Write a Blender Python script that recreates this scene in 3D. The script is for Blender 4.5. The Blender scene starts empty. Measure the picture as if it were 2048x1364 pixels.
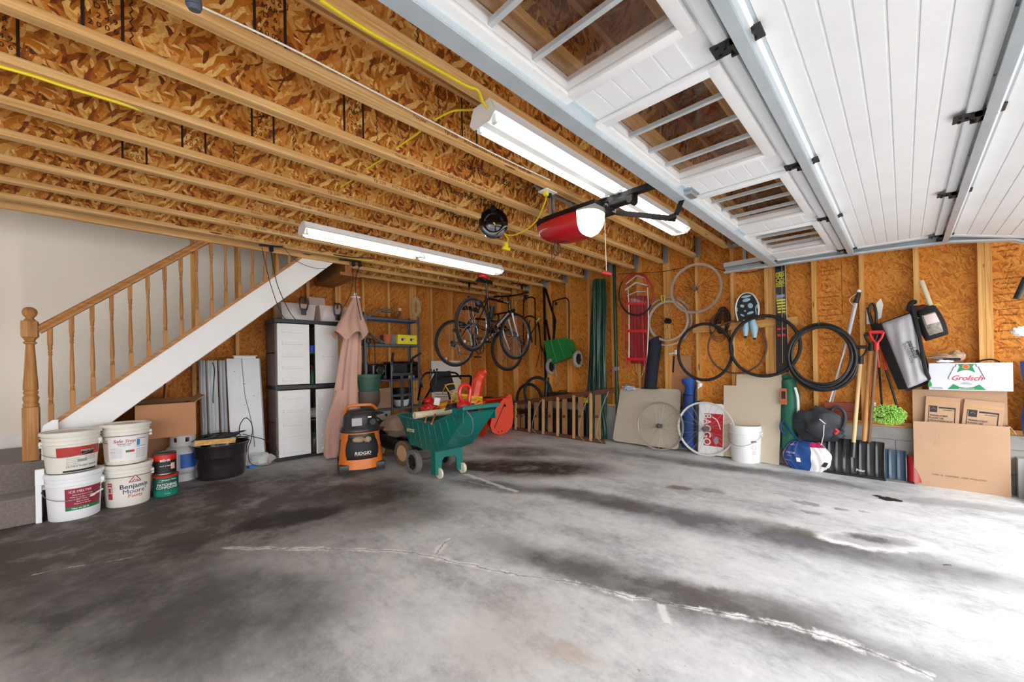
import bpy, bmesh, math, random
from mathutils import Vector, Matrix
random.seed(7)
PI = math.pi
SC = bpy.context.scene
COL = SC.collection

# ------------------------------------------------------------------ camera, light, exposure
CAMZ = 1.12
F_PX, YAW, PITCH, ROLL, CY = 788.147, -.788351, -.0026096, -.0181543, 726.166
def _rot():
    cy, sy, cp, sp, cr, sr = math.cos(YAW), math.sin(YAW), math.cos(PITCH), math.sin(PITCH), math.cos(ROLL), math.sin(ROLL)
    Ry = Matrix(((cy, 0, sy), (0, 1, 0), (-sy, 0, cy))); Rp = Matrix(((1, 0, 0), (0, cp, -sp), (0, sp, cp)))
    Rr = Matrix(((cr, -sr, 0), (sr, cr, 0), (0, 0, 1)))
    return Rr @ Rp @ Ry
_M = _rot()
def w_(r): return Vector((r[0], r[2], -r[1]))
_right, _down, _fwd = w_(_M[0]), w_(_M[1]), w_(_M[2])
cam = bpy.data.cameras.new('camera'); camo = bpy.data.objects.new('camera', cam); COL.objects.link(camo)
cam.sensor_width = 36; cam.lens = F_PX / 2048 * 36
cam.shift_y = (CY - 682) / 2048
cam.clip_start = .02; cam.clip_end = 200
camo.matrix_world = Matrix.Translation((0, 0, CAMZ)) @ Matrix((_right, -_down, -_fwd)).transposed().to_4x4()
SC.camera = camo

W = bpy.data.worlds.new('world'); SC.world = W; W.use_nodes = True
nt = W.node_tree; nt.nodes.clear()
o_ = nt.nodes.new('ShaderNodeOutputWorld'); b_ = nt.nodes.new('ShaderNodeBackground')
b_.inputs['Color'].default_value = (.98, .985, 1, 1); b_.inputs['Strength'].default_value = 4.0
nt.links.new(b_.outputs[0], o_.inputs[0])
VS = SC.view_settings
VS.view_transform = 'Standard'; VS.look = 'None'; VS.gamma = 1; VS.use_curve_mapping = False; VS.exposure = 0.52

# ------------------------------------------------------------------ a point of the place seen at a pixel, on a known plane
def at(px, py, x=None, y=None, z=None):
    c = Vector(((px - 1024) / F_PX, (py - CY) / F_PX, 1)); d = _right * c.x + _down * c.y + _fwd
    if x is not None: t = x / d.x
    elif y is not None: t = y / d.y
    else: t = (z - CAMZ) / d.z
    return Vector((d.x * t, d.y * t, CAMZ + d.z * t))

# ------------------------------------------------------------------ materials
MATS = {}
class NT:
    def __init__(s, name):
        s.m = bpy.data.materials.new(name); s.m.use_nodes = True; s.t = s.m.node_tree; s.t.nodes.clear()
        s.out = s.n('ShaderNodeOutputMaterial'); s.p = s.n('ShaderNodeBsdfPrincipled'); s.l(s.p, s.out)
    def n(s, typ, **kw):
        nd = s.t.nodes.new(typ)
        for k, v in kw.items():
            if k.startswith('i_'):
                key = k[2:]; key = int(key) if key.isdigit() else key.replace('_', ' ')
                s.set(nd, key, v)
            else: setattr(nd, k, v)
        return nd
    def set(s, nd, key, v):
        if hasattr(v, 'outputs'): s.t.links.new(v.outputs[0], nd.inputs[key])
        elif isinstance(v, bpy.types.NodeSocket): s.t.links.new(v, nd.inputs[key])
        else:
            if isinstance(v, tuple) and len(v) == 3 and nd.inputs[key].type == 'RGBA': v = (*v, 1)
            nd.inputs[key].default_value = v
    def l(s, a, b, k=0): s.t.links.new(a.outputs[0] if hasattr(a, 'outputs') else a, b.inputs[k])
    def coord(s, sc=(1, 1, 1), rot=(0, 0, 0), loc=(0, 0, 0)):
        c = s.n('ShaderNodeTexCoord'); m = s.n('ShaderNodeMapping'); s.t.links.new(c.outputs['Object'], m.inputs[0])
        m.inputs['Scale'].default_value = sc; m.inputs['Rotation'].default_value = rot; m.inputs['Location'].default_value = loc
        return m
    def noise(s, v, scale, detail=4, rough=.55, **k): return s.n('ShaderNodeTexNoise', i_Vector=v, i_Scale=scale, i_Detail=detail, i_Roughness=rough, **k)
    def math(s, op, a, b=0, clamp=False):
        nd = s.n('ShaderNodeMath', operation=op); nd.use_clamp = clamp; s.set(nd, 0, a); s.set(nd, 1, b); return nd
    def ramp(s, f, stops, interp='LINEAR'):
        r = s.n('ShaderNodeValToRGB'); r.color_ramp.interpolation = interp; e = r.color_ramp.elements
        while len(e) < len(stops): e.new(.5)
        for el, (p, c) in zip(e, stops): el.position = p; el.color = (*c, 1) if len(c) == 3 else c
        s.set(r, 0, f); return r
    def mix(s, f, a, b, mode='MIX'):
        m = s.n('ShaderNodeMix', data_type='RGBA', blend_type=mode); s.set(m, 0, f)
        for k, v in ((6, a), (7, b)):
            if isinstance(v, tuple): m.inputs[k].default_value = (*v, 1)
            else: s.t.links.new(v.outputs[2] if v.bl_idname == 'ShaderNodeMix' else v.outputs[0], m.inputs[k])
        return m
    def base(s, c):
        s.t.links.new(c.outputs[2] if c.bl_idname == 'ShaderNodeMix' else c.outputs[0], s.p.inputs['Base Color'])
    def bump(s, h, strength=.3, dist=.01):
        b = s.n('ShaderNodeBump', i_Strength=strength, i_Distance=dist); s.set(b, 'Height', h); s.t.links.new(b.outputs[0], s.p.inputs['Normal'])
def srgb(c):
    if isinstance(c, str): c = tuple(int(c[i:i + 2], 16) for i in (0, 2, 4))
    return tuple(((v / 255) / 12.92 if v / 255 < .04045 else ((v / 255 + .055) / 1.055) ** 2.4) for v in c)
def mat(name, col, rough=.5, metal=0, var=.12, vs=6, bump=0, bs=40, bd=.004, emit=None, es=1, alpha=1, trans=0, coat=0, sheen=0):
    if name in MATS: return MATS[name]
    k = NT(name); c = srgb(col); k.p.inputs['Roughness'].default_value = rough; k.p.inputs['Metallic'].default_value = metal
    v = k.coord()
    if var > 0:
        n = k.noise(v, vs, 5)
        lo = tuple(x * (1 - var) for x in c); hi = tuple(min(1, x * (1 + var)) for x in c)
        k.base(k.ramp(n, [(.3, lo), (.7, hi)]))
    else: k.p.inputs['Base Color'].default_value = (*c, 1)
    if bump: k.bump(k.noise(v, bs, 3), bump, bd)
    if emit is not None: k.p.inputs['Emission Color'].default_value = (*srgb(emit), 1); k.p.inputs['Emission Strength'].default_value = es
    if alpha < 1: k.p.inputs['Alpha'].default_value = alpha
    if trans: k.p.inputs['Transmission Weight'].default_value = trans
    if coat: k.p.inputs['Coat Weight'].default_value = coat
    if sheen: k.p.inputs['Sheen Weight'].default_value = sheen
    MATS[name] = k.m; return k.m

def osb(name, ax, dark, mid, light, sc=1, contrast=1.0, extra=None):
    """oriented strand board: overlapping flakes of wood in several directions"""
    k = NT(name); c = k.n('ShaderNodeTexCoord'); sp = k.n('ShaderNodeSeparateXYZ'); k.t.links.new(c.outputs['Object'], sp.inputs[0])
    u, v = {'x': (1, 2), 'y': (0, 2), 'z': (0, 1)}[ax]
    cb = k.n('ShaderNodeCombineXYZ'); k.t.links.new(sp.outputs[u], cb.inputs[0]); k.t.links.new(sp.outputs[v], cb.inputs[1])
    wn = k.noise(cb, 9, 2); wv = k.n('ShaderNodeVectorMath', operation='MULTIPLY_ADD'); k.set(wv, 0, wn.outputs['Color']); wv.inputs[1].default_value = (.05, .05, 0); k.set(wv, 2, cb)
    lay = []
    for i, (a, sx, sy) in enumerate(((.25, 11, 62), (1.15, 13, 74), (-.75, 10, 56), (1.9, 20, 92))):
        r = k.n('ShaderNodeMapping'); k.set(r, 0, wv); r.inputs['Rotation'].default_value = (0, 0, a); r.inputs['Location'].default_value = (i * 3.3, i, 0)
        r2 = k.n('ShaderNodeMapping'); k.set(r2, 0, r); r2.inputs['Scale'].default_value = (sx * sc, sy * sc, 1)
        vo = k.n('ShaderNodeTexVoronoi', voronoi_dimensions='2D', i_Vector=r2, i_Scale=1, i_Randomness=1)
        hs = k.n('ShaderNodeSeparateColor'); k.t.links.new(vo.outputs['Color'], hs.inputs[0]); lay.append((hs.outputs[0], hs.outputs[1], vo))
    st = lay[0][0]
    for i in (1, 2, 3):
        sel = k.math('GREATER_THAN', lay[i][1], (.52, .6, .72)[i - 1])
        m = k.n('ShaderNodeMix', data_type='FLOAT'); k.set(m, 0, sel); k.t.links.new(st, m.inputs[2]); k.t.links.new(lay[i][0], m.inputs[3]); st = m.outputs[0]
    gr = k.noise(wv, 55, 4, .7); big = k.noise(cb, 1.3, 3)
    f = k.math('ADD', k.math('MULTIPLY', st, contrast), k.math('MULTIPLY', k.math('SUBTRACT', gr, .5), .55))
    f = k.math('ADD', f, k.math('MULTIPLY', k.math('SUBTRACT', big, .5), .35))
    off = (1 - contrast) / 2
    f = k.math('ADD', f, off)
    col = k.ramp(f, [(0, tuple(x * .45 for x in dark)), (.14, dark), (.45, mid), (.78, tuple((a + b) / 2 for a, b in zip(mid, light))), (.9, light), (1, tuple(min(1, x * 1.25) for x in light))])
    k.base(col); k.p.inputs['Roughness'].default_value = .75; k.bump(f, .35, .003)
    MATS[name] = k.m; return k.m
OSB_R = osb('osb_right', 'x', srgb('9c5410'), srgb('d4842a'), srgb('efb65c'), 1.15, .5)
OSB_B = osb('osb_back', 'y', srgb('934c0e'), srgb('c97926'), srgb('e8ab56'), 1.15, .5)
OSB_W = osb('osb_joist_web', 'y', srgb('8a4408'), srgb('cc7c1e'), srgb('f8ca78'), .85, .88)
OSB_T = osb('osb_subfloor', 'z', srgb('6e3a0c'), srgb('a8692a'), srgb('d49c58'), 1.0, .6)

def pine(name, ax, c0, c1, c2, knots=True):
    k = NT(name); s = {'x': (.9, 26, 26), 'y': (26, .9, 26), 'z': (26, 26, .9)}[ax]
    v = k.coord(s); n = k.noise(v, 1.6, 5, .6, i_Distortion=.6); v2 = k.coord(tuple(x * 5 for x in s)); n2 = k.noise(v2, 1, 2)
    f = k.math('ADD', k.math('MULTIPLY', n, .8), k.math('MULTIPLY', n2, .25))
    col = k.ramp(f, [(.3, c0), (.52, c1), (.72, c2)])
    if knots:
        kv = k.coord({'x': (1.2, 7, 7), 'y': (7, 1.2, 7), 'z': (7, 7, 1.2)}[ax]); vo = k.n('ShaderNodeTexVoronoi', i_Vector=kv, i_Scale=1.4)
        kn = k.math('LESS_THAN', vo.outputs['Distance'], .09); col = k.mix(kn, col, tuple(x * .35 for x in c0))
    k.base(col); k.p.inputs['Roughness'].default_value = .6; k.bump(n2, .15, .002); MATS[name] = k.m; return k.m
PINE_X = pine('pine_flange', 'x', srgb('b98747'), srgb('d9a868'), srgb('f0cd94'))
PINE_Z = pine('pine_stud', 'z', srgb('c1843a'), srgb('dca257'), srgb('edc07c'))
PINE_Y = pine('pine_plate', 'y', srgb('b07c3c'), srgb('cd9650'), srgb('e2b474'))
PINE_DK = pine('pine_dark', 'y', srgb('7a4c20'), srgb('9a6630'), srgb('b98244'))
OAK_Z = pine('oak_turned', 'z', srgb('8a5526'), srgb('b17a40'), srgb('c9945a'), False)
OAK_X = pine('oak_rail', 'x', srgb('8a5526'), srgb('b17a40'), srgb('c9945a'), False)
ASH = pine('ash_handle', 'z', srgb('c49a62'), srgb('dcb987'), srgb('ecd3a8'), False)

# ------------------------------------------------------------------ mesh builder
ORI = {}
def fr(loc=(0, 0, 0), rz=0, rx=0, ry=0, s=1):
    return Matrix.Translation(loc) @ Matrix.Rotation(rz, 4, 'Z') @ Matrix.Rotation(ry, 4, 'Y') @ Matrix.Rotation(rx, 4, 'X') @ Matrix.Scale(s, 4)
def basis(ex, ey, ez, loc): return Matrix.Translation(loc) @ Matrix((Vector(ex), Vector(ey), Vector(ez))).transposed().to_4x4()
class G:
    def __init__(s, T=None): s.v = []; s.f = []; s.mi = []; s.T = T or Matrix(); s.k = 0; s.flat = set()
    def add(s, vs, fs, flat=False):
        n = len(s.v); s.v += [s.T @ Vector(v) for v in vs]
        for f in fs:
            if flat: s.flat.add(len(s.f))
            s.f.append([i + n for i in f]); s.mi.append(s.k)
        return s
    def box(s, a, b, T=None, bev=0):
        (x0, y0, z0), (x1, y1, z1) = a, b
        x0, x1 = min(x0, x1), max(x0, x1); y0, y1 = min(y0, y1), max(y0, y1); z0, z1 = min(z0, z1), max(z0, z1)
        if bev:
            e = min(bev, (x1 - x0) / 2.01, (y1 - y0) / 2.01, (z1 - z0) / 2.01)
            bm = bmesh.new(); bmesh.ops.create_cube(bm, size=1)
            for v in bm.verts: v.co = Vector(((x0 + x1) / 2 + v.co.x * (x1 - x0), (y0 + y1) / 2 + v.co.y * (y1 - y0), (z0 + z1) / 2 + v.co.z * (z1 - z0)))
            bmesh.ops.bevel(bm, geom=bm.edges[:], offset=e, segments=2, affect='EDGES', profile=.6)
            bm.verts.index_update(); vs = [v.co.copy() for v in bm.verts]; fs = [[v.index for v in f.verts] for f in bm.faces]; bm.free()
        else:
            vs = [Vector(p) for p in ((x0, y0, z0), (x1, y0, z0), (x1, y1, z0), (x0, y1, z0), (x0, y0, z1), (x1, y0, z1), (x1, y1, z1), (x0, y1, z1))]
            fs = [(3, 2, 1, 0), (4, 5, 6, 7), (0, 1, 5, 4), (1, 2, 6, 5), (2, 3, 7, 6), (3, 0, 4, 7)]
        if T is not None: vs = [T @ v for v in vs]
        return s.add(vs, fs, not bev)
    def cb(s, c, d, T=None, bev=0):   # box by centre and size
        return s.box([c[i] - d[i] / 2 for i in range(3)], [c[i] + d[i] / 2 for i in range(3)], T, bev)
    def beam(s, p, q, w, h, up=(0, 0, 1), bev=0):   # bar of rectangular section from p to q
        p, q = Vector(p), Vector(q); d = q - p; L = d.length; d.normalize(); u = Vector(up); a = d.cross(u)
        if a.length < 1e-4: u = Vector((1, 0, 0)); a = d.cross(u)
        a.normalize(); u = a.cross(d)
        return s.box((0, -w / 2, -h / 2), (L, w / 2, h / 2), basis(d, a, u, p), bev)
    def tube(s, pts, r, n=8, closed=False, caps=True, sub=0):
        P = [Vector(p) for p in pts]
        if sub: P = smooth(P, sub, closed)
        m = len(P); rr = r if isinstance(r, (list, tuple)) else None
        if rr and len(rr) != m: rr = [rr[0] + (rr[-1] - rr[0]) * i / (m - 1) for i in range(m)] if len(rr) == 2 else [rr[min(len(rr) - 1, int(i * len(rr) / m))] for i in range(m)]
        vs = []; fs = []; prev = None
        for i in range(m):
            t = (P[(i + 1) % m] - P[i - 1]) if closed else (P[min(i + 1, m - 1)] - P[max(i - 1, 0)])
            if t.length < 1e-9: t = Vector((0, 0, 1))
            t.normalize()
            if prev is None:
                a = t.cross(Vector((0, 0, 1)));
                if a.length < .05: a = t.cross(Vector((1, 0, 0)))
            else: a = prev - t * prev.dot(t)
            a.normalize(); prev = a; b = t.cross(a); R = rr[i] if rr else r
            for j in range(n):
                q = 2 * PI * j / n; vs.append(P[i] + a * (R * math.cos(q)) + b * (R * math.sin(q)))
        for i in range(m if closed else m - 1):
            for j in range(n):
                i2 = (i + 1) % m; fs.append((i * n + j, i * n + (j + 1) % n, i2 * n + (j + 1) % n, i2 * n + j))
        if caps and not closed: fs.append(tuple(range(n - 1, -1, -1))); fs.append(tuple((m - 1) * n + j for j in range(n)))
        return s.add(vs, fs)
    def cyl(s, p, q, r, r2=None, n=20):
        r2 = r if r2 is None else r2
        P, Q = Vector(p), Vector(q); t = (Q - P).normalized(); a = t.cross(Vector((0, 0, 1)))
        if a.length < .01: a = Vector((1, 0, 0))
        a.normalize(); b = t.cross(a); vs = []
        for C, R in ((P, r), (Q, r2)):
            for j in range(n): vs.append(C + a * (R * math.cos(2 * PI * j / n)) + b * (R * math.sin(2 * PI * j / n)))
        s.add(vs, [(j, (j + 1) % n, n + (j + 1) % n, n + j) for j in range(n)]); s.add(vs, [tuple(range(n - 1, -1, -1)), tuple(range(n, 2 * n))], True); return s
    def lathe(s, prof, T=None, n=32, sx=1, sy=1, close=False):   # profile of (r, z) about the local z axis
        vs = []; fs = []; m = len(prof)
        for r, z in prof:
            for j in range(n): q = 2 * PI * j / n; vs.append(Vector((r * math.cos(q) * sx, r * math.sin(q) * sy, z)))
        for i in range(m if close else m - 1):
            for j in range(n): k = (i + 1) % m; fs.append((i * n + j, i * n + (j + 1) % n, k * n + (j + 1) % n, k * n + j))
        if not close:
            if prof[0][0] > 1e-5: fs.append(tuple(range(n - 1, -1, -1)))
            if prof[-1][0] > 1e-5: fs.append(tuple((m - 1) * n + j for j in range(n)))
        if T is not None: vs = [T @ v for v in vs]
        return s.add(vs, fs)
    def ring(s, c, nrm, R, r, n=48, k=8, sx=1, sy=1, ex=None):
        nrm = Vector(nrm).normalized(); a = Vector(ex) if ex else nrm.cross(Vector((0, 0, 1)))
        if a.length < .01: a = Vector((1, 0, 0))
        a = (a - nrm * a.dot(nrm)).normalized(); b = nrm.cross(a); c = Vector(c)
        return s.tube([c + a * (R * sx * math.cos(2 * PI * i / n)) + b * (R * sy * math.sin(2 * PI * i / n)) for i in range(n)], r, k, True)
    def prism(s, poly, T, t):   # 2D outline in T's xy plane extruded by t along its z
        n = len(poly); vs = [T @ Vector((x, y, 0)) for x, y in poly] + [T @ Vector((x, y, t)) for x, y in poly]
        return s.add(vs, [tuple(range(n - 1, -1, -1)), tuple(range(n, 2 * n))] + [(i, (i + 1) % n, n + (i + 1) % n, n + i) for i in range(n)], True)
    def sheet(s, fn, nu, nv, th=0, flat=False):   # fn(u,v) -> point, u,v in 0..1
        vs = [Vector(fn(i / nu, j / nv)) for i in range(nu + 1) for j in range(nv + 1)]
        fs = [(i * (nv + 1) + j, (i + 1) * (nv + 1) + j, (i + 1) * (nv + 1) + j + 1, i * (nv + 1) + j + 1) for i in range(nu) for j in range(nv)]
        if th:
            N = len(vs); nm = [Vector() for _ in vs]
            for f in fs:
                q = (vs[f[1]] - vs[f[0]]).cross(vs[f[3]] - vs[f[0]])
                for i in f: nm[i] += q
            vs += [v - (q.normalized() if q.length > 0 else Vector((0, 0, 1))) * th for v, q in zip(vs, nm)]
            fs += [tuple(N + i for i in reversed(f)) for f in fs]
            W = nv + 1
            ed = [(i * W, (i + 1) * W) for i in range(nu)] + [(nu * W + j, nu * W + j + 1) for j in range(nv)] + [((i + 1) * W + nv, i * W + nv) for i in range(nu)] + [(j + 1, j) for j in range(nv)]
            fs += [(b, a, a + N, b + N) for a, b in ed]
        return s.add(vs, fs, flat)
    def ball(s, c, r, sx=1, sy=1, sz=1, n=16, m=10):
        return s.lathe([(max(r * math.sin(PI * i / m), 1e-6), -r * math.cos(PI * i / m)) for i in range(m + 1)], Matrix.Translation(c) @ Matrix.Diagonal((sx, sy, sz, 1)), n)
    def build(s, name, ms, parent=None, smooth_=True):
        me = bpy.data.meshes.new(name); og = ORI.get(parent.name, Vector()) if parent else Vector()
        me.from_pydata([tuple(v - og) for v in s.v], [], s.f)
        if not isinstance(ms, (list, tuple)): ms = [ms]
        for m in ms: me.materials.append(m)
        for i, p in enumerate(me.polygons): p.material_index = min(s.mi[i], len(ms) - 1); p.use_smooth = smooth_ and i not in s.flat
        me.validate()
        bm = bmesh.new(); bm.from_mesh(me); bmesh.ops.recalc_face_normals(bm, faces=bm.faces)
        for e in bm.edges:
            if len(e.link_faces) == 2 and e.calc_face_angle(0) > .75: e.smooth = False
        bm.to_mesh(me); bm.free()
        o = bpy.data.objects.new(name, me); COL.objects.link(o)
        if parent: o.parent = parent
        ORI[o.name] = og.copy(); return o
def smooth(P, k=6, closed=False):
    out = []; n = len(P)
    for i in range(n if closed else n - 1):
        g = (lambda j: P[j % n]) if closed else (lambda j: P[max(0, min(n - 1, j))])
        a, b, c, d = g(i - 1), g(i), g(i + 1), g(i + 2)
        for q in range(k):
            t = q / k; out.append(.5 * ((2 * b) + (c - a) * t + (2 * a - 5 * b + 4 * c - d) * t * t + (3 * b - 3 * c + d - a) * t ** 3))
    if not closed: out.append(P[-1])
    return out
def tag(o, label, cat, group=None):
    o['label'] = label; o['category'] = cat
    if group: o['group'] = group
    return o
def thing(name, label, cat, loc, group=None):
    o = bpy.data.objects.new(name, None); o.empty_display_size = .1; COL.objects.link(o); o.location = loc; ORI[o.name] = Vector(loc)
    return tag(o, label, cat, group)
def solo(g, name, ms, label, cat, group=None, sm=True):
    o = g.build(name, ms, None, sm); rebase(o); return tag(o, label, cat, group)
def rebase(o):   # origin to the base of a one-mesh thing
    me = o.data; xs = [v.co for v in me.vertices]; mn = Vector([min(c[i] for c in xs) for i in range(3)]); mx = Vector([max(c[i] for c in xs) for i in range(3)])
    b = Vector(((mn.x + mx.x) / 2, (mn.y + mx.y) / 2, mn.z)); me.transform(Matrix.Translation(-b)); o.location = b; ORI[o.name] = b
def struct(g, name, ms, parent=None, sm=False):
    o = g.build(name, ms, parent, sm)
    if parent is None: o['kind'] = 'structure'
    return o
def copy_tree(o, loc=None, label=None, parent=None):
    c = o.copy(); COL.objects.link(c)
    if parent: c.parent = parent
    if loc is not None: c.location = loc
    if label: c['label'] = label
    for ch in o.children: copy_tree(ch, parent=c)
    ORI[c.name] = Vector(loc) if loc is not None else ORI.get(o.name, Vector())
    return c
def text(name, s, size, T, m, parent, fn=None, ext=.0006, align='CENTER', bold=0, shear=0, sx=1):
    cu = bpy.data.curves.new(name, 'FONT'); cu.body = s; cu.size = size; cu.align_x = align; cu.align_y = 'CENTER'; cu.extrude = ext; cu.offset = 0 if 'M' in s else min(bold, size * .011); cu.shear = shear; cu.resolution_u = 3
    t = bpy.data.objects.new('tmp', cu); COL.objects.link(t); bpy.context.view_layer.update()
    me = bpy.data.meshes.new_from_object(t.evaluated_get(bpy.context.evaluated_depsgraph_get())); bpy.data.objects.remove(t); bpy.data.curves.remove(cu)
    og = ORI.get(parent.name, Vector()) if parent else Vector()
    for v in me.vertices:
        p = Vector((v.co.x * sx, v.co.y, v.co.z)); v.co = (fn(p) if fn else T @ p) - og
    me.materials.clear(); me.materials.append(m); me.name = name
    o = bpy.data.objects.new(name, me); COL.objects.link(o)
    if parent: o.parent = parent
    ORI[o.name] = og.copy(); return o

# ------------------------------------------------------------------ the setting
XR, XS = 5.08, 5.17      # right wall: stud faces, sheathing
YB, YS = 5.80, 5.89      # back wall: stud faces, sheathing
ZJ, ZF = 2.44, 2.40      # joist flange top and bottom
ZT = 2.72                # underside of the floor above

# floor: concrete with its own stains, cracks and spills (all fixed marks in the slab)
def floor_mat():
    k = NT('concrete_floor'); c = k.coord(); wn = k.noise(c, 2.6, 10, .72)
    wv = k.n('ShaderNodeVectorMath', operation='MULTIPLY_ADD'); k.set(wv, 0, wn.outputs['Color']); wv.inputs[1].default_value = (.32, .32, 0); k.set(wv, 2, c)
    wv = k.n('ShaderNodeVectorMath', operation='SUBTRACT', i_0=wv); wv.inputs[1].default_value = (.16, .16, 0)
    n1 = k.noise(k.coord((1.3, .6, 1)), 1.7, 10, .7); n2 = k.noise(k.coord((1.5, 1, 1)), 14, 10, .82); n3 = k.noise(k.coord((26, 2.6, 1), (0, 0, .08)), 1.3, 6, .7); n4 = k.noise(c, 3.4, 8, .7)
    f = k.math('ADD', k.math('MULTIPLY', n1, .7), k.math('MULTIPLY', n2, .36)); f = k.math('ADD', f, k.math('MULTIPLY', k.math('SUBTRACT', n3, .5), .10)); f = k.math('ADD', f, k.math('MULTIPLY', k.math('SUBTRACT', n4, .5), .28))
    col = k.ramp(f, [(.34, srgb('898b8d')), (.44, srgb('b2b5b7')), (.54, srgb('d3d6d7')), (.70, srgb('ebedee'))])
    def blot(cx, cy, rx, ry, ang, soft=.35):
        m = k.n('ShaderNodeMapping', vector_type='TEXTURE'); k.set(m, 0, wv); m.inputs['Location'].default_value = (cx, cy, 0); m.inputs['Rotation'].default_value = (0, 0, ang); m.inputs['Scale'].default_value = (rx, ry, 1)
        l = k.n('ShaderNodeVectorMath', operation='LENGTH', i_0=m); l = l.outputs['Value']
        r = k.n('ShaderNodeMapRange', i_0=l, i_1=1 - soft, i_2=1 + soft, i_3=1.0, i_4=0.0); r.interpolation_type = 'SMOOTHSTEP'; return r
    for cx, cy, rx, ry, a, s, colr, amt in FLOOR_BLOTS:
        b = blot(cx, cy, rx, ry, a, s); fac = k.math('MULTIPLY', b, k.math('MULTIPLY', k.math('ADD', k.math('ADD', k.math('MULTIPLY', n2, .7), k.math('MULTIPLY', n4, 2.2)), -.5), amt), True)
        col = k.mix(fac, col, srgb(colr))
    # long wandering cracks filled with white salts: distance to a polyline
    jn = k.noise(c, 6, 6, .65); jv = k.n('ShaderNodeVectorMath', operation='MULTIPLY_ADD'); k.set(jv, 0, jn.outputs['Color']); jv.inputs[1].default_value = (.1, .1, 0); k.set(jv, 2, c)
    jv = k.n('ShaderNodeVectorMath', operation='SUBTRACT', i_0=jv); jv.inputs[1].default_value = (.05, .05, 0)
    sj = k.n('ShaderNodeSeparateXYZ', i_0=jv); gate = k.noise(c, 7, 5, .75)
    for (x0, y0, x1, y1, w, hard) in FLOOR_CRACKS:
        L = math.hypot(x1 - x0, y1 - y0); dx, dy = (x1 - x0) / L, (y1 - y0) / L
        ax = k.math('SUBTRACT', sj.outputs[0], x0); ay = k.math('SUBTRACT', sj.outputs[1], y0)
        t = k.math('ADD', k.math('MULTIPLY', ax, dx), k.math('MULTIPLY', ay, dy)); d = k.math('ABSOLUTE', k.math('SUBTRACT', k.math('MULTIPLY', ax, dy), k.math('MULTIPLY', ay, dx)))
        on = k.math('MULTIPLY', k.math('GREATER_THAN', t, 0), k.math('LESS_THAN', t, L))
        wd = k.math('MULTIPLY', gate if not hard else .5, w * 2)
        r = k.n('ShaderNodeMapRange'); k.set(r, 0, k.math('DIVIDE', d, wd)); r.inputs[1].default_value = .5; r.inputs[2].default_value = 1.2; r.inputs[3].default_value = 1; r.inputs[4].default_value = 0
        fac = k.math('MULTIPLY', k.math('MULTIPLY', r, on), k.math('MULTIPLY', k.math('SUBTRACT', gate, .40), 6, True) if not hard else .8, True)
        col = k.mix(fac, col, srgb('f2f2f2'))
        dk = k.n('ShaderNodeMapRange'); k.set(dk, 0, d); dk.inputs[1].default_value = .002; dk.inputs[2].default_value = .006; dk.inputs[3].default_value = .6; dk.inputs[4].default_value = 0
        if not hard: col = k.mix(k.math('MULTIPLY', dk, on), col, srgb('5a5856'))
    k.base(col); k.p.inputs['Roughness'].default_value = .62
    sp = k.noise(c, 38, 3, .5); col = k.mix(k.math('MULTIPLY', k.math('GREATER_THAN', sp, .73), .55), col, srgb('8a7460')); k.base(col)
    k.bump(k.math('ADD', n2, k.math('MULTIPLY', k.noise(c, 60, 4), .4)), .25, .004); return k.m
def fl(px, py): v = at(px, py, z=0); return v.x, v.y
def stain(p0, p1, ry, s, colr, amt, pad=1.0):   # an elongated stain between two places on the floor
    (x0, y0), (x1, y1) = fl(*p0), fl(*p1)
    return ((x0 + x1) / 2, (y0 + y1) / 2, math.hypot(x1 - x0, y1 - y0) / 2 * pad, ry, math.atan2(y1 - y0, x1 - x0), s, colr, amt)
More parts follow.
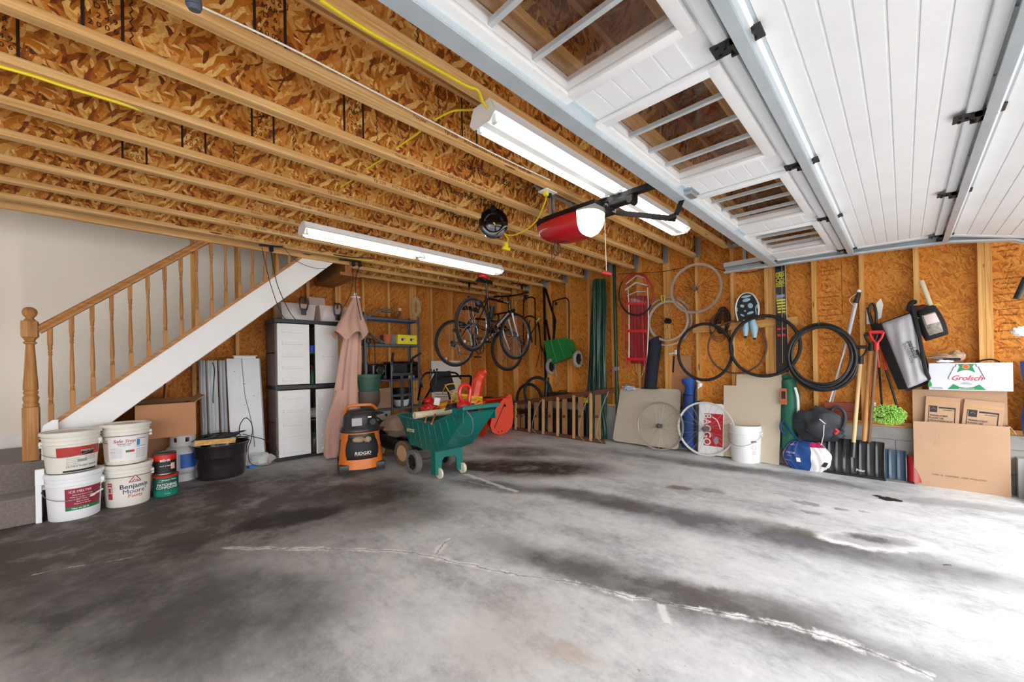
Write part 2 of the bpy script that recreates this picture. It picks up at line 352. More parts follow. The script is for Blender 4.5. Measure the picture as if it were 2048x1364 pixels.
FLOOR_BLOTS = [
    stain((-500, 1150), (820, 960), 1.25, .5, '57504c', 1.0), stain((0, 1330), (420, 1130), .9, .6, '505050', .85),
    stain((380, 1330), (520, 1150), .5, .6, '5a5a5a', .8),
    stain((480, 1052), (690, 1018), .17, .3, '2b2624', 1.1), stain((300, 1110), (430, 1082), .13, .5, '453f3d', .8),
    stain((640, 985), (860, 990), .35, .5, '46403c', .95), stain((720, 1050), (900, 1010), .25, .5, '5a5451', .6),
    stain((880, 930), (1210, 940), .33, .5, '423a36', 1.05), stain((960, 900), (1120, 905), .3, .5, '4c4541', .8), stain((900, 960), (1080, 985), .12, .5, '4a4440', .7),
    stain((1110, 985), (2100, 1180), .17, .7, '6f6e74', 1.0), stain((1480, 1035), (1700, 1090), .10, .5, '67635f', .7), stain((1060, 975), (1330, 1020), .13, .5, '615e5c', .7),
    stain((1000, 1090), (1900, 1350), .15, .65, '686665', .95), stain((1340, 1180), (1660, 1235), .11, .5, '625d5a', .75), stain((1080, 1130), (1240, 1165), .12, .6, '6c6a69', .6),
    stain((1240, 905), (1740, 975), .14, .6, '737276', .9), stain((1600, 950), (1740, 978), .07, .5, '615f63', .7), stain((1740, 990), (2200, 1040), .10, .5, '828187', .6),
    stain((1590, 1000), (1640, 1012), .05, .3, '8b8a8c', .7), stain((1600, 1020), (1655, 1030), .045, .3, '8b8a8c', .7), stain((1665, 1015), (1700, 1022), .03, .3, '807f82', .7), stain((1720, 1024), (1745, 1028), .03, .3, '8b8a8c', .7), stain((1895, 1130), (1912, 1134), .012, .3, '2b2a2a', 1.5),
    stain((1345, 975), (1385, 977), .06, .4, '6e625d', .8), stain((1395, 978), (1440, 985), .06, .4, '877b76', .7),
    stain((1640, 1075), (1870, 1090), .135, .16, 'f6f6f6', .95), stain((1665, 1074), (1840, 1085), .10, .3, 'a9a9ab', .9), stain((1705, 1072), (1795, 1084), .045, .4, '666668', .9),
    stain((1752, 995), (1802, 1000), .075, .15, '1f1c1c', 1.8),
    stain((935, 1240), (1110, 1290), .3, .7, 'cbbfb6', .35), stain((1100, 1290), (1200, 1330), .06, .6, 'b79f86', .5),
    stain((1100, 905), (1190, 915), .12, .5, 'aaa29b', .8), stain((700, 1050), (840, 1042), .05, .5, '9d9893', .7),
]
def seg(a, b, w, hard=0): return (*fl(*a), *fl(*b), w, hard)
FLOOR_CRACKS = [seg((446, 1095), (640, 1097), .02), seg((640, 1097), (830, 1104), .02), seg((830, 1104), (900, 1122), .03), seg((900, 1122), (1030, 1148), .022), seg((1030, 1148), (1150, 1165), .01),
    seg((1150, 1165), (1270, 1196), .026), seg((1270, 1196), (1400, 1218), .014), seg((1400, 1218), (1520, 1240), .026), seg((1520, 1240), (1620, 1262), .02), seg((1620, 1262), (1735, 1298), .034), seg((1735, 1298), (1870, 1358), .022),
    seg((870, 1108), (900, 1078), .03), seg((60, 1150), (290, 1108), .007), seg((1326, 1210), (1330, 1246), .022, 1), seg((930, 948), (1035, 984), .028, 1), seg((1035, 984), (880, 950), .004, 1)]
g = G(); g.box((-6.5, -1.35, -.12), (5.45, 6.05, 0)); FLOOR = struct(g, 'floor', floor_mat())
g = G(); g.box((-14, -14, -.30), (14, -1.35, -.02)); struct(g, 'trim_1', mat('driveway', 'c8c6c2', .9))

# right wall: block stem wall, sill plate, sheathing, studs
BLK = mat('concrete_block', '9d9c9a', .9, 0, .18, 5, .5, 60, .004)
WR = struct(G().box((XS, -1.35, .5), (XS + .02, 6.0, 3.0)), 'wall_right', OSB_R)
g = G(); zb = 0
for i, (z0, z1) in enumerate(((0, .155), (.16, .355), (.36, .475))):
    y = -1.35 + (.2 if i % 2 else 0) - .4
    while y < 5.89:
        a, b = max(y, -1.35), min(y + .396, 5.9); y += .406
        if b > a: g.box((XR - .02, a, z0), (XS + .1, b, z1), None, .003)
g.box((XR - .012, -1.35, 0), (XS + .09, 5.9, .472)); struct(g, 'stem_wall', BLK, WR)
struct(G().box((XR, -1.35, .475), (XS, 5.8, .515)).box((XR - .03, .0, .477), (XR, 1.2, .49)), 'sill_plate', PINE_Y, WR)
STUDS_R = [5.44, 5.02, 4.63, 4.22, 3.81, 3.41, 3.005, 2.60, 2.225, 1.825, 1.427, 1.085, .665, .297, -.072, -.448, -.85, -1.25]
for i, y in enumerate(STUDS_R):
    g = G(); y1 = y - .038
    zt = 2.62
    g.box((XR, y1, .515), (XS, y, zt))
    if i == 11: g.box((XR, y1 - .04, .515), (XS, y1 - .002, zt)).box((XR, y1 - .08, .515), (XS, y1 - .042, zt))
    if i == 15: g.box((XR + .004, y1 - .04, .515), (XS, y1 - .002, zt))
    if i in (8,): g.box((XR + .01, y1 - .04, .515), (XS, y1 - .001, zt))
    struct(g, 'stud', PINE_Z, WR)
struct(G().box((XR, -1.35, 2.62), (XS, 6, 2.72)), 'top_plate', PINE_Y, WR)
# fire stops and the board nailed across the studs
struct(G().box((XR, 5.06, 2.28), (XS, 5.40, 2.32)).box((XR, 4.665, 2.26), (XS, 4.98, 2.30)), 'blocking', PINE_Y, WR)
# grade stamps printed on the sheathing
INK = mat('printed_ink', '6e4212', .8, 0, 0); INKD = mat('printed_ink_dark', '2a1a0c', .8, 0, 0)
TR = basis((0, -1, 0), (0, 0, 1), (-1, 0, 0), (XS - .001, 0, 0))   # lettering on a wall facing -x
def wr(y, z): return Matrix.Translation((XS - .0015, y, z)) @ TR.to_3x3().to_4x4()
lines = [(2.06, 'EXPOSURE 1'), (2.02, 'SIZED FOR SPACING'), (1.98, 'HUD-UM-40C'), (1.93, '(APA)'), (1.86, '50  0'), (1.80, '3  000'), (1.75, 'RATED SHEATHING'), (1.71, 'WALL 24'), (1.67, 'THIS SIDE'), (1.62, 'STRENGTH AXIS'), (1.52, 'PS 2-92'), (1.45, 'EXPOSURE 1'), (1.38, 'PRP-108'), (1.32, 'SHEATHING SPAN'), (1.25, 'DIRECTION'), (1.18, 'RATED 32/16')]
for yy in (.56, -.60):
    for z, s in lines: text('grade_stamp', s, .020, wr(yy - .02, z), INK, WR)
    struct(G().box((XS - .0015, yy + .085, 1.56), (XS - .001, yy + .089, 2.1)).box((XS - .0015, yy - .13, 1.56), (XS - .001, yy - .126, 2.1)).box((XS - .0015, yy - .13, 1.56), (XS - .001, yy + .089, 1.564)).box((XS - .0015, yy + .085, .9), (XS - .001, yy + .089, 1.5)).box((XS - .0015, yy - .13, 1.496), (XS - .001, yy + .089, 1.5)), 'stamp_frame', INK, WR)
text('grade_stamp', 'Blue Ribbon', .05, wr(1.62, 1.62), INK, WR)

# back wall with studs, and the painted wall beyond the stair
WBK = struct(G().box((-.59, YS, 0), (5.2, YS + .02, 3.0)), 'wall_back', OSB_B)
for i, x in enumerate((.62, 1.04, 1.45, 1.86, 2.245, 2.645, 3.06, 3.45, 3.86, 4.29, 4.70, 5.07)):
    g = G(); g.box((x, YB, 0), (x + .038, YS, 2.62))
    if i in (3, 4): g.box((x + .042, YB, 0), (x + .08, YS, 2.62 if x > 2 else 2.1))
    if i in (7,): g.box((x + .042, YB, 0), (x + .08, YS, 2.62)).box((x + .084, YB, 0), (x + .122, YS, 2.62))
    struct(g, 'stud', PINE_Z, WBK)
struct(G().box((.9, YB, 2.62), (5.17, YS, 2.72)).box((.3, YB, 0), (5.17, YS, .04)), 'plate', PINE_X, WBK)
TB = basis((0, 0, -1), (1, 0, 0), (0, -1, 0), (0, 0, 0)).to_3x3().to_4x4()
for x in (3.24, 1.98):
    for i, s in enumerate(('EXPOSURE 1', 'RATED SHEATHING', 'SIZED FOR SPACING', '32/16')): text('grade_stamp', s, .034, Matrix.Translation((x - .06 + .04 * i, YS - .0015, 2.0)) @ TB, INK, WBK)
PAINT = mat('painted_drywall', 'efe8dc', .85, 0, .03, 1.5, .08, 120, .002)
struct(G().box((-6.5, YS, 0), (-.6, YS + .1, 5.0)).prism([(-.6, 0), (-.3, .35), (2.62, 2.97), (2.62, 3.0), (3.0, 3.0), (3.0, 5.0), (-.6, 5.0)], basis((1, 0, 0), (0, 0, 1), (0, -1, 0), (0, YS + .1, 0)), .18), 'wall_stair', PAINT)
struct(G().box((-6.5, YS - .015, .43), (-.2, YS, .55), None, .004), 'baseboard_stair', mat('white_trim', 'e8e6e0', .5))
struct(G().box((-6.6, -1.35, 0), (-6.5, 6.0, 3.0)), 'wall_left', PAINT)
struct(G().box((2.9, 4.9, 2.72), (3.0, 5.89, 5.0)).box((-6.5, 4.86, 2.72), (3.0, 4.92, 5.0)).box((-6.5, 4.86, 5.0), (3.0, 5.95, 5.05)), 'wall_stairwell', PAINT)
# front wall round the door opening; wide left opening is added to admit light
struct(G().box((-.55, -1.35, 2.25), (5.2, -1.25, 3.0)).box((-6.5, -1.35, 2.62), (-.55, -1.25, 3.0)).box((5.0, -1.35, 0), (5.2, -1.25, 2.25)).box((-.55, -1.35, 0), (0, -1.25, 2.25)), 'wall_front', OSB_B)

# ceiling: subfloor on wooden I-joists in metal hangers
CE = struct(G().box((-6.5, -1.25, ZT), (5.17, 4.88, ZT + .02)).box((2.02, 4.88, ZT), (5.17, 5.89, ZT + .02)), 'ceiling', OSB_T)
GALV = mat('galvanized_steel', 'b4bcc3', .38, .85, .08, 20)
JY = [5.444, 5.038, 4.632] + [4.226 - .406 * i for i in range(14)]
JY = JY[:10] + [1.39] + [1.39 - .406 * i for i in range(1, 7)]
LONG = 'TJI 230     ICC ESR1153 \u2022 CCMC 13132-R \u2022 HUD 689'
TJ = basis((1, 0, 0), (0, 0, 1), (0, -1, 0), (0, 0, 0)).to_3x3().to_4x4()
for i, y in enumerate(JY):
    x0 = 2.06 if i < 2 else -6.5; x1 = XR - .01
    if abs(y - 1.39) < .01: x1 = 4.93
    g = G(); g.k = 0; g.box((x0, y, ZF), (x1, y + .058, ZJ), None, .003).box((x0, y, ZT - .035), (x1, y + .058, ZT)); g.k = 1; g.box((x0, y + .024, ZJ), (x1, y + .034, ZT - .035))
    j = struct(g, 'joist', [PINE_X, OSB_W], CE)
    if y > 1.3:
        hg = G().box((x1 - .045, y - .003, ZF - .003), (x1 + .01, y, ZJ + .2)).box((x1 - .045, y - .003, ZF - .004), (x1 + .01, y + .06, ZF - .001)).box((x1 + .006, y - .04, ZF), (x1 + .01, y, ZJ + .2)).box((x1 - .045, y + .06, ZF - .003), (x1 + .01, y + .063, ZJ + .2))
        if y != 1.39 and i > 1: struct(hg, 'joist_hanger', GALV, j)
        if i > 1 or 1:
            xa = {3: 1.8, 4: 1.6, 5: 1.45, 6: 1.35, 7: 1.75, 8: 1.72, 9: 1.66}.get(i)
            if i in (2, 3, 4, 5, 6, 7, 8, 9):
                xa = {2: .95, 3: .92, 4: 1.0, 5: 1.05, 6: 1.12, 7: 1.28, 8: 1.42, 9: 1.30}[i]
                text('flange_print', 'Trus Joist', .021, Matrix.Translation((xa - .16, y - .001, (ZF + ZJ) / 2)) @ TJ, INK, j, shear=.4)
                text('flange_print', LONG, .026, Matrix.Translation((xa, y - .001, (ZF + ZJ) / 2)) @ TJ, INK, j, align='LEFT', sx=1.25)
            if i in (6, 7, 8, 9): text('web_print', 'Silent Floor  TJI 230', .062, Matrix.Translation(({6: 2.1, 7: 1.95, 8: 1.75, 9: 1.72}[i], y + .0235, 2.56)) @ TJ, INKD, j, align='LEFT', bold=.002)
            if i in (7, 8, 9, 6, 5):
                for xx in ({9: (.46, 1.5), 8: (-.02, .98), 7: (-.33, .62), 6: (.35,), 5: (.1,)}[i]):
                    for q, s in enumerate(('1 2 4 9', '2 0 0 6', 'MAR', 'D  6', '1 2 4 9', '2 0 0 6')):
                        text('web_print', s, .03, Matrix.Translation((xx, y + .0235, 2.66 - .036 * q)) @ TJ, INKD, j)
                    struct(G().box((xx - .06, y + .022, ZJ), (xx - .05, y + .0245, 2.685)).box((xx + .05, y + .022, ZJ), (xx + .06, y + .0245, 2.685)), 'web_mark', INKD, j)
            if i in (6, 7, 8, 9, 10):   # saw-toothed web joint
                for xx in {9: (.16, 1.28), 8: (.06, 1.12), 7: (.78,), 6: (.55, 1.3), 10: (.9,)}[i]:
                    gz = G(); n = 14
                    gz.tube([(xx + (.006 if q % 2 else -.004), y + .0235, ZJ + .245 * q / n) for q in range(n + 1)], .0022, 4); struct(gz, 'web_joint', INKD, j)
# stair header and trimmer
struct(G().box((-6.5, 4.86, 2.385), (2.06, 4.90, ZT)), 'stair_header', PINE_X, CE)
struct(G().box((2.02, 4.90, 2.30), (2.10, 5.80, 2.40)).box((1.96, 4.9, 2.26), (2.22, 5.8, 2.30)).box((2.02, 4.9, 2.4), (2.06, 5.89, ZT)), 'stair_trimmer', PINE_DK, CE)
struct(G().box((2.3, 4.85, 2.60), (2.34, 5.8, 2.72)).box((.2, -1.25, 2.46), (.24, .9, 2.72)), 'blocking', PINE_Y, CE)

# ------------------------------------------------------------------ overhead door, half open on its tracks
WHT = mat('white_door_skin', 'eef0f1', .55, 0, .03, 3, .5, 90, .0015)
WHF = mat('white_frame', 'f2f3f4', .4, 0, .03, 4)
TRKM = mat('track_steel', 'c9d4db', .38, .35, .06, 9)
DKM = mat('dark_metal', '3d3d3e', .45, .6, .2, 30)
BLKM = mat('black_metal', '17181a', .4, .5, .2, 20)
BLKP = mat('black_plastic', '1b1c1e', .42, 0, .2, 12)
GLS = NT('window_glass'); GLS.p.inputs['Base Color'].default_value = (.93, .9, .86, 1); GLS.p.inputs['Roughness'].default_value = .02; GLS.p.inputs['Transmission Weight'].default_value = 1; GLS.p.inputs['IOR'].default_value = 1.05
_n = GLS.n('ShaderNodeBsdfTransparent'); _n.inputs[0].default_value = (.86, .83, .8, 1); _g = GLS.n('ShaderNodeBsdfGlossy'); _g.inputs['Roughness'].default_value = .04
_d = GLS.n('ShaderNodeBsdfDiffuse'); _d.inputs[0].default_value = (.8, .8, .8, 1)
_m = GLS.n('ShaderNodeMixShader'); _m.inputs[0].default_value = .06; GLS.l(_n, _m, 1); GLS.l(_g, _m, 2)
_m2 = GLS.n('ShaderNodeMixShader'); _sm = GLS.noise(GLS.coord((1, 1, 1)), 30, 8, .8); GLS.set(_m2, 0, GLS.ramp(_sm, [(.6, (.0, .0, .0)), (.75, (.25, .25, .25))])); GLS.l(_m, _m2, 1); GLS.l(_d, _m2, 2); GLS.l(_m2, GLS.out, 0); GLS = GLS.m
DOOR = bpy.data.objects.new('door_1', None); COL.objects.link(DOOR); DOOR.location = (2.5, .5, 2.14); ORI['door_1'] = Vector((2.5, .5, 2.14)); DOOR['kind'] = 'structure'
DX0, DX1 = .08, 4.92
# each section: a frame of world points along y with its own tilt; local x = width, local y = toward the opening, local z = down (inside face)
def sect(y, z, tilt): return basis((1, 0, 0), (0, -math.cos(tilt), -math.sin(tilt)), (0, math.sin(tilt), -math.cos(tilt)), (0, y, z))
S1, S2, S3, S4 = sect(1.03, 2.165, .01), sect(.352, 2.155, .02), sect(-.255, 2.14, .27), sect(-.79, 1.98, .75)
def door_section(T, L, win=False):
    g = G(T)
    wins = [(.42, 1.24), (1.51, 2.30), (2.63, 3.42), (3.75, 4.52)] if win else []
    y0, y1 = .125, .56
    if win:
        g.box((DX0, 0, -.045), (DX1, y0, 0)).box((DX0, y1, -.045), (DX1, L, 0))
        xs = [DX0] + [v for w in wins for v in w] + [DX1]
        for a, b in zip(xs[0::2], xs[1::2]): g.box((a, y0, -.045), (b, y1, 0))
    else: g.box((DX0, 0, -.045), (DX1, L, 0))
    # raised boards between grooves
    n = max(2, int(L / .083)); p = (L - .11) / n
    for i in range(n):
        a, b = .05 + i * p + .003, .05 + (i + 1) * p - .003
        if not win: g.box((DX0 + .02, a, 0), (DX1 - .02, b, .004), None, .0035)
        elif a > y0 - .02 and b < y1 + .03:
            xs = [DX0 + .05] + [v for w in wins for v in (w[0] - .05, w[1] + .05)] + [DX1 - .05]
            for c, d in zip(xs[0::2], xs[1::2]):
                if d - c > .03: g.box((c, a, 0), (d, b, .004), None, .0035)
    # rolled edges of the section
    g.box((DX0, 0, 0), (DX1, .045, .022), None, .01).box((DX0, L - .05, 0), (DX1, L - .004, .022), None, .01)
    g.box((DX0, 0, 0), (DX0 + .05, L, .012)).box((DX1 - .05, 0, 0), (DX1, L, .012))
    o = g.build('door_section', WHT, DOOR, False)
    for a, b in wins:
        f = G(T); fw = .022
        f.box((a - .035, y0 - .035, 0), (b + .035, y0 + fw - .01, .022), None, .008).box((a - .035, y1 - fw + .01, 0), (b + .035, y1 + .035, .022), None, .008)
        f.box((a - .035, y0, 0), (a + fw - .01, y1, .022), None, .008).box((b - fw + .01, y0, 0), (b + .035, y1, .022), None, .008)
        f.box((a, y0, -.05), (a + .01, y1, 0)).box((b - .01, y0, -.05), (b, y1, 0)).box((a, y0, -.05), (b, y0 + .01, 0)).box((a, y1 - .01, -.05), (b, y1, 0))
        for q in range(6): f.cyl((a + .06 + (b - a - .12) * q / 5, y0 + .008, .02), (a + .06 + (b - a - .12) * q / 5, y0 + .008, .024), .005, n=8)
        fo = f.build('window_frame', WHF, o)
        m = G(T)
        for q in (1, 2, 3): x = a + (b - a) * q / 4; m.box((x - .009, y0 + .01, -.022), (x + .009, y1 - .01, -.004))
        m.build('muntins', mat('grey_muntin', 'c3c9cb', .4, .2), fo, False)
        G(T).box((a, y0, -.034), (b, y1, -.029)).build('glass_pane', GLS, fo, False)
    return o
s1 = door_section(S1, .655, True); s2 = door_section(S2, .60); s3 = door_section(S3, .56); s4 = door_section(S4, .54)
def strut(T, y, par, w=.10, d=.055):
    g = G(T); x0, x1 = DX0 - .02, DX1 - .02; t = .003
    h = w / 2
    for a, b in ((( x0, y - h, 0), (x1, y - h + .022, t)), ((x0, y - h + .02, 0), (x1, y - h + .02 + t, d)), ((x0, y - h + .02, d), (x1, y + h - .02, d + t)), ((x0, y + h - .02, 0), (x1, y + h - .02 + t, d)), ((x0, y + h - .022, 0), (x1, y + h, t))): g.box(a, b)
    for q in range(12): x = x0 + .2 + q * .4; g.cyl((x, y - h + .01, 0), (x, y - h + .01, .012), .007, n=8)
    return g.build('strut', TRKM, par, False)
strut(S1, .062, s1, .105, .045); strut(S2, .015, s2, .075, .06); strut(S3, .02, s3, .07, .06)
def hinge(T, x, y, par, roller=False):
    g = G(T)
    g.box((x - .035, y - .07, .02), (x + .035, y - .012, .026), None, .002).box((x - .035, y + .012, .02), (x + .035, y + .075, .026), None, .002)
    g.cyl((x - .03, y, .034), (x + .03, y, .034), .012, n=10).box((x - .03, y - .02, .022), (x - .02, y + .03, .045)).box((x + .02, y - .02, .022), (x + .03, y + .03, .045))
    for a, b in ((-.02, -.05), (.02, -.05), (-.02, .05), (.02, .05), (0, -.03)): g.cyl((x + a, y + b, .026), (x + a, y + b, .033), .006, n=6)
    if roller: g.cyl((x, y, .03), (x + .12, y, .03), .006, n=8).cyl((x + .1, y, .03), (x + .12, y, .03), .022, n=14)
    g.build('hinge', DKM, par, False)
for x in (.30, 1.41, 2.53, 3.64, 4.84): hinge(S1, x, .665, s1, x > 4.5); hinge(S2, x, .585, s2, x > 4.5)
hinge(S1, 4.84, .04, s1, True)

# tracks
TK = thing('garage_door_track', 'galvanized garage door track hung along the bare stud wall below the joists', 'door track', (5.0, 1.45, 2.14))
def track(x, sgn=1):
    g = G(); ys = [1.45, .14, -.25]; zs = [2.155, 2.150, 2.12]
    P = [(1.45, 2.15), (.2, 2.125), (-.30, 2.10), (-.62, 2.04), (-.88, 1.90), (-1.05, 1.68), (-1.10, 1.45), (-1.10, .05)]
    for (ya, za), (yb, zb) in zip(P, P[1:]):
        g.beam((x + .03 * sgn, ya, za), (x + .03 * sgn, yb, zb), .003, .055, (0, 0, 1)); g.beam((x, ya, za + .027), (x, yb, zb + .027), .06, .003); g.beam((x, ya, za - .027), (x, yb, zb - .027), .06, .003); g.beam((x - .03 * sgn, ya, za - .02), (x - .03 * sgn, yb, zb - .02), .003, .015)
    return g
track(4.965).build('rail', TRKM, TK, False)
G().box((4.93, .55, 2.185), (4.975, 1.45, 2.190)).box((4.93, .55, 2.19), (4.935, 1.45, 2.235)).build('stiffening_angle', TRKM, TK, False)
g = G().box((4.955, 1.22, 2.18), (4.99, 1.225, 2.44)).box((4.955, 1.22, 2.18), (4.96, 1.26, 2.44)).box((4.80, 1.355, 2.41), (5.06, 1.36, 2.45)).box((4.80, 1.355, 2.405), (5.06, 1.40, 2.41)).box((4.955, 1.22, 2.40), (4.99, 1.36, 2.44))
g.build('hanger_bracket', GALV, TK, False)
for q in range(7): pass

# ------------------------------------------------------------------ garage door opener
REDP = mat('opener_red', 'b3121c', .3, 0, .06, 5, coat=.4)
OP = thing('garage_door_opener', 'red garage door opener with white light lens, lit, hanging from the joists', 'door opener', (2.5, 1.8, 2.06))
def hull(g, y0, y1, w0, w1, z0, z1, fl=0):
    # rounded shell: sections along y
    pass
g = G()   # red motor shell: half-barrel body with a rounded tail
secs = [(2.12, .045, .04), (2.09, .085, .09), (2.02, .12, .135), (1.92, .135, .16), (1.84, .14, .17), (1.76, .137, .17), (1.67, .13, .165)]
def shell(g, secs, zt, k=14):
    vs = []; m = k + 1
    for y, w, h in secs:
        for i in range(m): q = PI * i / k; c, s_ = math.cos(q), math.sin(q); vs.append((2.5 + w * (abs(c) ** .6) * (1 if c > 0 else -1), y, zt - h * (s_ ** .7)))
    fs = [(i * m + j, i * m + j + 1, (i + 1) * m + j + 1, (i + 1) * m + j) for i in range(len(secs) - 1) for j in range(k)]
    fs += [tuple(range(m)), tuple((len(secs) - 1) * m + j for j in range(m))] + [(i * m, (i + 1) * m, (i + 1) * m + k, i * m + k) for i in range(len(secs) - 1)]
    g.add(vs, fs)
shell(g, secs, 2.235); g.build('motor_housing', REDP, OP)
LENS = mat('lit_lens', 'ffffff', .4, 0, 0, emit='fff7e8', es=1.5)
g = G(); shell(g, [(1.672, .130, .166), (1.62, .122, .155), (1.58, .10, .12), (1.555, .07, .08), (1.545, .03, .035)], 2.235); g.build('light_lens', LENS, OP)
g = G(); pl = [(.15, 1.50), (.15, 1.95), (.11, 2.07), (.04, 2.12), (-.04, 2.12), (-.11, 2.07), (-.15, 1.95), (-.15, 1.50)]
g.prism([(2.5 + a, b) for a, b in pl], Matrix.Translation((0, 0, 2.225)), .03); g.build('top_plate', BLKM, OP, False)
g = G(); g.beam((2.5, 2.05, 2.285), (2.5, -1.1, 2.262), .035, .035); g.beam((2.5, 2.05, 2.268), (2.5, -1.1, 2.245), .055, .004); g.build('rail', BLKM, OP, False)
g = G(); g.box((2.465, 1.27, 2.215), (2.535, 1.47, 2.262), None, .012).box((2.48, 1.44, 2.20), (2.52, 1.50, 2.235), None, .006).cyl((2.46, 1.30, 2.22), (2.54, 1.30, 2.22), .022, n=14); g.build('trolley', BLKM, OP, False)
g = G(); g.box((2.485, 1.49, 2.245), (2.515, 1.62, 2.262)).cyl((2.5, 1.45, 2.255), (2.5, 1.62, 2.255), .008, n=8); g.build('chain_shackle', GALV, OP, False)
g = G(); P = [(2.5, 1.33, 2.215), (2.5, 1.16, 2.155), (2.5, 1.03, 2.025)]
P = [at(1232, 425, x=2.5), at(1352, 438, x=2.5)]
g.beam(P[0], P[1], .006, .035, bev=.002)
Q = [at(1330, 438, x=2.49), at(1352, 430, x=2.49), at(1366, 395, x=2.49)]
g.beam(Q[0], Q[1], .006, .03).beam(Q[1], Q[2], .006, .03)
for t in (.5, .62, .74, .86, .95): p = P[0].lerp(P[1], t); g.cyl(p + Vector((-.006, 0, 0)), p + Vector((.006, 0, 0)), .008, n=8)
g.build('door_arm', BLKM, OP, False)
g = G(); q = at(1372, 393, x=2.5); g.box((2.45, q.y - .05, q.z - .01), (2.55, q.y + .05, 2.17), None, .004).box((2.44, q.y - .06, 2.15), (2.56, q.y + .03, 2.165)).cyl((2.44, q.y, q.z), (2.56, q.y, q.z), .008, n=8); g.build('door_bracket', GALV, OP, False)
HB = thing('perforated_hanging_bracket', 'perforated steel angle under a joist that the red opener hangs from', 'bracket', (2.5, 1.9, 2.3))
g = G()
def perf(g, p, q, w=.032):   # perforated angle
    p, q = Vector(p), Vector(q); g.beam(p, q, w, .003); d = (q - p); L = d.length
    g.beam(p + Vector((0, 0, 0)), q, .003, w)
g.beam((2.18, 1.89, 2.415), (2.86, 1.89, 2.395), .004, .036).beam((2.18, 1.905, 2.43), (2.86, 1.905, 2.41), .032, .004)
g.build('cross_angle', GALV, HB, False)
for x in (2.36, 2.63):
    g = G(); g.box((x, 1.885, 2.24), (x + .034, 1.889, 2.415)).box((x, 1.885, 2.24), (x + .004, 1.915, 2.415)); g.build('drop_strap', GALV, HB, False)
WCORD = mat('white_cord', 'e8e0d4', .7, 0, .05)
RC = thing('release_cord', 'red handle on the thin white release cord hanging from the opener trolley', 'cord', (2.5, 1.505, 1.72))
p0, p1 = at(1209, 432, x=2.5), at(1213, 545, x=2.5)
G().tube([p0, p1], .003, 6).build('cord', WCORD, RC)
RED = mat('red_plastic', 'c01818', .35, 0, .08)
G().cyl(p1 + Vector((-.03, .02, 0)), p1 + Vector((.03, -.02, -.012)), .011, n=10).ball(p1, .013).build('pull_handle', RED, RC)
# hanging black coil of opener cable
g = G(); c0 = at(1112, 485, x=2.42)
for a, r in ((.0, .05), (.5, .06), (-.4, .045)):
    g.tube([c0 + Vector((math.sin(a) * .02 * math.sin(t), r * .55 * math.sin(t) + a * .03 * (1 - math.cos(t)), -r * (1 - math.cos(t)))) for t in [2 * PI * i / 20 for i in range(21)]], .0028, 6)
g.tube([c0, at(1112, 470, x=2.42), at(1100, 400, x=2.40), at(1097, 386, z=2.40)], .0035, 6, sub=5).tube([c0, at(1125, 484, x=2.42), at(1140, 482, x=2.46)], .003, 6, sub=4)
g.build('power_cord', BLKP, OP)

# ------------------------------------------------------------------ fluorescent fixtures
TUBE = mat('white_tube', 'f6f8fa', .3, 0, .02, emit='fff8ee', es=4.5)  # tube glow is added to brighten the dim left side
HOUS = mat('white_enamel', 'f0f2f3', .35, 0, .03)
def fixture(x0, x1, y, zc, w, label, zt):
    t = thing('fluorescent_light', label, 'light fixture', ((x0 + x1) / 2, y, zc), 'two eight foot fluorescent strips under the joists')
    g = G(); T = basis((0, 1, 0), (0, 0, 1), (1, 0, 0), (x0, y, zc))
    g.prism([(-w, .03), (-.06, .045), (-.06, .095), (.06, .095), (.06, .045), (w, .03), (w, .026), (.05, .038), (-.05, .038), (-w, .026)], T, x1 - x0)
    g.prism([(-.022, .0), (.022, .0), (.03, .04), (-.03, .04)], T, x1 - x0)
    h = g.build('housing', HOUS, t, False)
    for x in (x0 - .006, x1 + .002): G().prism([(-w - .002, .02), (-w, .032), (-.062, .097), (.062, .097), (w, .032), (w + .002, .02), (.06, -.012), (-.06, -.012)], basis((0, 1, 0), (0, 0, 1), (1, 0, 0), (x, y, zc)), .004).build('end_plate', HOUS, t, False)
    m = (x0 + x1) / 2
    for s in (-1, 1):
        for a, b in ((x0 + .03, m - .03), (m + .03, x1 - .03)):
            G().cyl((a, y + s * .055, zc + .005), (b, y + s * .055, zc + .005), .018, n=14).build('fluorescent_tube', TUBE, t)
            for x in (a, b): G().box((x - .012, y + s * .055 - .014, zc - .014), (x + .008, y + s * .055 + .014, zc + .03), None, .004).build('lamp_holder', HOUS, t, False)
    return t
fixture(1.19, 3.60, 3.80, 2.325, .10, 'long white fluorescent strip light at the back, beside the stair opening', 2.40)
fixture(1.285, 3.70, 1.45, 2.305, .09, 'long white fluorescent strip light nearest the overhead door, above the red opener', 2.40)

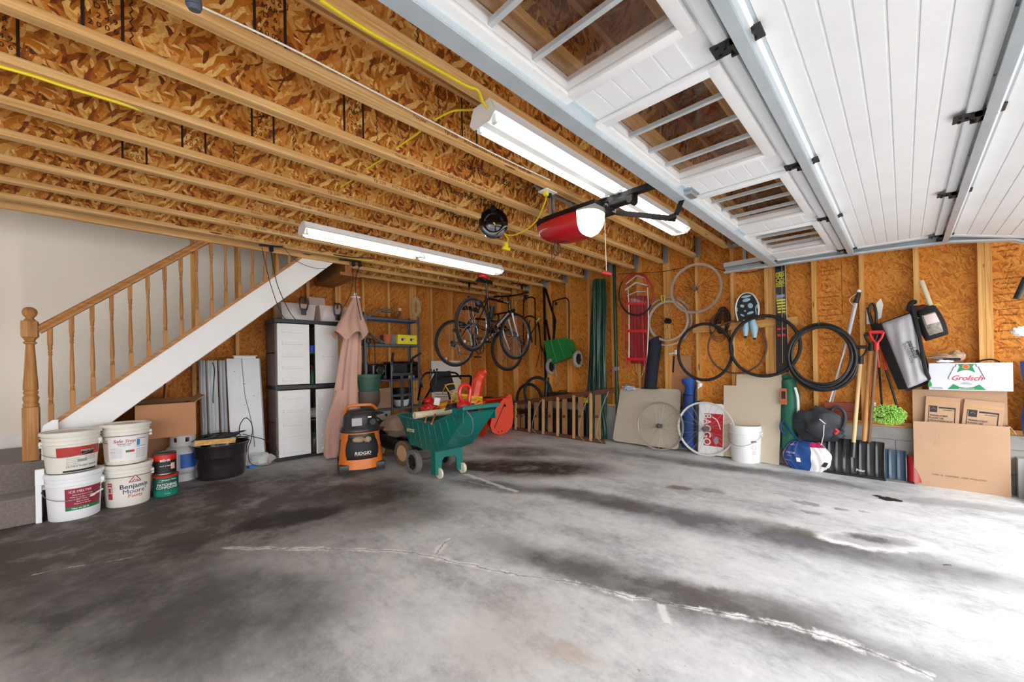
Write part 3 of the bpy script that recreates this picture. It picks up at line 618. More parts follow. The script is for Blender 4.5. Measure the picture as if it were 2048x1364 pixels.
# ------------------------------------------------------------------ cord reel, outlet, yellow cords
YEL = mat('yellow_cord', 'e9d51c', .5, 0, .05); YELP = mat('yellow_plastic', 'f0dc1e', .4, 0, .05); BCORD = mat('black_cord', '1c1a19', .55, 0, .1)
rc = at(987, 447, y=2.55); rr = .128
REEL = thing('cord_reel', 'round black cord reel with yellow cord hanging below the joists', 'cord reel', (rc.x, rc.y, rc.z - .12))
nd = (Vector((0, 0, CAMZ)) - rc); nd.z *= .3; nd.normalize()
TRl = basis(nd.cross(Vector((0, 0, 1))).normalized() * -1, Vector((0, 0, 1)), nd, rc); TRl = basis(Vector((0, 0, 1)).cross(nd).normalized(), nd.cross(Vector((0, 0, 1)).cross(nd).normalized()), nd, rc)
GBLK = mat('gloss_black', '0d0d0e', .12, 0, .1, coat=.6)
g = G(TRl); g.lathe([(1e-4, -.05), (rr - .02, -.05), (rr, -.035), (rr, -.02), (rr - .03, -.015), (rr - .03, .0), (rr, .004), (rr, .018), (rr - .02, .03), (rr - .045, .03), (rr - .055, .02), (.05, .026), (.03, .03), (1e-4, .03)], None, 40); g.build('drum', GBLK, REEL)
g = G(TRl); g.box((-.028, .08, -.04), (.028, .135, .03), None, .008).box((-.015, .12, -.02), (.015, .16, -.01), None, .004); g.build('mounting_arm', BLKP, REEL)
G().cyl(rc + Vector((0, 0, .13)), rc + Vector((0, 0, .2)), .006, n=8).build('swivel_hook', GALV, REEL)
yc = thing('yellow_extension_cord', 'yellow cord looping from the ceiling outlet to the black reel with a three way plug', 'extension cord', rc + Vector((.05, 0, -.25)))
g = G(); pr = rc + TRl.to_3x3() @ Vector((.0, 0, .034)); g.tube([pr, at(1010, 468, y=2.5), at(1035, 468, y=2.35), at(1070, 445, y=2.1), at(1090, 405, z=2.37), at(1093, 390, z=2.42)], .0065, 8, sub=7)
g.tube([at(1010, 470, y=2.56), at(1016, 478, y=2.58), at(1013, 490, y=2.6)], .006, 8, sub=5); g.build('cable', YEL, yc)
q = at(1012, 496, y=2.6); g = G(); g.box(q + Vector((-.045, -.014, -.02)), q + Vector((.045, .014, .006)), None, .006).box(q + Vector((-.018, -.014, -.0)), q + Vector((.018, .014, .05)), None, .006); g.build('three_way_plug', YELP, yc, False)
ob = thing('ceiling_outlet_box', 'white outlet plate on the ceiling joist with yellow and black plugs', 'outlet', at(1095, 384, z=2.40)); q = at(1095, 384, z=2.40)
G().box(q + Vector((-.06, -.045, -.006)), q + Vector((.06, .045, .002)), None, .003).build('plate', HOUS, ob, False)
G().box(q + Vector((-.035, -.016, -.035)), q + Vector((-.005, .014, -.006)), None, .004).build('yellow_plug', YELP, ob, False)
G().box(q + Vector((.012, -.016, -.035)), q + Vector((.036, .014, -.006)), None, .004).build('black_plug', BLKP, ob, False)
def cable(pts, r, m, label, name='extension_cord', cat='cord', sub=6, grp=None):
    g = G(); g.tube(pts, r, 6, sub=sub); return solo(g, name, m, label, cat, grp)
zc = 2.394
cable([at(640, 0, z=zc), at(735, 62, z=zc), at(840, 120, z=zc), at(930, 170, z=zc), at(955, 180, z=zc), at(966, 205, z=2.37), at(976, 217, z=2.36)], .007, YEL, 'yellow cable stapled under the nearest joist, running to the near light fixture')
cable([at(976, 218, z=2.37), at(940, 220, z=2.45), at(905, 222, z=2.45), at(872, 238, z=2.45)], .0055, YEL, 'short yellow cable from the end of the near fixture into the joists')
cable([at(-20, 128, z=2.392), at(60, 150, z=2.392), at(130, 173, z=2.392), at(220, 200, z=2.392), at(300, 226, z=2.41)], .007, YEL, 'yellow cable under the second joist at upper left')
cable([at(560, 305, z=2.43), at(680, 345, z=2.43), at(800, 385, z=2.43), at(900, 418, z=2.43), at(958, 436, z=2.40)], .0055, YEL, 'yellow cable stretched under the joists toward the black reel')
for i, (a, b) in enumerate((((842, 262), (795, 295)), ((770, 315), (733, 338)), ((708, 358), (682, 374)), ((632, 420), (602, 450)))):
    cable([at(*a, z=2.46), at(*b, z=2.43)], .005, YEL, ('longest', 'second', 'third', 'last')[i] + ' visible stretch of yellow cable crossing between joists toward the back fixture', sub=3)
cable([at(-30, 383, y=4.845), at(60, 402, y=4.845), at(180, 421, y=4.845), at(255, 437, y=4.845), at(345, 449, y=4.845), at(380, 457, y=4.845), at(480, 478, y=4.845), at(560, 488, y=4.845), at(700, 516, z=2.39), at(745, 521, z=2.39)], .007, YEL, 'yellow cable running along the stair header')
cable([at(-30, 380, y=4.84), at(70, 404, y=4.84), at(190, 418, y=4.84), at(255, 441, y=4.84), at(350, 447, y=4.84), at(400, 463, y=4.84), at(500, 479, y=4.84), at(620, 500, y=4.84), at(690, 513, z=2.385), at(750, 517, z=2.385)], .006, BCORD, 'black cable sagging along the stair header beside the yellow one')
cable([at(400, 12, z=2.405), at(560, 86, z=2.405), at(700, 158, z=2.405), at(900, 262, z=2.405), at(1010, 318, z=2.405), at(1100, 360, z=2.405)], .004, mat('white_wire', 'ece8e0', .5), 'thin white wire stapled along the second joist', sub=4)
cable([at(1158, 543, x=5.07), at(1100, 562, x=5.07), at(1085, 565, x=5.07)], .004, BCORD, 'thin dark wire strung between the wall studs, left part', 'thin_wire', sub=5)
cable([at(1236, 548, x=5.07), at(1325, 543, x=5.07), at(1400, 530, x=5.07), at(1455, 543, x=5.07), at(1500, 545, x=5.07), at(1555, 528, x=5.07)], .004, BCORD, 'thin dark wire strung across the wall above the wheel rims', 'thin_wire', sub=5)
g = G(); q = at(388, 12, z=2.28); g.cyl(q + Vector((-.02, -.02, .2)), q, .022, n=20).cyl(q, q + Vector((.002, .002, -.012)), .022, .016, 20)
solo(g, 'grey_foam_tube', mat('blue_grey_foam', '4f5a68', .8, 0, .1, 40), 'end of a blue grey foam tube poking down between the joists at top left', 'foam tube')

# ------------------------------------------------------------------ staircase
ST = thing('staircase', 'open staircase with oak handrail, turned balusters and white skirt board', 'stairs', (-.2, 5.2, 0))
YSF = 4.90
CARP = mat('carpet', '7d736c', .95, 0, .18, 60, .8, 220, .006, sheen=.3)
WSK = mat('white_skirt_board', 'eeefee', .5, 0, .03, 2)
g = G(); g.box((-6.4, 4.60, 0), (-.41, YS, .205), None, .015); g.box((-6.4, 4.85, 0), (-.33, YS, .425), None, .015); g.build('carpeted_steps', CARP, ST, False)
sl = .8965
def top(x): return .749 + (x + .312) * sl
def bot(x): return .754 + (x - .051) * .893
g = G(); TY = basis((1, 0, 0), (0, 0, 1), (0, -1, 0), (0, YSF + .03, 0))
g.prism([(-.40, .43), (-.40, top(-.40) - .02), (1.60, top(1.60)), (1.97, 2.45), (1.94, 2.443), (.051, .754), (-.33, .40)], TY, .035); g.build('skirt_board', WSK, ST, False)
g = G(); g.beam((-.40, YSF + .01, top(-.40)), (1.60, YSF + .01, top(1.60) + .005), .055, .03, bev=.004); g.build('skirt_cap', OAK_X, ST, False)
g = G(); g.box((-.43, 4.575, 0), (-.40, 4.60, .37), None, .004).box((-.43, 4.56, .28), (-.385, 4.60, .40), None, .006); g.build('riser_trim', WSK, ST, False)
g = G()
for i in range(11):   # treads and risers behind the skirt
    x = -.25 + i * .2235; z = top(x) - .01; g.box((x, YSF + .03, z - .03), (x + .25, YS, z)); g.box((x, YSF + .03, z - .2), (x + .02, YS, z))
g.build('flight', CARP, ST, False)
G().prism([(-.45, top(-.45) - .1), (-.45, top(-.45) + .26), (1.9, top(1.9) + .26), (1.9, top(1.9) - .1)], basis((1, 0, 0), (0, 0, 1), (0, -1, 0), (0, YS - .001, 0)), .022).build('wall_skirt', mat('shaded_beige_skirt', 'b8ab9c', .6, 0, .04), ST, False)  # far skirt board; stairwell shade is put into its darker beige
# newel
nx, ny = -.475, 4.90
def sq_block(g, x, y, w, z0, z1, b=.004): g.box((x - w / 2, y - w / 2, z0), (x + w / 2, y + w / 2, z1), None, b)
g = G(); N0 = .43
sq_block(g, nx, ny, .088, N0, .85, .006); sq_block(g, nx, ny, .088, 1.40, 1.53, .01)
g.lathe([(.038, .85), (.044, .86), (.044, .872), (.036, .885), (.040, .90), (.044, .92), (.040, .935), (.033, .945), (.040, .955), (.040, .97), (.034, .98), (.041, .99), (.040, 1.02), (.034, 1.12), (.028, 1.25), (.024, 1.33), (.024, 1.345), (.036, 1.352), (.036, 1.362), (.026, 1.37), (.032, 1.385), (.042, 1.40)], Matrix.Translation((nx, ny, 0)), 24)
g.lathe([(.036, 1.53), (.030, 1.54), (.024, 1.548), (.022, 1.556), (.034, 1.572), (.041, 1.592), (.041, 1.607), (.034, 1.625), (.018, 1.638), (1e-4, 1.642)], Matrix.Translation((nx, ny, 0)), 24)
g.build('newel_post', OAK_Z, ST)
def rail(x): return 1.455 + (x + .436) * .872
g = G(); T = None
d = Vector((1, 0, .872)).normalized(); up = Vector((-.872, 0, 1)).normalized(); Tn = basis((0, -1, 0), up, -Vector((0, -1, 0)).cross(up) * -1, (-.436, 4.90, rail(-.436)))
L = (.90 + .436) / d.x
Tn = basis((0, 1, 0), up, d, (-.436, 4.90, rail(-.436)))
g.prism([(-.026, -.028), (.026, -.028), (.028, -.010), (.022, -.004), (.030, .008), (.028, .022), (.014, .032), (-.014, .032), (-.028, .022), (-.030, .008), (-.022, -.004), (-.028, -.010)], Tn, L); g.build('handrail', OAK_X, ST, False)
# one baluster per tread half, tapered turning
for i in range(18):
    x = -.372 + i * .1175; z0 = top(x) + .012; z1 = min(rail(x) - .03, 2.95)
    g = G(); w = .030; h = z1 - z0
    sq_block(g, x, ny, w, z0 - .012, z0 + .155, .002)
    zb_ = z0 + .155; zt_ = max(z1 - .13, zb_ + .3); n_ = zt_ - zb_
    prof = [(.012, 0), (.015, .01), (.011, .02), (.015, .035), (.010, .05), (.014, .065), (.010, .085), (.0135, .12), (.015, .22), (.0125, .45), (.010, .68), (.0085, .80), (.013, .82), (.009, .84), (.013, .86), (.009, .885), (.013, .92), (.012, .96), (.015, 1)]
    g.lathe([(r, zb_ + t * n_) for r, t in prof], Matrix.Translation((x, ny, 0)), 12)
    sq_block(g, x, ny, w, zt_, z1 + .02, .002)
    g.build('baluster', OAK_Z, ST)

# ------------------------------------------------------------------ ceiling hoists
def pulley_bar(name, label, a, b, mat_, n=2):
    t = thing(name, label, 'hoist', (a + b) / 2); g = G(); g.beam(a, b, .04, .012, bev=.003); g.build('bar', mat_, t, False)
    for i in range(n):
        p = a.lerp(b, .65 + .3 * i if n == 2 else .5); g = G(); g.box(p + Vector((-.02, -.012, -.055)), p + Vector((.02, .012, 0)), None, .004).cyl(p + Vector((0, -.016, -.045)), p + Vector((0, .016, -.045)), .018, n=12); g.build('pulley', BLKM, t, False)
    return t
HA = pulley_bar('hoist_bracket', 'black pulley bracket with thin cords on the stair header near the balusters', at(518, 490, z=2.385), at(566, 494, z=2.385), BLKM, 1)
HB2 = pulley_bar('hoist_bracket', 'black double pulley bracket with cords above the folded umbrella', at(678, 519, z=2.385), at(722, 524, z=2.385), BLKM, 2)
def hcord(t, pts, r): G().tube(pts, r, 6, sub=6).build('hoist_cord', BCORD, t)
hcord(HA, [at(524, 496, y=4.80), at(540, 565, y=4.78), at(560, 622, y=4.75), at(574, 642, y=4.72)], .004)
hcord(HA, [at(541, 500, y=4.79), at(552, 560, y=4.76), at(565, 595, y=4.74), at(580, 625, y=4.72), at(592, 640, y=4.70)], .004)
hcord(HA, [at(566, 492, z=2.38), at(590, 520, y=4.8), at(625, 535, y=4.8), at(655, 537, y=4.8)], .003)
hcord(HB2, [at(704, 535, z=2.33), at(706, 556, y=4.9), at(700, 590, y=4.9), at(684, 618, y=4.9)], .004)
hcord(HB2, [at(718, 535, z=2.33), at(712, 556, y=4.9), at(712, 590, y=4.9), at(722, 640, y=4.95)], .005)

# ================================================================== things on the left, in front of the stair
def base_at(px, py, r):   # centre of a round thing whose near bottom edge is seen at this pixel
    p = at(px, py, z=0); d = Vector((p.x, p.y, 0)).normalized(); return p + d * r
def face(p): return math.atan2(-p.y, -p.x)   # direction from a thing toward the viewer's side
def cyl_fn(c, r, z0, a0, slope=0):   # wrap flat lettering round an upright cylinder (r at z0, changing with height)
    def fn(p):
        R = r + slope * p.y; a = a0 + p.x / r; return Vector((c.x + (R + p.z + .0012) * math.cos(a), c.y + (R + p.z + .0012) * math.sin(a), z0 + p.y))
    return fn
def wrap(name, c, r, slope, z0, h, a0, w, m, par, off=.0006):   # a paper label wrapped round
    g = G(); n = max(6, int(w / r / .09)); vs = []
    for i in range(n + 1):
        a = a0 + (i / n - .5) * w / r
        for z in (z0, z0 + h): R = r + slope * (z) + off; vs.append((c.x + R * math.cos(a), c.y + R * math.sin(a), c.z + z))
    g.add(vs, [(2 * i, 2 * i + 2, 2 * i + 3, 2 * i + 1) for i in range(n)]); return g.build(name, m, par)
PW = mat('pail_white', 'f1f3f5', .4, 0, .04, 4); PC = mat('pail_cream', 'e9e6dc', .45, 0, .05, 4); WIRE = mat('wire_handle', '8c8c8a', .4, .8, .1)
LR = mat('label_red', 'b8322c', .5, 0, .12, 30); LM = mat('label_maroon', '94203a', .5, 0, .05); LG = mat('label_green', '1f7a46', .5, 0, .05); LW = mat('label_white', 'eeeeee', .5, 0, .02)
LK = mat('label_black', '1d1c1b', .5, 0, .05); LNV = mat('label_navy', '1f2c55', .5, 0, .04); LGY = mat('label_grey', '9a9a9a', .6, 0, .05); LCR = mat('label_crimson', 'b12a3a', .5, 0, .04)
def pail(c, h, r0, r1, m, label, ha, lid=True, hang=.10):
    t = thing('plastic_pail', label, 'bucket', c); M = Matrix.Translation(c); sl = (r1 - r0) / h
    P = [(1e-4, 0), (r0 - .006, 0), (r0, .006)]
    P += [(r0 + sl * z, z) for z in (h * .3, h * .55, h - .095)]
    for z in (h - .09, h - .062, h - .034): R = r0 + sl * z; P += [(R + .001, z), (R + .009, z + .001), (R + .009, z + .006), (R + .001, z + .008)]
    P += [(r1, h), (r1 - .004, h)]
    if lid: P += [(1e-4, h)]
    else: P += [(r0 + sl * (h - .1) - .004, h - .1), (r0 - .004, .01), (1e-4, .006)]
    G().lathe(P, M, 40).build('body', m, t)
    if lid: G().lathe([(1e-4, h + .001), (r1 - .02, h + .001), (r1 - .014, h + .009), (r1 + .008, h + .010), (r1 + .012, h + .004), (r1 + .012, h - .014), (r1 + .006, h - .016), (r1 + .003, h - .002), (1e-4, h - .003)], M, 40).build('lid', m, t)
    g = G(); R = r0 + sl * (h - .1) + .008
    for s in (0, PI):
        a = ha + s; e = Vector((math.cos(a), math.sin(a), 0)); p = Vector(c) + e * R + Vector((0, 0, h - .085)); q = Vector((-e.y, e.x, 0))
        G().box((-.008, -.02, -.025), (.012, .02, .022), basis(e, q, (0, 0, 1), p), .004).build('handle_lug', m, t, False)
    a0 = ha; pts = []
    for i in range(17):
        th = PI * i / 16; x = math.cos(th) * (R + .012); v = math.sin(th)
        e = Vector((math.cos(ha), math.sin(ha), 0)); f_ = Vector((math.cos(face(c)), math.sin(face(c)), 0)); f_ = (f_ - e * f_.dot(e)).normalized()
        pts.append(Vector(c) + e * x + f_ * (v * (R + .012)) + Vector((0, 0, h - .085 - hang * v)))
    g = G(); g.tube(pts, .0022, 6); g.build('handle', WIRE, t)
    return t, sl
def small_lines(s, n, par, m, fn_maker, z0, dz, size, x=0): pass

# ice melter pail
cA = base_at(150, 1040, .137); fa = face(cA); tA, s_ = pail(cA, .345, .137, .152, PW, 'white pail of ice melter with maroon and green label, bottom left pail on the floor', fa + 1.35)
wrap('label', cA, .137, s_, .075, .165, fa + .42, .21, LM, tA); wrap('label_band', cA, .137, s_, .075, .028, fa + .42, .21, LG, tA, .0012)
def lab(c, r, sl, z, a): return cyl_fn(c, r + sl * z, c.z + z, a, sl)
text('lettering', 'ICE MELTER', .024, None, LW, tA, lab(cA, .137, s_, .215, fa + .22), bold=.0008)
for i, s in enumerate(('Melts fast Ice and Snow', 'Melts to -15 deg with pellets', 'Safer for pets - plants - concrete', 'Easy to spread', 'Melts to ice for less')): text('lettering', s, .0115, None, LW, tA, lab(cA, .137, s_, .190 - .017 * i, fa + .30))
text('lettering', 'Net wt 20 lb', .018, None, LW, tA, lab(cA, .137, s_, .088, fa + .22), bold=.0008)
g = G(); q = cA + Vector((math.cos(fa + .75), math.sin(fa + .75), 0)) * .165; e = Vector((-math.sin(fa + .75), math.cos(fa + .75), 0)); g.tube([q - e * .04 + Vector((0, 0, .165)), q + e * .05 + Vector((0, 0, .19))], .007, 8); g.build('handle_grip', PW, tA)
# trim board piece with stained primer on top of it
cB = cA + Vector((-.012, .01, .357)); tB, s_ = pail(cB, .30, .133, .156, PC, 'cream paint pail with torn red label, standing on the ice melter pail', fa + 1.35, hang=.09)
wrap('label', cB, .133, s_, .125, .07, fa + .38, .25, LR, tB); wrap('label_plate', cB, .133, s_, .13, .038, fa + .62, .07, LK, tB, .0014)
text('lettering', 'PREMIUM', .02, None, LW, tB, lab(cB, .133, s_, .160, fa + .62), bold=.0006); text('lettering', 'ULTRA PURE WHITE', .017, None, mat('label_gray_ink', '6d6b66', .6), tB, lab(cB, .133, s_, .045, fa + .45), sx=1.2)
for i in range(5): text('lettering', 'Interior acrylic latex', .0085, None, LGY, tB, lab(cB, .133, s_, .108 - .013 * i, fa + .05)); text('lettering', 'satin enamel for walls', .0085, None, LGY, tB, lab(cB, .133, s_, .115 - .013 * i, fa + .75)) if i < 3 else None
wrap('label_oval', cB, .133, s_, .078, .02, fa + .4, .05, LGY, tB, .0012); wrap('barcode', cB, .133, s_, .006, .014, fa + .4, .2, LK, tB, .0012)
# benjamin moore pail
cC = base_at(257, 1013, .135); fc = face(cC); tC, s_ = pail(cC, .335, .135, .150, PC, 'cream pail lettered in navy and crimson, right of the ice melter pail on the floor', fc + 1.5, hang=.0)
text('lettering', 'Benjamin', .052, None, LNV, tC, lab(cC, .135, s_, .165, fc + .30), bold=.001); text('lettering', 'Moore\u2019', .052, None, LNV, tC, lab(cC, .135, s_, .122, fc + .30), bold=.001); text('lettering', 'Paints', .040, None, LCR, tC, lab(cC, .135, s_, .085, fc + .32))
f_ = lab(cC, .135, s_, .20, fc + .30); g = G()
def logo(f, w, h, t, par, m):
    g = G(); P = [(-w, 0), (0, h), (w, 0)]
    for a, b in zip(P, P[1:] + P[:1]): g.tube([f(Vector((a[0] + (b[0] - a[0]) * k / 4, a[1] + (b[1] - a[1]) * k / 4, 0))) for k in range(5)], t, 5)
    g.tube([f(Vector(p)) for p in ((-w * .5, 0, 0), (-w * .1, h * .42, 0), (w * .12, h * .15, 0), (w * .3, h * .3, 0), (w * .55, 0, 0))], t, 5); return g.build('logo', m, par)
logo(f_, .038, .055, .0028, tC, LCR)
wrap('warning_label', cC, .135, s_, .07, .135, fc - .85, .036, LCR, tC); text('lettering', 'DANGER', .0075, None, LW, tC, lab(cC, .135, s_, .19, fc - .85)); wrap('warning_picture', cC, .135, s_, .12, .055, fc - .85, .026, LW, tC, .0013); wrap('warning_figure', cC, .135, s_, .125, .04, fc - .85, .018, LCR, tC, .0018)
cD = cC + Vector((-.008, .008, .347)); tD, s_ = pail(cD, .325, .129, .150, PC, 'cream pail with red Safe Step ice melt label, standing on the navy lettered pail', fc + 1.5, hang=.0)
wrap('label', cD, .129, s_, .03, .20, fc + .0, .33, LW, tD)
text('lettering', 'Safe Step', .036, None, LCR, tD, lab(cD, .129, s_, .195, fc - .08), bold=.0014, shear=.25, sx=1.05); text('lettering', 'POWER 6300', .015, None, LK, tD, lab(cD, .129, s_, .170, fc - .08), bold=.0006, shear=.2); text('lettering', 'ICE MELTER', .010, None, LK, tD, lab(cD, .129, s_, .157, fc - .08), shear=.2, sx=1.4)
for i in range(7): text('lettering', 'for sidewalks and driveways', .0068, None, LGY, tD, lab(cD, .129, s_, .135 - .012 * i, fc - .45)); text('lettering', 'apply before or after snow', .0068, None, LGY, tD, lab(cD, .129, s_, .12 - .012 * i, fc + .72))
wrap('label_chart', cD, .129, s_, .1, .018, fc + .17, .05, LR, tD, .0013); wrap('label_chart', cD, .129, s_, .1, .018, fc + .06, .02, LG, tD, .0015); wrap('blue_panel', cD, .129, s_, .15, .05, fc + .55, .02, mat('label_blue', '2f8fc4', .5), tD, .0013); wrap('rule', cD, .129, s_, .205, .004, fc + .72, .07, LNV, tD, .0014); wrap('rule', cD, .129, s_, .14, .003, fc + .72, .07, LNV, tD, .0014); wrap('side_label', cD, .129, s_, .03, .18, fc - 1.0, .035, mat('label_pink', 'd9b9ae', .6), tD); wrap('rule', cD, .129, s_, .18, .005, fc - 1.0, .036, LK, tD, .0012)
# patching compound tub and paint can
cE = base_at(332, 993, .088); fe = face(cE); tE = thing('compound_tub', 'green and teal tub of patching compound with red lid, on the floor beside the pails', 'tub', cE); M = Matrix.Translation(cE)
TEAL = mat('label_teal', '1f8a72', .4, 0, .05); DGN = mat('label_dark_green', '155a49', .4, 0, .05)
G().lathe([(1e-4, 0), (.085, 0), (.088, .004), (.088, .17), (1e-4, .17)], M, 32).build('body', TEAL, tE); G().lathe([(1e-4, .168), (.091, .168), (.093, .172), (.093, .185), (.086, .188), (.08, .182), (1e-4, .182)], M, 32).build('lid', mat('lid_red', 'c8281e', .35), tE)
wrap('label', cE, .088, 0, .055, .11, fe + .1, .26, DGN, tE); text('lettering', 'PATCHING', .031, None, LW, tE, lab(cE, .088, 0, .102, fe + .12), bold=.0012, sx=.95); text('lettering', 'COMPOUND', .031, None, LW, tE, lab(cE, .088, 0, .077, fe + .12), bold=.0012, sx=.9)
text('lettering', 'Benjamin Moore', .016, None, LW, tE, lab(cE, .088, 0, .145, fe + .3), bold=.0004); text('lettering', 'EXTERIOR READY MIX', .009, None, LK, tE, lab(cE, .088, 0, .048, fe + .12)); text('lettering', 'One quart', .009, None, LW, tE, lab(cE, .088, 0, .025, fe + .12)); logo(lab(cE, .088, 0, .128, fe - .42), .018, .026, .0016, tE, LGY)
cF = cE + Vector((-.006, .004, .19)); tF = thing('paint_can', 'dented black gallon paint can with red label band, on top of the green compound tub', 'paint can', cF); M = Matrix.Translation(cF)
CAN = mat('can_metal', '8f8f8d', .3, .9, .1)
G().lathe([(1e-4, 0), (.080, 0), (.083, .003), (.083, .006), (.081, .009), (.081, .182), (.084, .186), (.084, .19), (.077, .19), (.075, .184), (1e-4, .184)], M, 32).build('body', CAN, tF); wrap('label', cF, .0815, 0, .012, .168, fe, .38, LK, tF); wrap('label_band', cF, .082, 0, .125, .052, fe, .38, mat('label_bright_red', 'd0271b', .4, 0, .1, 14), tF, .0012); wrap('label_plate', cF, .081, 0, .105, .036, fe + .05, .075, LK, tF, .0018)
text('lettering', 'BEHR', .028, None, LW, tF, lab(cF, .0825, 0, .126, fe + .05), bold=.001, sx=1.1); text('lettering', 'PAINT & PRIMER', .012, None, LW, tF, lab(cF, .081, 0, .078, fe + .1), bold=.0004); wrap('price_sticker', cF, .081, 0, .045, .055, fe + .75, .035, mat('label_pink', 'd9b9ae'), tF, .0014)
# propane tank
cP = base_at(362, 966, .155) + Vector((.02, .0, 0)); fp = face(cP); tP = thing('propane_tank', 'light grey propane tank with blue label between the paint can and the black tub', 'propane tank', cP); M = Matrix.Translation(cP)
PG = mat('tank_grey', 'd4d5d6', .35, 0, .05)
G().lathe([(1e-4, .055), (.06, .058), (.11, .075), (.142, .11), (.152, .15), (.152, .27), (.142, .315), (.11, .35), (.06, .37), (1e-4, .372)], M, 36).build('vessel', PG, tP)
G().lathe([(.10, 0), (.105, .0), (.105, .07), (.10, .075)], M, 32, close=True).build('foot_ring', PG, tP)
g = G(); n = 30
for i in range(n):
    if i % 6 in (2, 3) : zz = (.365, .40, .44, .465)
    else: zz = None
    a0, a1 = fp + .3 + 2 * PI * i / n * .78 - 2.4, fp + .3 + 2 * PI * (i + 1) / n * .78 - 2.4
    for z0, z1 in (((.345, .395), (.44, .47)) if zz else ((.345, .47),)):
        vs = [cP + Vector((r * math.cos(a), r * math.sin(a), z)) for a in (a0, a1) for r in (.098, .104) for z in (z0, z1)]
        g.add(vs, [(0, 1, 5, 4), (2, 6, 7, 3), (0, 4, 6, 2), (1, 3, 7, 5), (0, 2, 3, 1), (4, 5, 7, 6)])
g.build('collar', PG, tP); G().cyl(cP + Vector((0, 0, .37)), cP + Vector((0, 0, .41)), .02).cyl(cP + Vector((0, 0, .41)), cP + Vector((0, 0, .44)), .03, n=8).build('valve', mat('brass', 'b09045', .3, .9), tP)
wrap('label', cP, .1525, 0, .13, .15, fp + .55, .24, mat('label_lilac', 'b9bcd2', .5), tP); wrap('label_swoosh', cP, .1525, 0, .14, .14, fp + .25, .12, mat('label_royal', '1e5fb4', .4, 0, .08), tP, .0014); wrap('label_notice', cP, .1525, 0, .155, .03, fp + .98, .03, LW, tP, .0014)
# cardboard box behind
CARD = mat('cardboard', 'b98660', .85, 0, .06, 3, .15, 200, .001); CARD2 = mat('cardboard_pale', 'bd9a7c', .85, 0, .06, 3, .15, 200, .001); CDK = mat('cardboard_edge', 'a06f48', .9)
bx = thing('cardboard_box', 'large brown cardboard box with open top flap resting over the propane tank under the stair', 'box', (.33, 5.25, .47))
g = G(); g.box((.12, 5.02, .475), (.56, 5.04, .80), None, .002).box((.12, 5.50, .475), (.56, 5.52, .80)).box((.12, 5.04, .475), (.14, 5.50, .80)).box((.54, 5.04, .475), (.56, 5.50, .80)).box((.14, 5.04, .475), (.54, 5.5, .49)); g.build('carton', CARD, bx, False)
g = G(); g.beam((.36, 5.50, .80), (.36, 5.62, .93), .46, .006, (1, 0, 0)); g.box((0, 0, 0), (.46, .24, .005), basis((1, 0, 0), (0, .45, .12), (0, -.12, .45), (.13, 5.30, .80))).box((0, 0, 0), (.10, .44, .005), basis((.8, 0, .6), (0, 1, 0), (-.6, 0, .8), (.56, 5.05, .80))); g.build('flap', CARD, bx, False)
# stand that carries the box: second carton below, in the shade
solo(G().box((.12, 5.42, 0), (.50, 5.70, .472), None, .004), 'cardboard_box', CARD, 'plain cardboard box in shade carrying the large open box, behind the propane tank', 'box', sm=False)
# whitish panel corner next to newel
g = G(); P = [(-.42, .43), (-.33, .43), (-.33, .74), (-.36, .74), (-.41, .70), (-.42, .64)]; g.prism(P, basis((1, 0, 0), (0, 0, 1), (0, -1, 0), (0, 4.84, 0)), .012)
solo(g, 'white_board', WSK, 'small rounded white board standing on the landing behind the pails', 'board', sm=False)

# black tub with wires
cT = base_at(442, 961, .23) + Vector((0, .0, 0)); TBK = mat('tub_black', '262224', .22, 0, .15, 3, coat=.4); tT = thing('black_tub', 'large black plastic tub full of tangled wire', 'tub', cT); M = Matrix.Translation(cT) @ Matrix.Diagonal((.88, .88, 1, 1))
G().lathe([(1e-4, 0), (.225, 0), (.235, .01), (.245, .11), (.252, .115), (.252, .12), (.262, .22), (.268, .225), (.272, .29), (.29, .345), (.296, .345), (.296, .352), (.284, .352), (.266, .29), (.24, .03), (1e-4, .02)], M, 48).build('body', TBK, tT)
g = G(); ctr = cT + Vector((0, 0, .36)); WB = mat('wire_black', '1f2022', .4, 0, .1)
random.seed(3)
for i in range(9):
    R = .08 + .13 * random.random(); ph = random.random() * 6; tx, ty = (random.random() - .5) * .9, (random.random() - .5) * .9; off = Vector(((random.random() - .5) * .12, (random.random() - .5) * .12, random.random() * .05))
    g.tube([ctr + off + Vector((R * math.cos(a + ph), R * .8 * math.sin(a + ph), abs(tx) * R * .5 * math.cos(a) + .02)) for a in [i2 * PI / 9 for i2 in range(19)]], .005, 6)
    if i in (3, 6): g.build('wire_loops', WB, tT); g = G()
g.build('wire_loops', WB, tT)
pz = at(500, 880, y=5.12)
cable([at(478, 868, y=5.0), at(480, 850, y=5.05), at(490, 836, y=5.1), at(501, 843, y=5.1), at(505, 860, y=5.1), at(502, 880, y=5.1), at(496, 900, y=5.15), at(500, 925, y=5.15), at(520, 932, y=5.15), at(545, 927, y=5.15), at(556, 910, y=5.15), at(552, 895, y=5.15), at(530, 880, y=5.12), at(505, 873, y=5.05), at(485, 868, y=5.0)], .0045, WB, 'big loop of thin black cable spilling from the tub to the floor by the cabinet', 'loose_cable', sub=5)
g = G(); g.beam(at(389, 887, y=4.80), at(470, 880, y=4.95), .02, .05, bev=.002); solo(g, 'wood_offcut', PINE_X, 'light wood offcut lying across the rim of the black tub', 'board', sm=False)
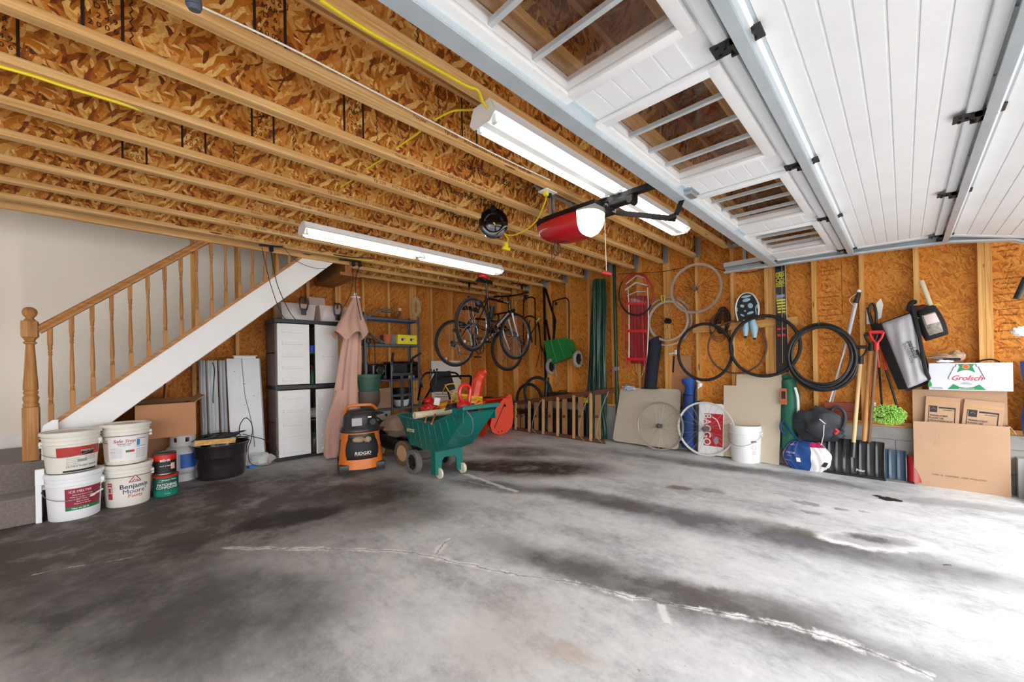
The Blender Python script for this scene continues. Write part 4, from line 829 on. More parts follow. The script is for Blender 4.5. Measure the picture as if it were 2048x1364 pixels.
# plastic bag with bits
CLR = NT('clear_plastic'); CLR.p.inputs['Base Color'].default_value = (.85, .9, .88, 1); CLR.p.inputs['Roughness'].default_value = .18; CLR.p.inputs['Alpha'].default_value = .38; CLR = CLR.m
q = at(527, 934, z=0) + Vector((0, .10, 0)); bt = thing('clear_plastic_bag', 'clear plastic bag of small parts on the floor between tub and cabinet', 'bag', q)
def lump(g, c, rx, ry, rz, seed, amp=.25, n=20, m=12, base=True, freq=2.2):
    from mathutils import noise
    vs = []; fs = []
    for i in range(m + 1):
        ph = PI * i / m
        for j in range(n):
            th = 2 * PI * j / n; d = Vector((math.sin(ph) * math.cos(th), math.sin(ph) * math.sin(th), math.cos(ph)))
            k = 1 + amp * noise.noise(d * freq + Vector((seed * 7.1, seed, 0))) + amp * .5 * noise.noise(d * freq * 3 + Vector((seed, 3, 9))); p = Vector((d.x * rx * k, d.y * ry * k, d.z * rz * k))
            if base: p.z = max(p.z, -rz * .72)
            vs.append(Vector(c) + p)
    for i in range(m):
        for j in range(n): fs.append((i * n + j, i * n + (j + 1) % n, (i + 1) * n + (j + 1) % n, (i + 1) * n + j))
    return g.add(vs, fs)
lump(G(), q + Vector((0, 0, .062)), .13, .07, .085, 2, .35).build('bag', CLR, bt)
G().box((-.05, -.02, -.01), (.08, .02, .02), fr(q + Vector((0, 0, .08)), .3, 0, -.6), .006).build('white_packet', LW, bt, False); G().box((-.05, -.03, 0), (.02, .03, .03), fr(q + Vector((-.09, -.03, .0)), .3), .008).build('blue_packet', mat('bright_blue', '2a86d8', .4), bt, False); G().ball(q + Vector((.07, 0, .045)), .025).build('red_spool', LR, bt)

# white panels leaning under the stair
PNL = mat('white_metal_panel', 'e3e6ea', .35, 0, .05, 2)
def lean(p0, p1, yb, yt, z1, m, label, prof=None, name='white_panel', seg_=None):
    pass
t = thing('fluorescent_housing', 'wide white metal light housing leaning on the wall between the white channels and the cabinet', 'light housing', (1.02, 5.5, 0))
g = G(); A = at(452, 728, y=5.62); B = at(517, 724, y=5.62); zt = 1.24
ax0, ax1 = A.x, B.x
T = basis((1, 0, 0), Vector((0, .2, 1.24)).normalized(), Vector((0, -1.24, .2)).normalized(), (ax0, 5.42, 0))
W_ = ax1 - ax0; Hh = math.hypot(1.24, .2)
g = G(T); g.box((0, 0, 0), (W_, Hh, .03), None, .004).box((W_ * .36, 0, .03), (W_ * .365, Hh, .032)); g.build('housing', PNL, t, False)
G(T).box((W_ - .002, 0, -.03), (W_ + .012, Hh, .03)).build('side_flange', LGY, t, False)
for u, v in ((.2, 1.1), (.45, .95), (.5, .95), (.45, .7), (.5, .55), (.6, .35), (.3, .4), (.75, .8)): G(T).box((W_ * u, v, .03), (W_ * u + .012, v + .005, .032)).build('slot', LK, t, False)
g = G(T); g.tube([(W_ * .45, Hh, .035), (W_ * .47, 1.0, .035), (W_ * .5, .8, .035), (W_ * .6, .6, .035), (W_ * .68, .4, .035), (W_ * .7, .2, .04)], .003, 6, sub=5); g.build('loose_wire', mat('wire_grey', '777777', .5), t)
G(T).box((W_ * .22, Hh, -.02), (W_ * .9, Hh + .03, .03), None, .008).box((W_ * .18, Hh + .03, -.02), (W_ * .95, Hh + .036, .03), None, .002).build('ballast', HOUS, t, False)
for i, (xa, xb, yy, m) in enumerate(((397, 410, 5.60, PNL), (411, 434, 5.66, PW), (436, 452, 5.70, PNL))):
    a, b = at(xa, 724, y=yy).x, at(xb, 724, y=yy).x; T = basis((1, 0, 0), Vector((0, .14, 1.22)).normalized(), Vector((0, -1.22, .14)).normalized(), (a, yy - .14, 0))
    t = thing('white_channel', ('leftmost', 'middle', 'rightmost')[i] + ' of three white fluted channels leaning under the stair', 'light housing', ((a + b) / 2, yy - .14, 0), 'white fluted channels under the stair')
    g = G(T); w = b - a; n = 3 if i == 1 else 2; P = []
    for k in range(n * 4 + 1): P.append((w * k / (n * 4), .0 if k % 4 in (0,) else (.035 if k % 4 in (1, 3) else .05)))
    P += [(w, -.01), (0, -.01)]
    vs = [(x, 0, z) for x, z in P] + [(x, 1.23, z) for x, z in P]; N = len(P)
    g.add(vs, [tuple(range(N)), tuple(range(2 * N - 1, N - 1, -1))] + [(k, (k + 1) % N, N + (k + 1) % N, N + k) for k in range(N)], True); g.build('channel', m, t, False)
cable([at(425, 725, y=5.50), at(429, 740, y=5.50), at(427, 770, y=5.46), at(426, 800, y=5.44), at(427, 806, y=5.43)], .005, WB, 'black power cord with plug hanging down the white channels', 'loose_cable', sub=5)

# plastic cabinet
CW = mat('cabinet_white', 'eaebea', .5, 0, .04, 3, .08, 60); CT = mat('cabinet_taupe', '6f625b', .6, 0, .06); CBK = mat('cabinet_black', '26282b', .45, 0, .1)
cx0, cx1, cy0, cy1, ch = 1.345, 2.08, 5.30, 5.72, 1.72
cb = thing('storage_cabinet', 'tall off white plastic cabinet with taupe sides and black top, right door ajar', 'cabinet', ((cx0 + cx1) / 2, (cy0 + cy1) / 2, 0))
g = G(); 
for z0, z1 in ((.04, .86), (.91, 1.67)): g.box((cx0, cy0 + .03, z0), (cx0 + .02, cy1, z1), None, .003).box((cx1 - .02, cy0 + .03, z0), (cx1, cy1, z1), None, .003).box((cx0, cy1 - .02, z0), (cx1, cy1, z1))
g.build('side_panels', CT, cb, False)
G().box((cx0 - .006, cy0 + .01, 0), (cx1 + .006, cy1, .04), None, .004).build('base_rail', CBK, cb, False); G().box((cx0 - .006, cy0 + .01, .86), (cx1 + .006, cy1, .91), None, .004).build('middle_rail', CBK, cb, False); G().box((cx0 - .008, cy0 + .005, 1.67), (cx1 + .008, cy1, 1.72), None, .006).build('top_board', CBK, cb, False) 
for z in (1.30, .45): G().box((cx0, cy0 + .05, z), (cx1, cy1, z + .015)).build('shelf', CT, cb, False)
def cdoor(T, w, z0, z1, n):
    g = G(T); g.box((0, -.012, z0), (w, .012, z1), None, .006).box((0, -.006, z0), (.02, .03, z1), None, .004)
    for k in range(n):
        z = z1 - .09 - (z1 - z0 - .15) * k / (n - 1); g.box((w * .14, -.022, z - .017), (w * .80, -.008, z + .017), None, .007)
    g.build('door', CW, cb, False)
T = fr((cx0 + .015, cy0, 0), -.04)
cdoor(T, .355, .05, .85, 5); cdoor(T, .355, .92, 1.66, 5)
T = fr((cx1 - .01, cy0, 0), PI + .10)   # right leaf, a little open
T = basis((-math.cos(.32), -math.sin(.32), 0), (math.sin(.32) * 1, -math.cos(.32), 0), (0, 0, 1), (cx1 - .01, cy0, 0)) @ Matrix.Diagonal((1, -1, 1, 1))
cdoor(T, .33, .05, .85, 5); cdoor(T, .33, .92, 1.66, 5)
def bottle(c, h, r, m, label, cm=None, name='spray_bottle', cat='bottle'):
    t = thing(name, label, cat, c); M = Matrix.Translation(c); G().lathe([(1e-4, 0), (r, 0), (r, h * .6), (r * .8, h * .7), (r * .35, h * .8), (r * .35, h * .86), (1e-4, h * .86)], M, 20).build('body', m, t)
    G().cyl(Vector(c) + Vector((0, 0, h * .86)), Vector(c) + Vector((0, 0, h * .95)), r * .4, n=12).box(Vector(c) + Vector((-r * .9, -r * .25, h * .93)), Vector(c) + Vector((r * .4, r * .25, h)), None, .004).build('trigger_head', cm or m, t); return t
bottle((1.79, 5.42, .915), .24, .04, mat('bottle_green', '3f6a4c', .4), 'green spray bottle with red trigger seen through the cabinet gap', LR)
bottle((1.74, 5.44, .915), .22, .036, mat('bottle_yellow', 'd9c22c', .4), 'yellow bottle seen through the cabinet gap beside the spray bottle', LK, 'cleaner_bottle')
g = G(); g.lathe([(1e-4, 0), (.06, 0), (.065, .09), (.05, .1), (1e-4, .1)], Matrix.Translation((1.79, 5.42, 1.315)), 24); solo(g, 'blue_tub', mat('tub_blue', '1c5cd0', .4), 'small blue tub on the upper shelf inside the cabinet gap', 'tub')
g = G(); lump(g, (1.80, 5.42, .535), .08, .06, .07, 4); solo(g, 'crumpled_cloth', mat('cloth_grey', 'b6b3ae', .9), 'crumpled pale cloth on the lower cabinet shelf', 'cloth')
g = G(); lump(g, (1.80, 5.42, .14), .07, .06, .14, 5); solo(g, 'plastic_sack', mat('sack_dark', '55575c', .4), 'grey plastic sack at the bottom of the cabinet gap', 'bag')
# clear bins on the cabinet
TAN = NT('clear_bin'); TAN.p.inputs['Base Color'].default_value = (.80, .72, .68, 1); TAN.p.inputs['Roughness'].default_value = .2; TAN.p.inputs['Alpha'].default_value = .45; TAN = TAN.m
def bin_(x0, x1, y0, y1, z, h, label, lidang=None):
    t = thing('clear_storage_bin', label, 'bin', ((x0 + x1) / 2, (y0 + y1) / 2, z)); g = G(); i = .02
    def wall(a, b, c, d): g.add([(*a, z), (*b, z), (*c, z + h), (*d, z + h)], [(0, 1, 2, 3)])
    a, b, c, d = (x0 + i, y0 + i), (x1 - i, y0 + i), (x1 - i, y1 - i), (x0 + i, y1 - i); A, B, C, D = (x0, y0), (x1, y0), (x1, y1), (x0, y1)
    wall(a, b, B, A); wall(b, c, C, B); wall(c, d, D, C); wall(d, a, A, D); g.box((x0 + i, y0 + i, z), (x1 - i, y1 - i, z + .006))
    g.build('bin_body', TAN, t, False)
    g = G(); g.box((x0 - .01, y0 - .01, z + h - .01), (x1 + .01, y0 + .002, z + h)).box((x0 - .01, y1 - .002, z + h - .01), (x1 + .01, y1 + .01, z + h)).box((x0 - .01, y0, z + h - .01), (x0, y1, z + h)).box((x1, y0, z + h - .01), (x1 + .01, y1, z + h)); g.build('rim', TAN, t, False)
    return t
bin_(1.42, 1.82, 5.34, 5.64, 1.722, .20, 'left clear storage bin on top of the white cabinet'); t = bin_(1.85, 2.22, 5.30, 5.60, 1.722, .20, 'right clear storage bin on top of the cabinet with its lid standing open')
G(basis((1, 0, 0), (0, .3, .95), (0, -.95, .3), (1.80, 5.50, 1.93))).box((0, 0, 0), (.20, .13, .005), None, .002).build('open_lid', TAN, t, False)
g = G(); g.lathe([(1e-4, 0), (.10, 0), (.115, .09), (.12, .11), (.115, .11), (1e-4, .10)], Matrix.Translation((1.59, 5.48, 1.732)), 30); solo(g, 'white_plastic_basin', PC, 'round white plastic basin inside the left clear bin', 'basin')
g = G(); P = [(0, 0), (.22, 0), (.25, .19), (.19, .15), (.15, .12), (.02, .13)]; g.prism(P, basis((1, 0, 0), (0, 0, 1), (0, -1, 0), (1.92, 5.42, 1.732)), .02); solo(g, 'white_plastic_scoop', PW, 'white plastic scoop shape inside the right clear bin', 'scoop', sm=False)
for nm, (px, py) in (('left', (607, 606)), ('right', (675, 618))):
    q = at(px, py, y=5.26); g = G()
    g.tube([q + Vector((-.03, 0, -.09)), q + Vector((-.045, 0, -.02)), q + Vector((-.04, 0, .05)), q + Vector((-.01, 0, .07)), q, ], .010, 8, sub=5).tube([q + Vector((.03, 0, -.09)), q + Vector((.05, 0, -.02)), q + Vector((.045, 0, .05)), q + Vector((.01, 0, .07)), q + Vector((0, 0, .0))], .010, 8, sub=5).box(q + Vector((-.03, -.012, -.15)), q + Vector((.03, .012, -.07)), None, .01)
    solo(g, 'black_hoist_hook', BLKP, nm + ' black rubber hoist hook resting against a clear bin', 'hook')

# folded patio umbrella
UMB = mat('umbrella_fabric', 'cba292', .9, 0, .05, 4, .2, 300, .001, sheen=.2)
ub = Vector((1.93, 5.02, 0)); ut = at(711, 596, y=5.10); tU = thing('patio_umbrella', 'folded dusty pink patio umbrella standing upright between cabinet and shelving', 'umbrella', (1.95, 5.05, 0))
def pleat(c0, c1, prof, n=64, k=8, amp=.35, ph=0, hem=0):
    def fn(u, v):
        a = 2 * PI * u; z = v; c = c0.lerp(c1, z); i = 0
        while i < len(prof) - 2 and prof[i + 1][0] < z: i += 1
        (z0, r0), (z1, r1) = prof[i], prof[i + 1]; r = r0 + (r1 - r0) * (z - z0) / max(z1 - z0, 1e-6)
        r *= 1 + amp * (1 - z) ** .3 * math.cos(k * a + ph + 2 * math.sin(3 * z)); p = c + Vector((r * math.cos(a) * 1.0, r * .75 * math.sin(a), 0))
        if hem: p.z += hem * (1 - z) ** 4 * math.cos(k * a + 1)
        return p
    return fn
c0 = at(655, 890, y=4.98); c0.y = 4.98
G().sheet(pleat(at(686, 876, y=4.98), ut, [(0, .15), (.08, .165), (.3, .15), (.6, .12), (.85, .08), (1, .03)], amp=.2, k=7), 64, 40).build('canopy', UMB, tU)
G().sheet(pleat(at(700, 672, y=5.02), ut + Vector((0, -.01, 0)), [(0, .205), (.25, .17), (.6, .10), (.9, .055), (1, .04)], amp=.17, k=5, ph=.6, hem=.05), 64, 26).build('upper_tier', UMB, tU)
G().sheet(pleat(at(664, 914, y=4.97), at(684, 780, y=4.97), [(0, .075), (.1, .10), (.5, .12), (1, .08)], amp=.25, k=5), 48, 20).build('lower_fold', UMB, tU)
G().lathe([(1e-4, 0), (.06, 0), (.062, .012), (.045, .024), (1e-4, .026)], Matrix.Translation(ut), 24).cyl(ut + Vector((0, 0, .02)), ut + Vector((0, 0, .065)), .018, n=16).build('finial', PW, tU)
G().cyl(Vector((1.93, 5.02, 0)), Vector((1.95, 5.03, .3)), .019, n=14).build('pole', PW, tU)

# grey steel shelving
SHG = mat('shelving_grey', '5d6672', .45, .4, .06); sx0, sx1, sy0, sy1 = 2.49, 3.40, 5.43, 5.74
sh = thing('steel_shelving', 'grey slotted steel shelving unit against the back wall', 'shelf', ((sx0 + sx1) / 2, 5.6, 0))
for x, sx in ((sx0, 1), (sx1, -1)):
    for y, sy in ((sy0, 1), (sy1, -1)): G().box((x, y, 0), (x + .035 * sx, y + .003 * sy, 1.90)).box((x, y, 0), (x + .003 * sx, y + .035 * sy, 1.90)).build('post', SHG, sh, False)
for z in (1.84, 1.455, .93, .50, .10):
    G().box((sx0 + .004, sy0 + .004, z - .004), (sx1 - .004, sy1 - .004, z)).box((sx0 + .004, sy0 + .004, z - .035), (sx1 - .004, sy0 + .007, z)).box((sx0 + .004, sy1 - .007, z - .035), (sx1 - .004, sy1 - .004, z)).box((sx0 + .004, sy0 + .004, z - .035), (sx0 + .007, sy1 - .004, z)).box((sx1 - .007, sy0 + .004, z - .035), (sx1 - .004, sy1 - .004, z)).build('shelf_board', SHG, sh, False)
for x, s in ((sx0 + .036, 1), (sx1 - .036, -1)): G().prism([(0, 0), (.05 * s, 0), (0, -.07)], basis((1, 0, 0), (0, 0, 1), (0, -1, 0), (x, sy0 + .004, 1.84)), .003).build('gusset', SHG, sh, False)
# on the shelves
YB_ = mat('yellow_carton', 'f2e02a', .5, 0, .03)
t = thing('yellow_carton', 'yellow and grey carton with tool pictures on the second shelf', 'box', (3.15, 5.58, 1.457)); G().box((3.03, 5.45, 1.457), (3.36, 5.50, 1.60), None, .002).build('front', YB_, t, False); G().box((2.86, 5.50, 1.457), (3.36, 5.68, 1.60), None, .002).build('carton', mat('carton_grey', '77777a', .7), t, False)
for x in (3.11, 3.26): 
    G().cyl((x, 5.4495, 1.53), (x, 5.449, 1.53), .032, n=16).build('picture_panel', mat('label_lilac2', 'cbb6c4', .6), t, False); G().box((x - .02, 5.448, 1.512), (x + .012, 5.4488, 1.545)).box((x + .01, 5.448, 1.538), (x + .05, 5.4488, 1.545)).build('printed_tool', LK, t, False)
TERRA = mat('terracotta', 'c36a44', .8, 0, .06)
for i, z in enumerate((1.457, 1.50)):
    g = G(); g.lathe([(1e-4, 0), (.045, 0), (.058, .07), (.066, .07), (.068, .098), (.060, .098), (.054, .07), (.04, .01), (1e-4, .01)], Matrix.Translation((2.89, 5.52, z)), 28); o = solo(g, 'flower_pot', TERRA, ('lower', 'upper')[i] + ' of two nested terracotta flower pots on the second shelf', 'flower pot')
g = G(); g.sheet(lambda u, v: Vector((2.60 + .24 * u, 5.44 + .12 * v, 1.46 + .14 * (1 - u) ** 1.2 + .02 * math.sin(PI * v))), 16, 8, .003); solo(g, 'clear_plastic_tray', mat('tray_plastic', 'a9a59b', .3), 'tilted clear plastic tray leaning beside the flower pots', 'tray')
g = G(); g.tube([(2.56, 5.42, 1.50), (2.60, 5.41, 1.52), (2.63, 5.40, 1.47), (2.635, 5.40, 1.3), (2.64, 5.40, 1.13)], .006, 6, sub=5).tube([(2.56, 5.42, 1.50), (2.55, 5.405, 1.40), (2.55, 5.40, 1.2)], .006, 6, sub=5); g.box((2.52, 5.40, 1.457), (2.58, 5.44, 1.53), None, .015); solo(g, 'black_strap', BLKP, 'black strap draped over the second shelf front edge', 'strap')
t = thing('metal_bracket', 'grey folding metal bracket lying on the top shelf', 'bracket', (2.85, 5.6, 1.842)); G().beam((2.62, 5.6, 1.855), (2.88, 5.6, 1.99), .03, .02).beam((2.85, 5.6, 1.985), (3.02, 5.6, 1.995), .05, .02).beam((2.85, 5.58, 1.95), (3.02, 5.58, 1.96), .05, .02).beam((2.6, 5.55, 1.852), (3.0, 5.55, 1.852), .03, .018).build('arm', mat('bracket_grey', '77726d', .4, .6), t, False)
t = thing('wooden_elbow', 'curved brown wooden elbow bar on the right of the top shelf', 'bar', (3.1, 5.6, 1.842)); G().tube([(2.7, 5.62, 1.862), (3.0, 5.62, 1.862), (3.11, 5.62, 1.88), (3.16, 5.62, 1.93), (3.17, 5.62, 2.0)], .02, 10, sub=6).build('bar', mat('brown_wood', '6d4a30', .6), t); G().cyl((3.165, 5.62, 1.99), (3.17, 5.62, 2.03), .028, n=14).build('end_cap', ASH, t)
g = G(); g.box((3.30, 5.5, 1.842), (3.38, 5.6, 1.862)).box((3.20, 5.46, 1.62), (3.36, 5.52, 1.64), fr((0, 0, 0)), .004); 
t = thing('coiled_rope', 'coil of cream cord hanging on the stud above the shelving', 'rope', at(831, 640, y=5.78)); random.seed(9); q = at(831, 614, y=5.77)
g = G()
for i in range(16):
    sx_ = .03 + .065 * random.random(); ox_ = .04 * (random.random() - .5); g.tube([q + Vector((sx_ * math.cos(a) + ox_ + .012 * math.sin(3 * a + i), -.004 * i * .6, .16 * (.85 + .15 * math.sin(i)) * math.sin(a) + .012 * math.cos(2 * a + i))) for a in [2 * PI * k / 24 for k in range(24)]], .0042, 6, True)
g.tube([q + Vector((.05, -.01, -.12)), q + Vector((.07, -.01, -.2)), q + Vector((.02, -.02, -.27))], .003, 6, sub=4); g.build('cord', mat('cream_cord', 'dcc08a', .8), t)
# stereo, boxes on the third shelf
t = thing('stereo_speaker', 'black stereo speaker on the third shelf, left', 'speaker', (2.70, 5.56, .932)); G().box((2.53, 5.45, .932), (2.84, 5.68, 1.16), None, .008).build('cabinet', GBLK, t, False)
G().cyl((2.74, 5.449, 1.06), (2.74, 5.444, 1.06), .055).cyl((2.74, 5.446, 1.06), (2.74, 5.44, 1.06), .03).build('speaker_cone', BLKP, t); G().ring((2.74, 5.446, 1.06), (0, 1, 0), .055, .003, 30, 6).build('chrome_ring', CAN, t); G().box((2.62, 5.446, .96), (2.645, 5.45, 1.14)).box((2.82, 5.446, .96), (2.825, 5.45, 1.14)).build('silver_strip', CAN, t, False)
t = thing('microwave_oven', 'glossy black microwave on the third shelf behind the hand truck', 'microwave', (3.1, 5.56, .932)); G().box((2.90, 5.45, .932), (3.37, 5.68, 1.19), None, .01).build('cabinet', GBLK, t, False); G().box((2.94, 5.444, .98), (3.18, 5.45, 1.16), None, .004).build('door_window', BLKP, t, False); G().cyl((3.25, 5.45, 1.09), (3.25, 5.437, 1.09), .018).cyl((3.25, 5.45, 1.02), (3.25, 5.437, 1.02), .018).build('knob', CAN, t); G().tube([(2.93, 5.445, 1.0), (2.925, 5.43, 1.06), (2.93, 5.445, 1.15)], .005, 6, sub=4).build('handle', CAN, t)
g = G(); g.cyl((3.20, 5.42, .932), (3.20, 5.42, 1.0), .02, n=14); solo(g, 'small_jar', mat('jar_tan', 'b59a63', .4), 'small tan jar on the third shelf', 'jar'); g = G(); g.cyl((3.27, 5.42, .932), (3.27, 5.42, .975), .018, n=14); solo(g, 'small_jar', mat('jar_blue', '3a7bd0', .4), 'small blue jar on the third shelf', 'jar')
solo(G().box((2.66, 5.46, .502), (2.93, 5.68, .80), None, .004), 'cardboard_box', CARD2, 'tan cardboard box on the fourth shelf of the grey shelving', 'box', sm=False)
t = thing('white_label_bottle', 'white bottle with a yellow cap beside the tan box', 'bottle', (2.60, 5.5, .502)); G().lathe([(1e-4, 0), (.035, 0), (.035, .26), (.02, .3), (1e-4, .3)], Matrix.Translation((2.615, 5.48, .55)), 18).build('body', LW, t); G().cyl((2.615, 5.48, .84), (2.615, 5.48, .93), .016, .008, 12).build('cap', YELP, t)
t = thing('enamel_pot', 'dark pot with white base on the fourth shelf', 'pot', (3.13, 5.56, .502)); G().lathe([(1e-4, .10), (.10, .10), (.12, .13), (.125, .28), (1e-4, .28)], Matrix.Translation((3.13, 5.56, .502)), 28).build('dark_pot', BLKP, t); G().lathe([(1e-4, 0), (.09, 0), (.11, .02), (.12, .10), (1e-4, .10)], Matrix.Translation((3.13, 5.56, .502)), 28).build('white_bowl', PW, t)
t = thing('grey_meter_box', 'small grey electrical box with a dial on the bottom shelf', 'electrical box', (2.78, 5.47, .36)); G().box((2.66, 5.46, .33), (2.88, 5.56, .46), None, .006).build('case', mat('case_grey', 'b6b9b6', .5), t, False); G().cyl((2.82, 5.459, .40), (2.82, 5.452, .40), .02).build('dial', BLKP, t)
G_ = G().box((2.64, 5.45, .102), (2.9, 5.6, .33), None, .004); solo(G_, 'dark_crate', BLKP, 'dark crate on the bottom shelf under the electrical box', 'crate', sm=False)

# seed spreader hopper stood on a cone
GRN = mat('pot_green', '2f5747', .5, 0, .06); q = Vector((2.27, 4.98, 0)); q = at(737, 800, y=4.98); q.z = 0
t = thing('broadcast_spreader', 'tall funnel spreader with green tub over a grey hopper, right of the umbrella', 'spreader', q)
M = Matrix.Translation(q)
G().lathe([(1e-4, .80), (.13, .80), (.14, .84), (.155, .975), (.168, .978), (.17, 1.02), (.16, 1.02), (.155, .98), (.13, .84), (1e-4, .82)], M, 36).build('green_tub', GRN, t)
G().lathe([(.145, .80), (.145, .66), (.125, .62), (.10, .56), (.055, .50), (.055, .48), (1e-4, .48)], M, 36).build('hopper', mat('hopper_grey', '5a5048', .6, 0, .1), t)
G().lathe([(1e-4, .50), (.19, .505), (.19, .512), (1e-4, .515)], M, 36).build('spin_plate', BLKP, t)
g = G(); g.tube([q + Vector((0, 0, .49)), q + Vector((0, 0, .20))], .016, 10); [g.tube([q + Vector((0, 0, .48)), q + Vector((.18 * math.cos(a), .18 * math.sin(a), 0.008))], .012, 8) for a in (.4, 2.5, 4.6)]; g.tube([q + Vector((.02, -.02, .49)), q + Vector((.12, -.08, .42)), q + Vector((.17, -.1, .33)), q + Vector((.26, -.14, .36))], .008, 8, sub=5); g.build('stand', BLKM, t)

# hand truck
hx = at(803, 760, y=5.15); t = thing('hand_truck', 'grey tubular hand truck with black grips in front of the shelving', 'hand truck', (hx.x, 5.15, 0)); y = 5.15
HT = mat('hand_truck_grey', '4c5158', .4, .5)
L_ = at(783, 745, y=y).x; R_ = at(823, 745, y=y).x
for x in (L_, R_): G().tube([(x, y + .02, .02), (x, y, .6), (x, y, 1.13), (x + .01, y - .05, 1.20)], .014, 10, sub=5).build('side_rail', HT, t)
G().tube([at(820, 725, y=y - .05), at(826, 716, y=y - .12), at(842, 706, y=y - .2)], .017, 10).build('grip', BLKP, t); G().tube([at(784, 722, y=y - .04), at(786, 706, y=y - .08)], .018, 10).build('grip', BLKP, t)
for z in (.38, .70, 1.0): G().box((L_, y - .012, z - .02), (R_, y + .012, z + .02), None, .004).build('cross_bar', HT, t, False)
G().box(((L_ + R_) / 2 - .02, y - .006, .1), ((L_ + R_) / 2 + .02, y + .01, 1.0), None, .004).build('centre_bar', HT, t, False)
G().beam((L_, y, .42), ((L_ + R_) / 2, y - .1, .12), .02, .02).beam((R_, y, .42), ((L_ + R_) / 2, y - .1, .12), .02, .02).build('brace', BLKM, t, False); G().box((L_ - .02, y - .22, 0), (R_ + .02, y + .0, .008)).build('toe_plate', HT, t, False)
for x in (L_ - .05, R_ + .05): G().lathe([(1e-4, -.025), (.09, -.025), (.125, -.02), (.127, 0), (.125, .02), (.09, .025), (1e-4, .025)], Matrix.Translation((x, y + .12, .128)) @ Matrix.Rotation(PI / 2, 4, 'Y'), 24).build('wheel', BLKP, t)

# wet dry vacuum
vc = base_at(722, 950, .23); fv = face(vc); ev = Vector((math.cos(fv), math.sin(fv), 0)); rv = Vector((-ev.y, ev.x, 0)); TV = basis(rv, ev * -1, (0, 0, 1), vc) @ Matrix.Rotation(.12, 4, 'Z')
ORG = mat('vac_orange', 'd9762a', .35, 0, .05); VBK = mat('vac_black', '2c2c2e', .4, 0, .12); t = thing('shop_vacuum', 'orange and black wet dry shop vacuum in front of the umbrella', 'vacuum', vc)
g = G(TV); g.lathe([(1e-4, .06), (.20, .06), (.215, .10), (.205, .22), (.185, .40), (.185, .43), (1e-4, .43)], None, 40, 1, .85); g.build('tank', VBK, t)
def vshell(a0, a1, z0, z1, off, m, name, r_=lambda z: .205 - .03 * (z - .1)):
    g = G(TV); g.sheet(lambda u, v: Vector(((r_(z0 + (z1 - z0) * v) + off) * math.cos(a0 + (a1 - a0) * u), .85 * (r_(z0 + (z1 - z0) * v) + off) * math.sin(a0 + (a1 - a0) * u), z0 + (z1 - z0) * v)), 16, 4, .006); return g.build(name, m, t)
vshell(-PI / 2 - 1.35, -PI / 2 - .78, .07, .42, .018, ORG, 'orange_side', lambda z: .225 - .12 * z); vshell(-PI / 2 + .78, -PI / 2 + 1.35, .07, .42, .018, ORG, 'orange_side', lambda z: .225 - .12 * z); vshell(-PI / 2 - .85, -PI / 2 + .85, .05, .15, .022, ORG, 'orange_front', lambda z: .225 - .12 * z)
vshell(-PI / 2 - .8, -PI / 2 + .8, .14, .37, .006, mat('vac_bag', '14161c', .6), 'accessory_pouch', lambda z: .215 - .08 * z + .03 * math.sin(PI * (z - .14) / .23))
g = G(TV); g.lathe([(.19, .41), (.20, .412), (.20, .425), (.19, .43)], None, 40, 1, .85, True); g.build('orange_trim', ORG, t)
g = G(TV); g.lathe([(1e-4, .425), (.205, .425), (.21, .44), (.195, .47), (.180, .49), (.172, .58), (.16, .63), (.12, .655), (1e-4, .66)], None, 40, 1, .85); g.build('motor_head', VBK, t)
g = G(TV); g.tube([(-.16, -.02, .62), (-.14, -.06, .685), (-.10, -.09, .71), (.08, -.09, .71), (.13, -.06, .69), (.17, -.02, .655)], .016, 8, sub=4); g.build('carry_handle', ORG, t)
g = G(TV); g.cyl((.10, -.14, .535), (.105, -.175, .535), .034).cyl((.10, -.14, .535), (.105, -.178, .535), .024); g.build('blower_port', BLKP, t)
G(TV).box((-.10, -.158, .50), (.0, -.152, .58), None, .002).build('rating_label', mat('label_silver', 'b4aeb0', .4), t, False); G(TV).box((.06, -.158, .578), (.095, -.151, .592)).build('switch_label', LW, t, False)
vt = TV @ Matrix.Translation((0, 0, .23)); fnv = lambda p: TV @ Vector(((.215) * math.sin(p.x / .215), -.85 * .232 * math.cos(p.x / .215) - p.z, .215 + p.y))
text('lettering', 'RIDGID', .044, None, LW, t, fnv, bold=.0012, shear=.15, sx=1.15); g = G(); g.add([fnv(Vector((x, y, .0005))) for x in (-.085, 0, .085) for y in (-.024, -.020)], [(0, 2, 3, 1), (2, 4, 5, 3)]); g.build('underline', ORG, t)
g = G(TV); lump(g, (-.04, -.185, .36), .06, .03, .03, 6, base=False); lump(g, (.05, -.185, .355), .035, .025, .03, 8, base=False); g.build('rolled_rag', mat('rag_tan', 'a39076', .9), t)
for s in (-1, 1): g = G(TV); g.box((s * .18 - .05, -.17, .02), (s * .18 + .05, -.06, .10), None, .015).cyl((s * .18, -.13, .03), (s * .18, -.10, .03), .03, n=16); g.build('caster', VBK, t)
for s in (-1, 1): g = G(TV); g.cyl((s * .19, .10, .075), (s * .225, .10, .075), .075, n=24); g.build('rear_wheel', BLKP, t)

# ================================================================== middle: cart, mower, snow blower, bikes
TLC = mat('cart_teal', '0f6b62', .35, 0, .1, 3, .1, 30); TLD = TLC
ct = thing('garden_cart', 'teal plastic garden cart full of tools, with dark wheels and small white front casters', 'garden cart', (2.38, 3.4, 0))
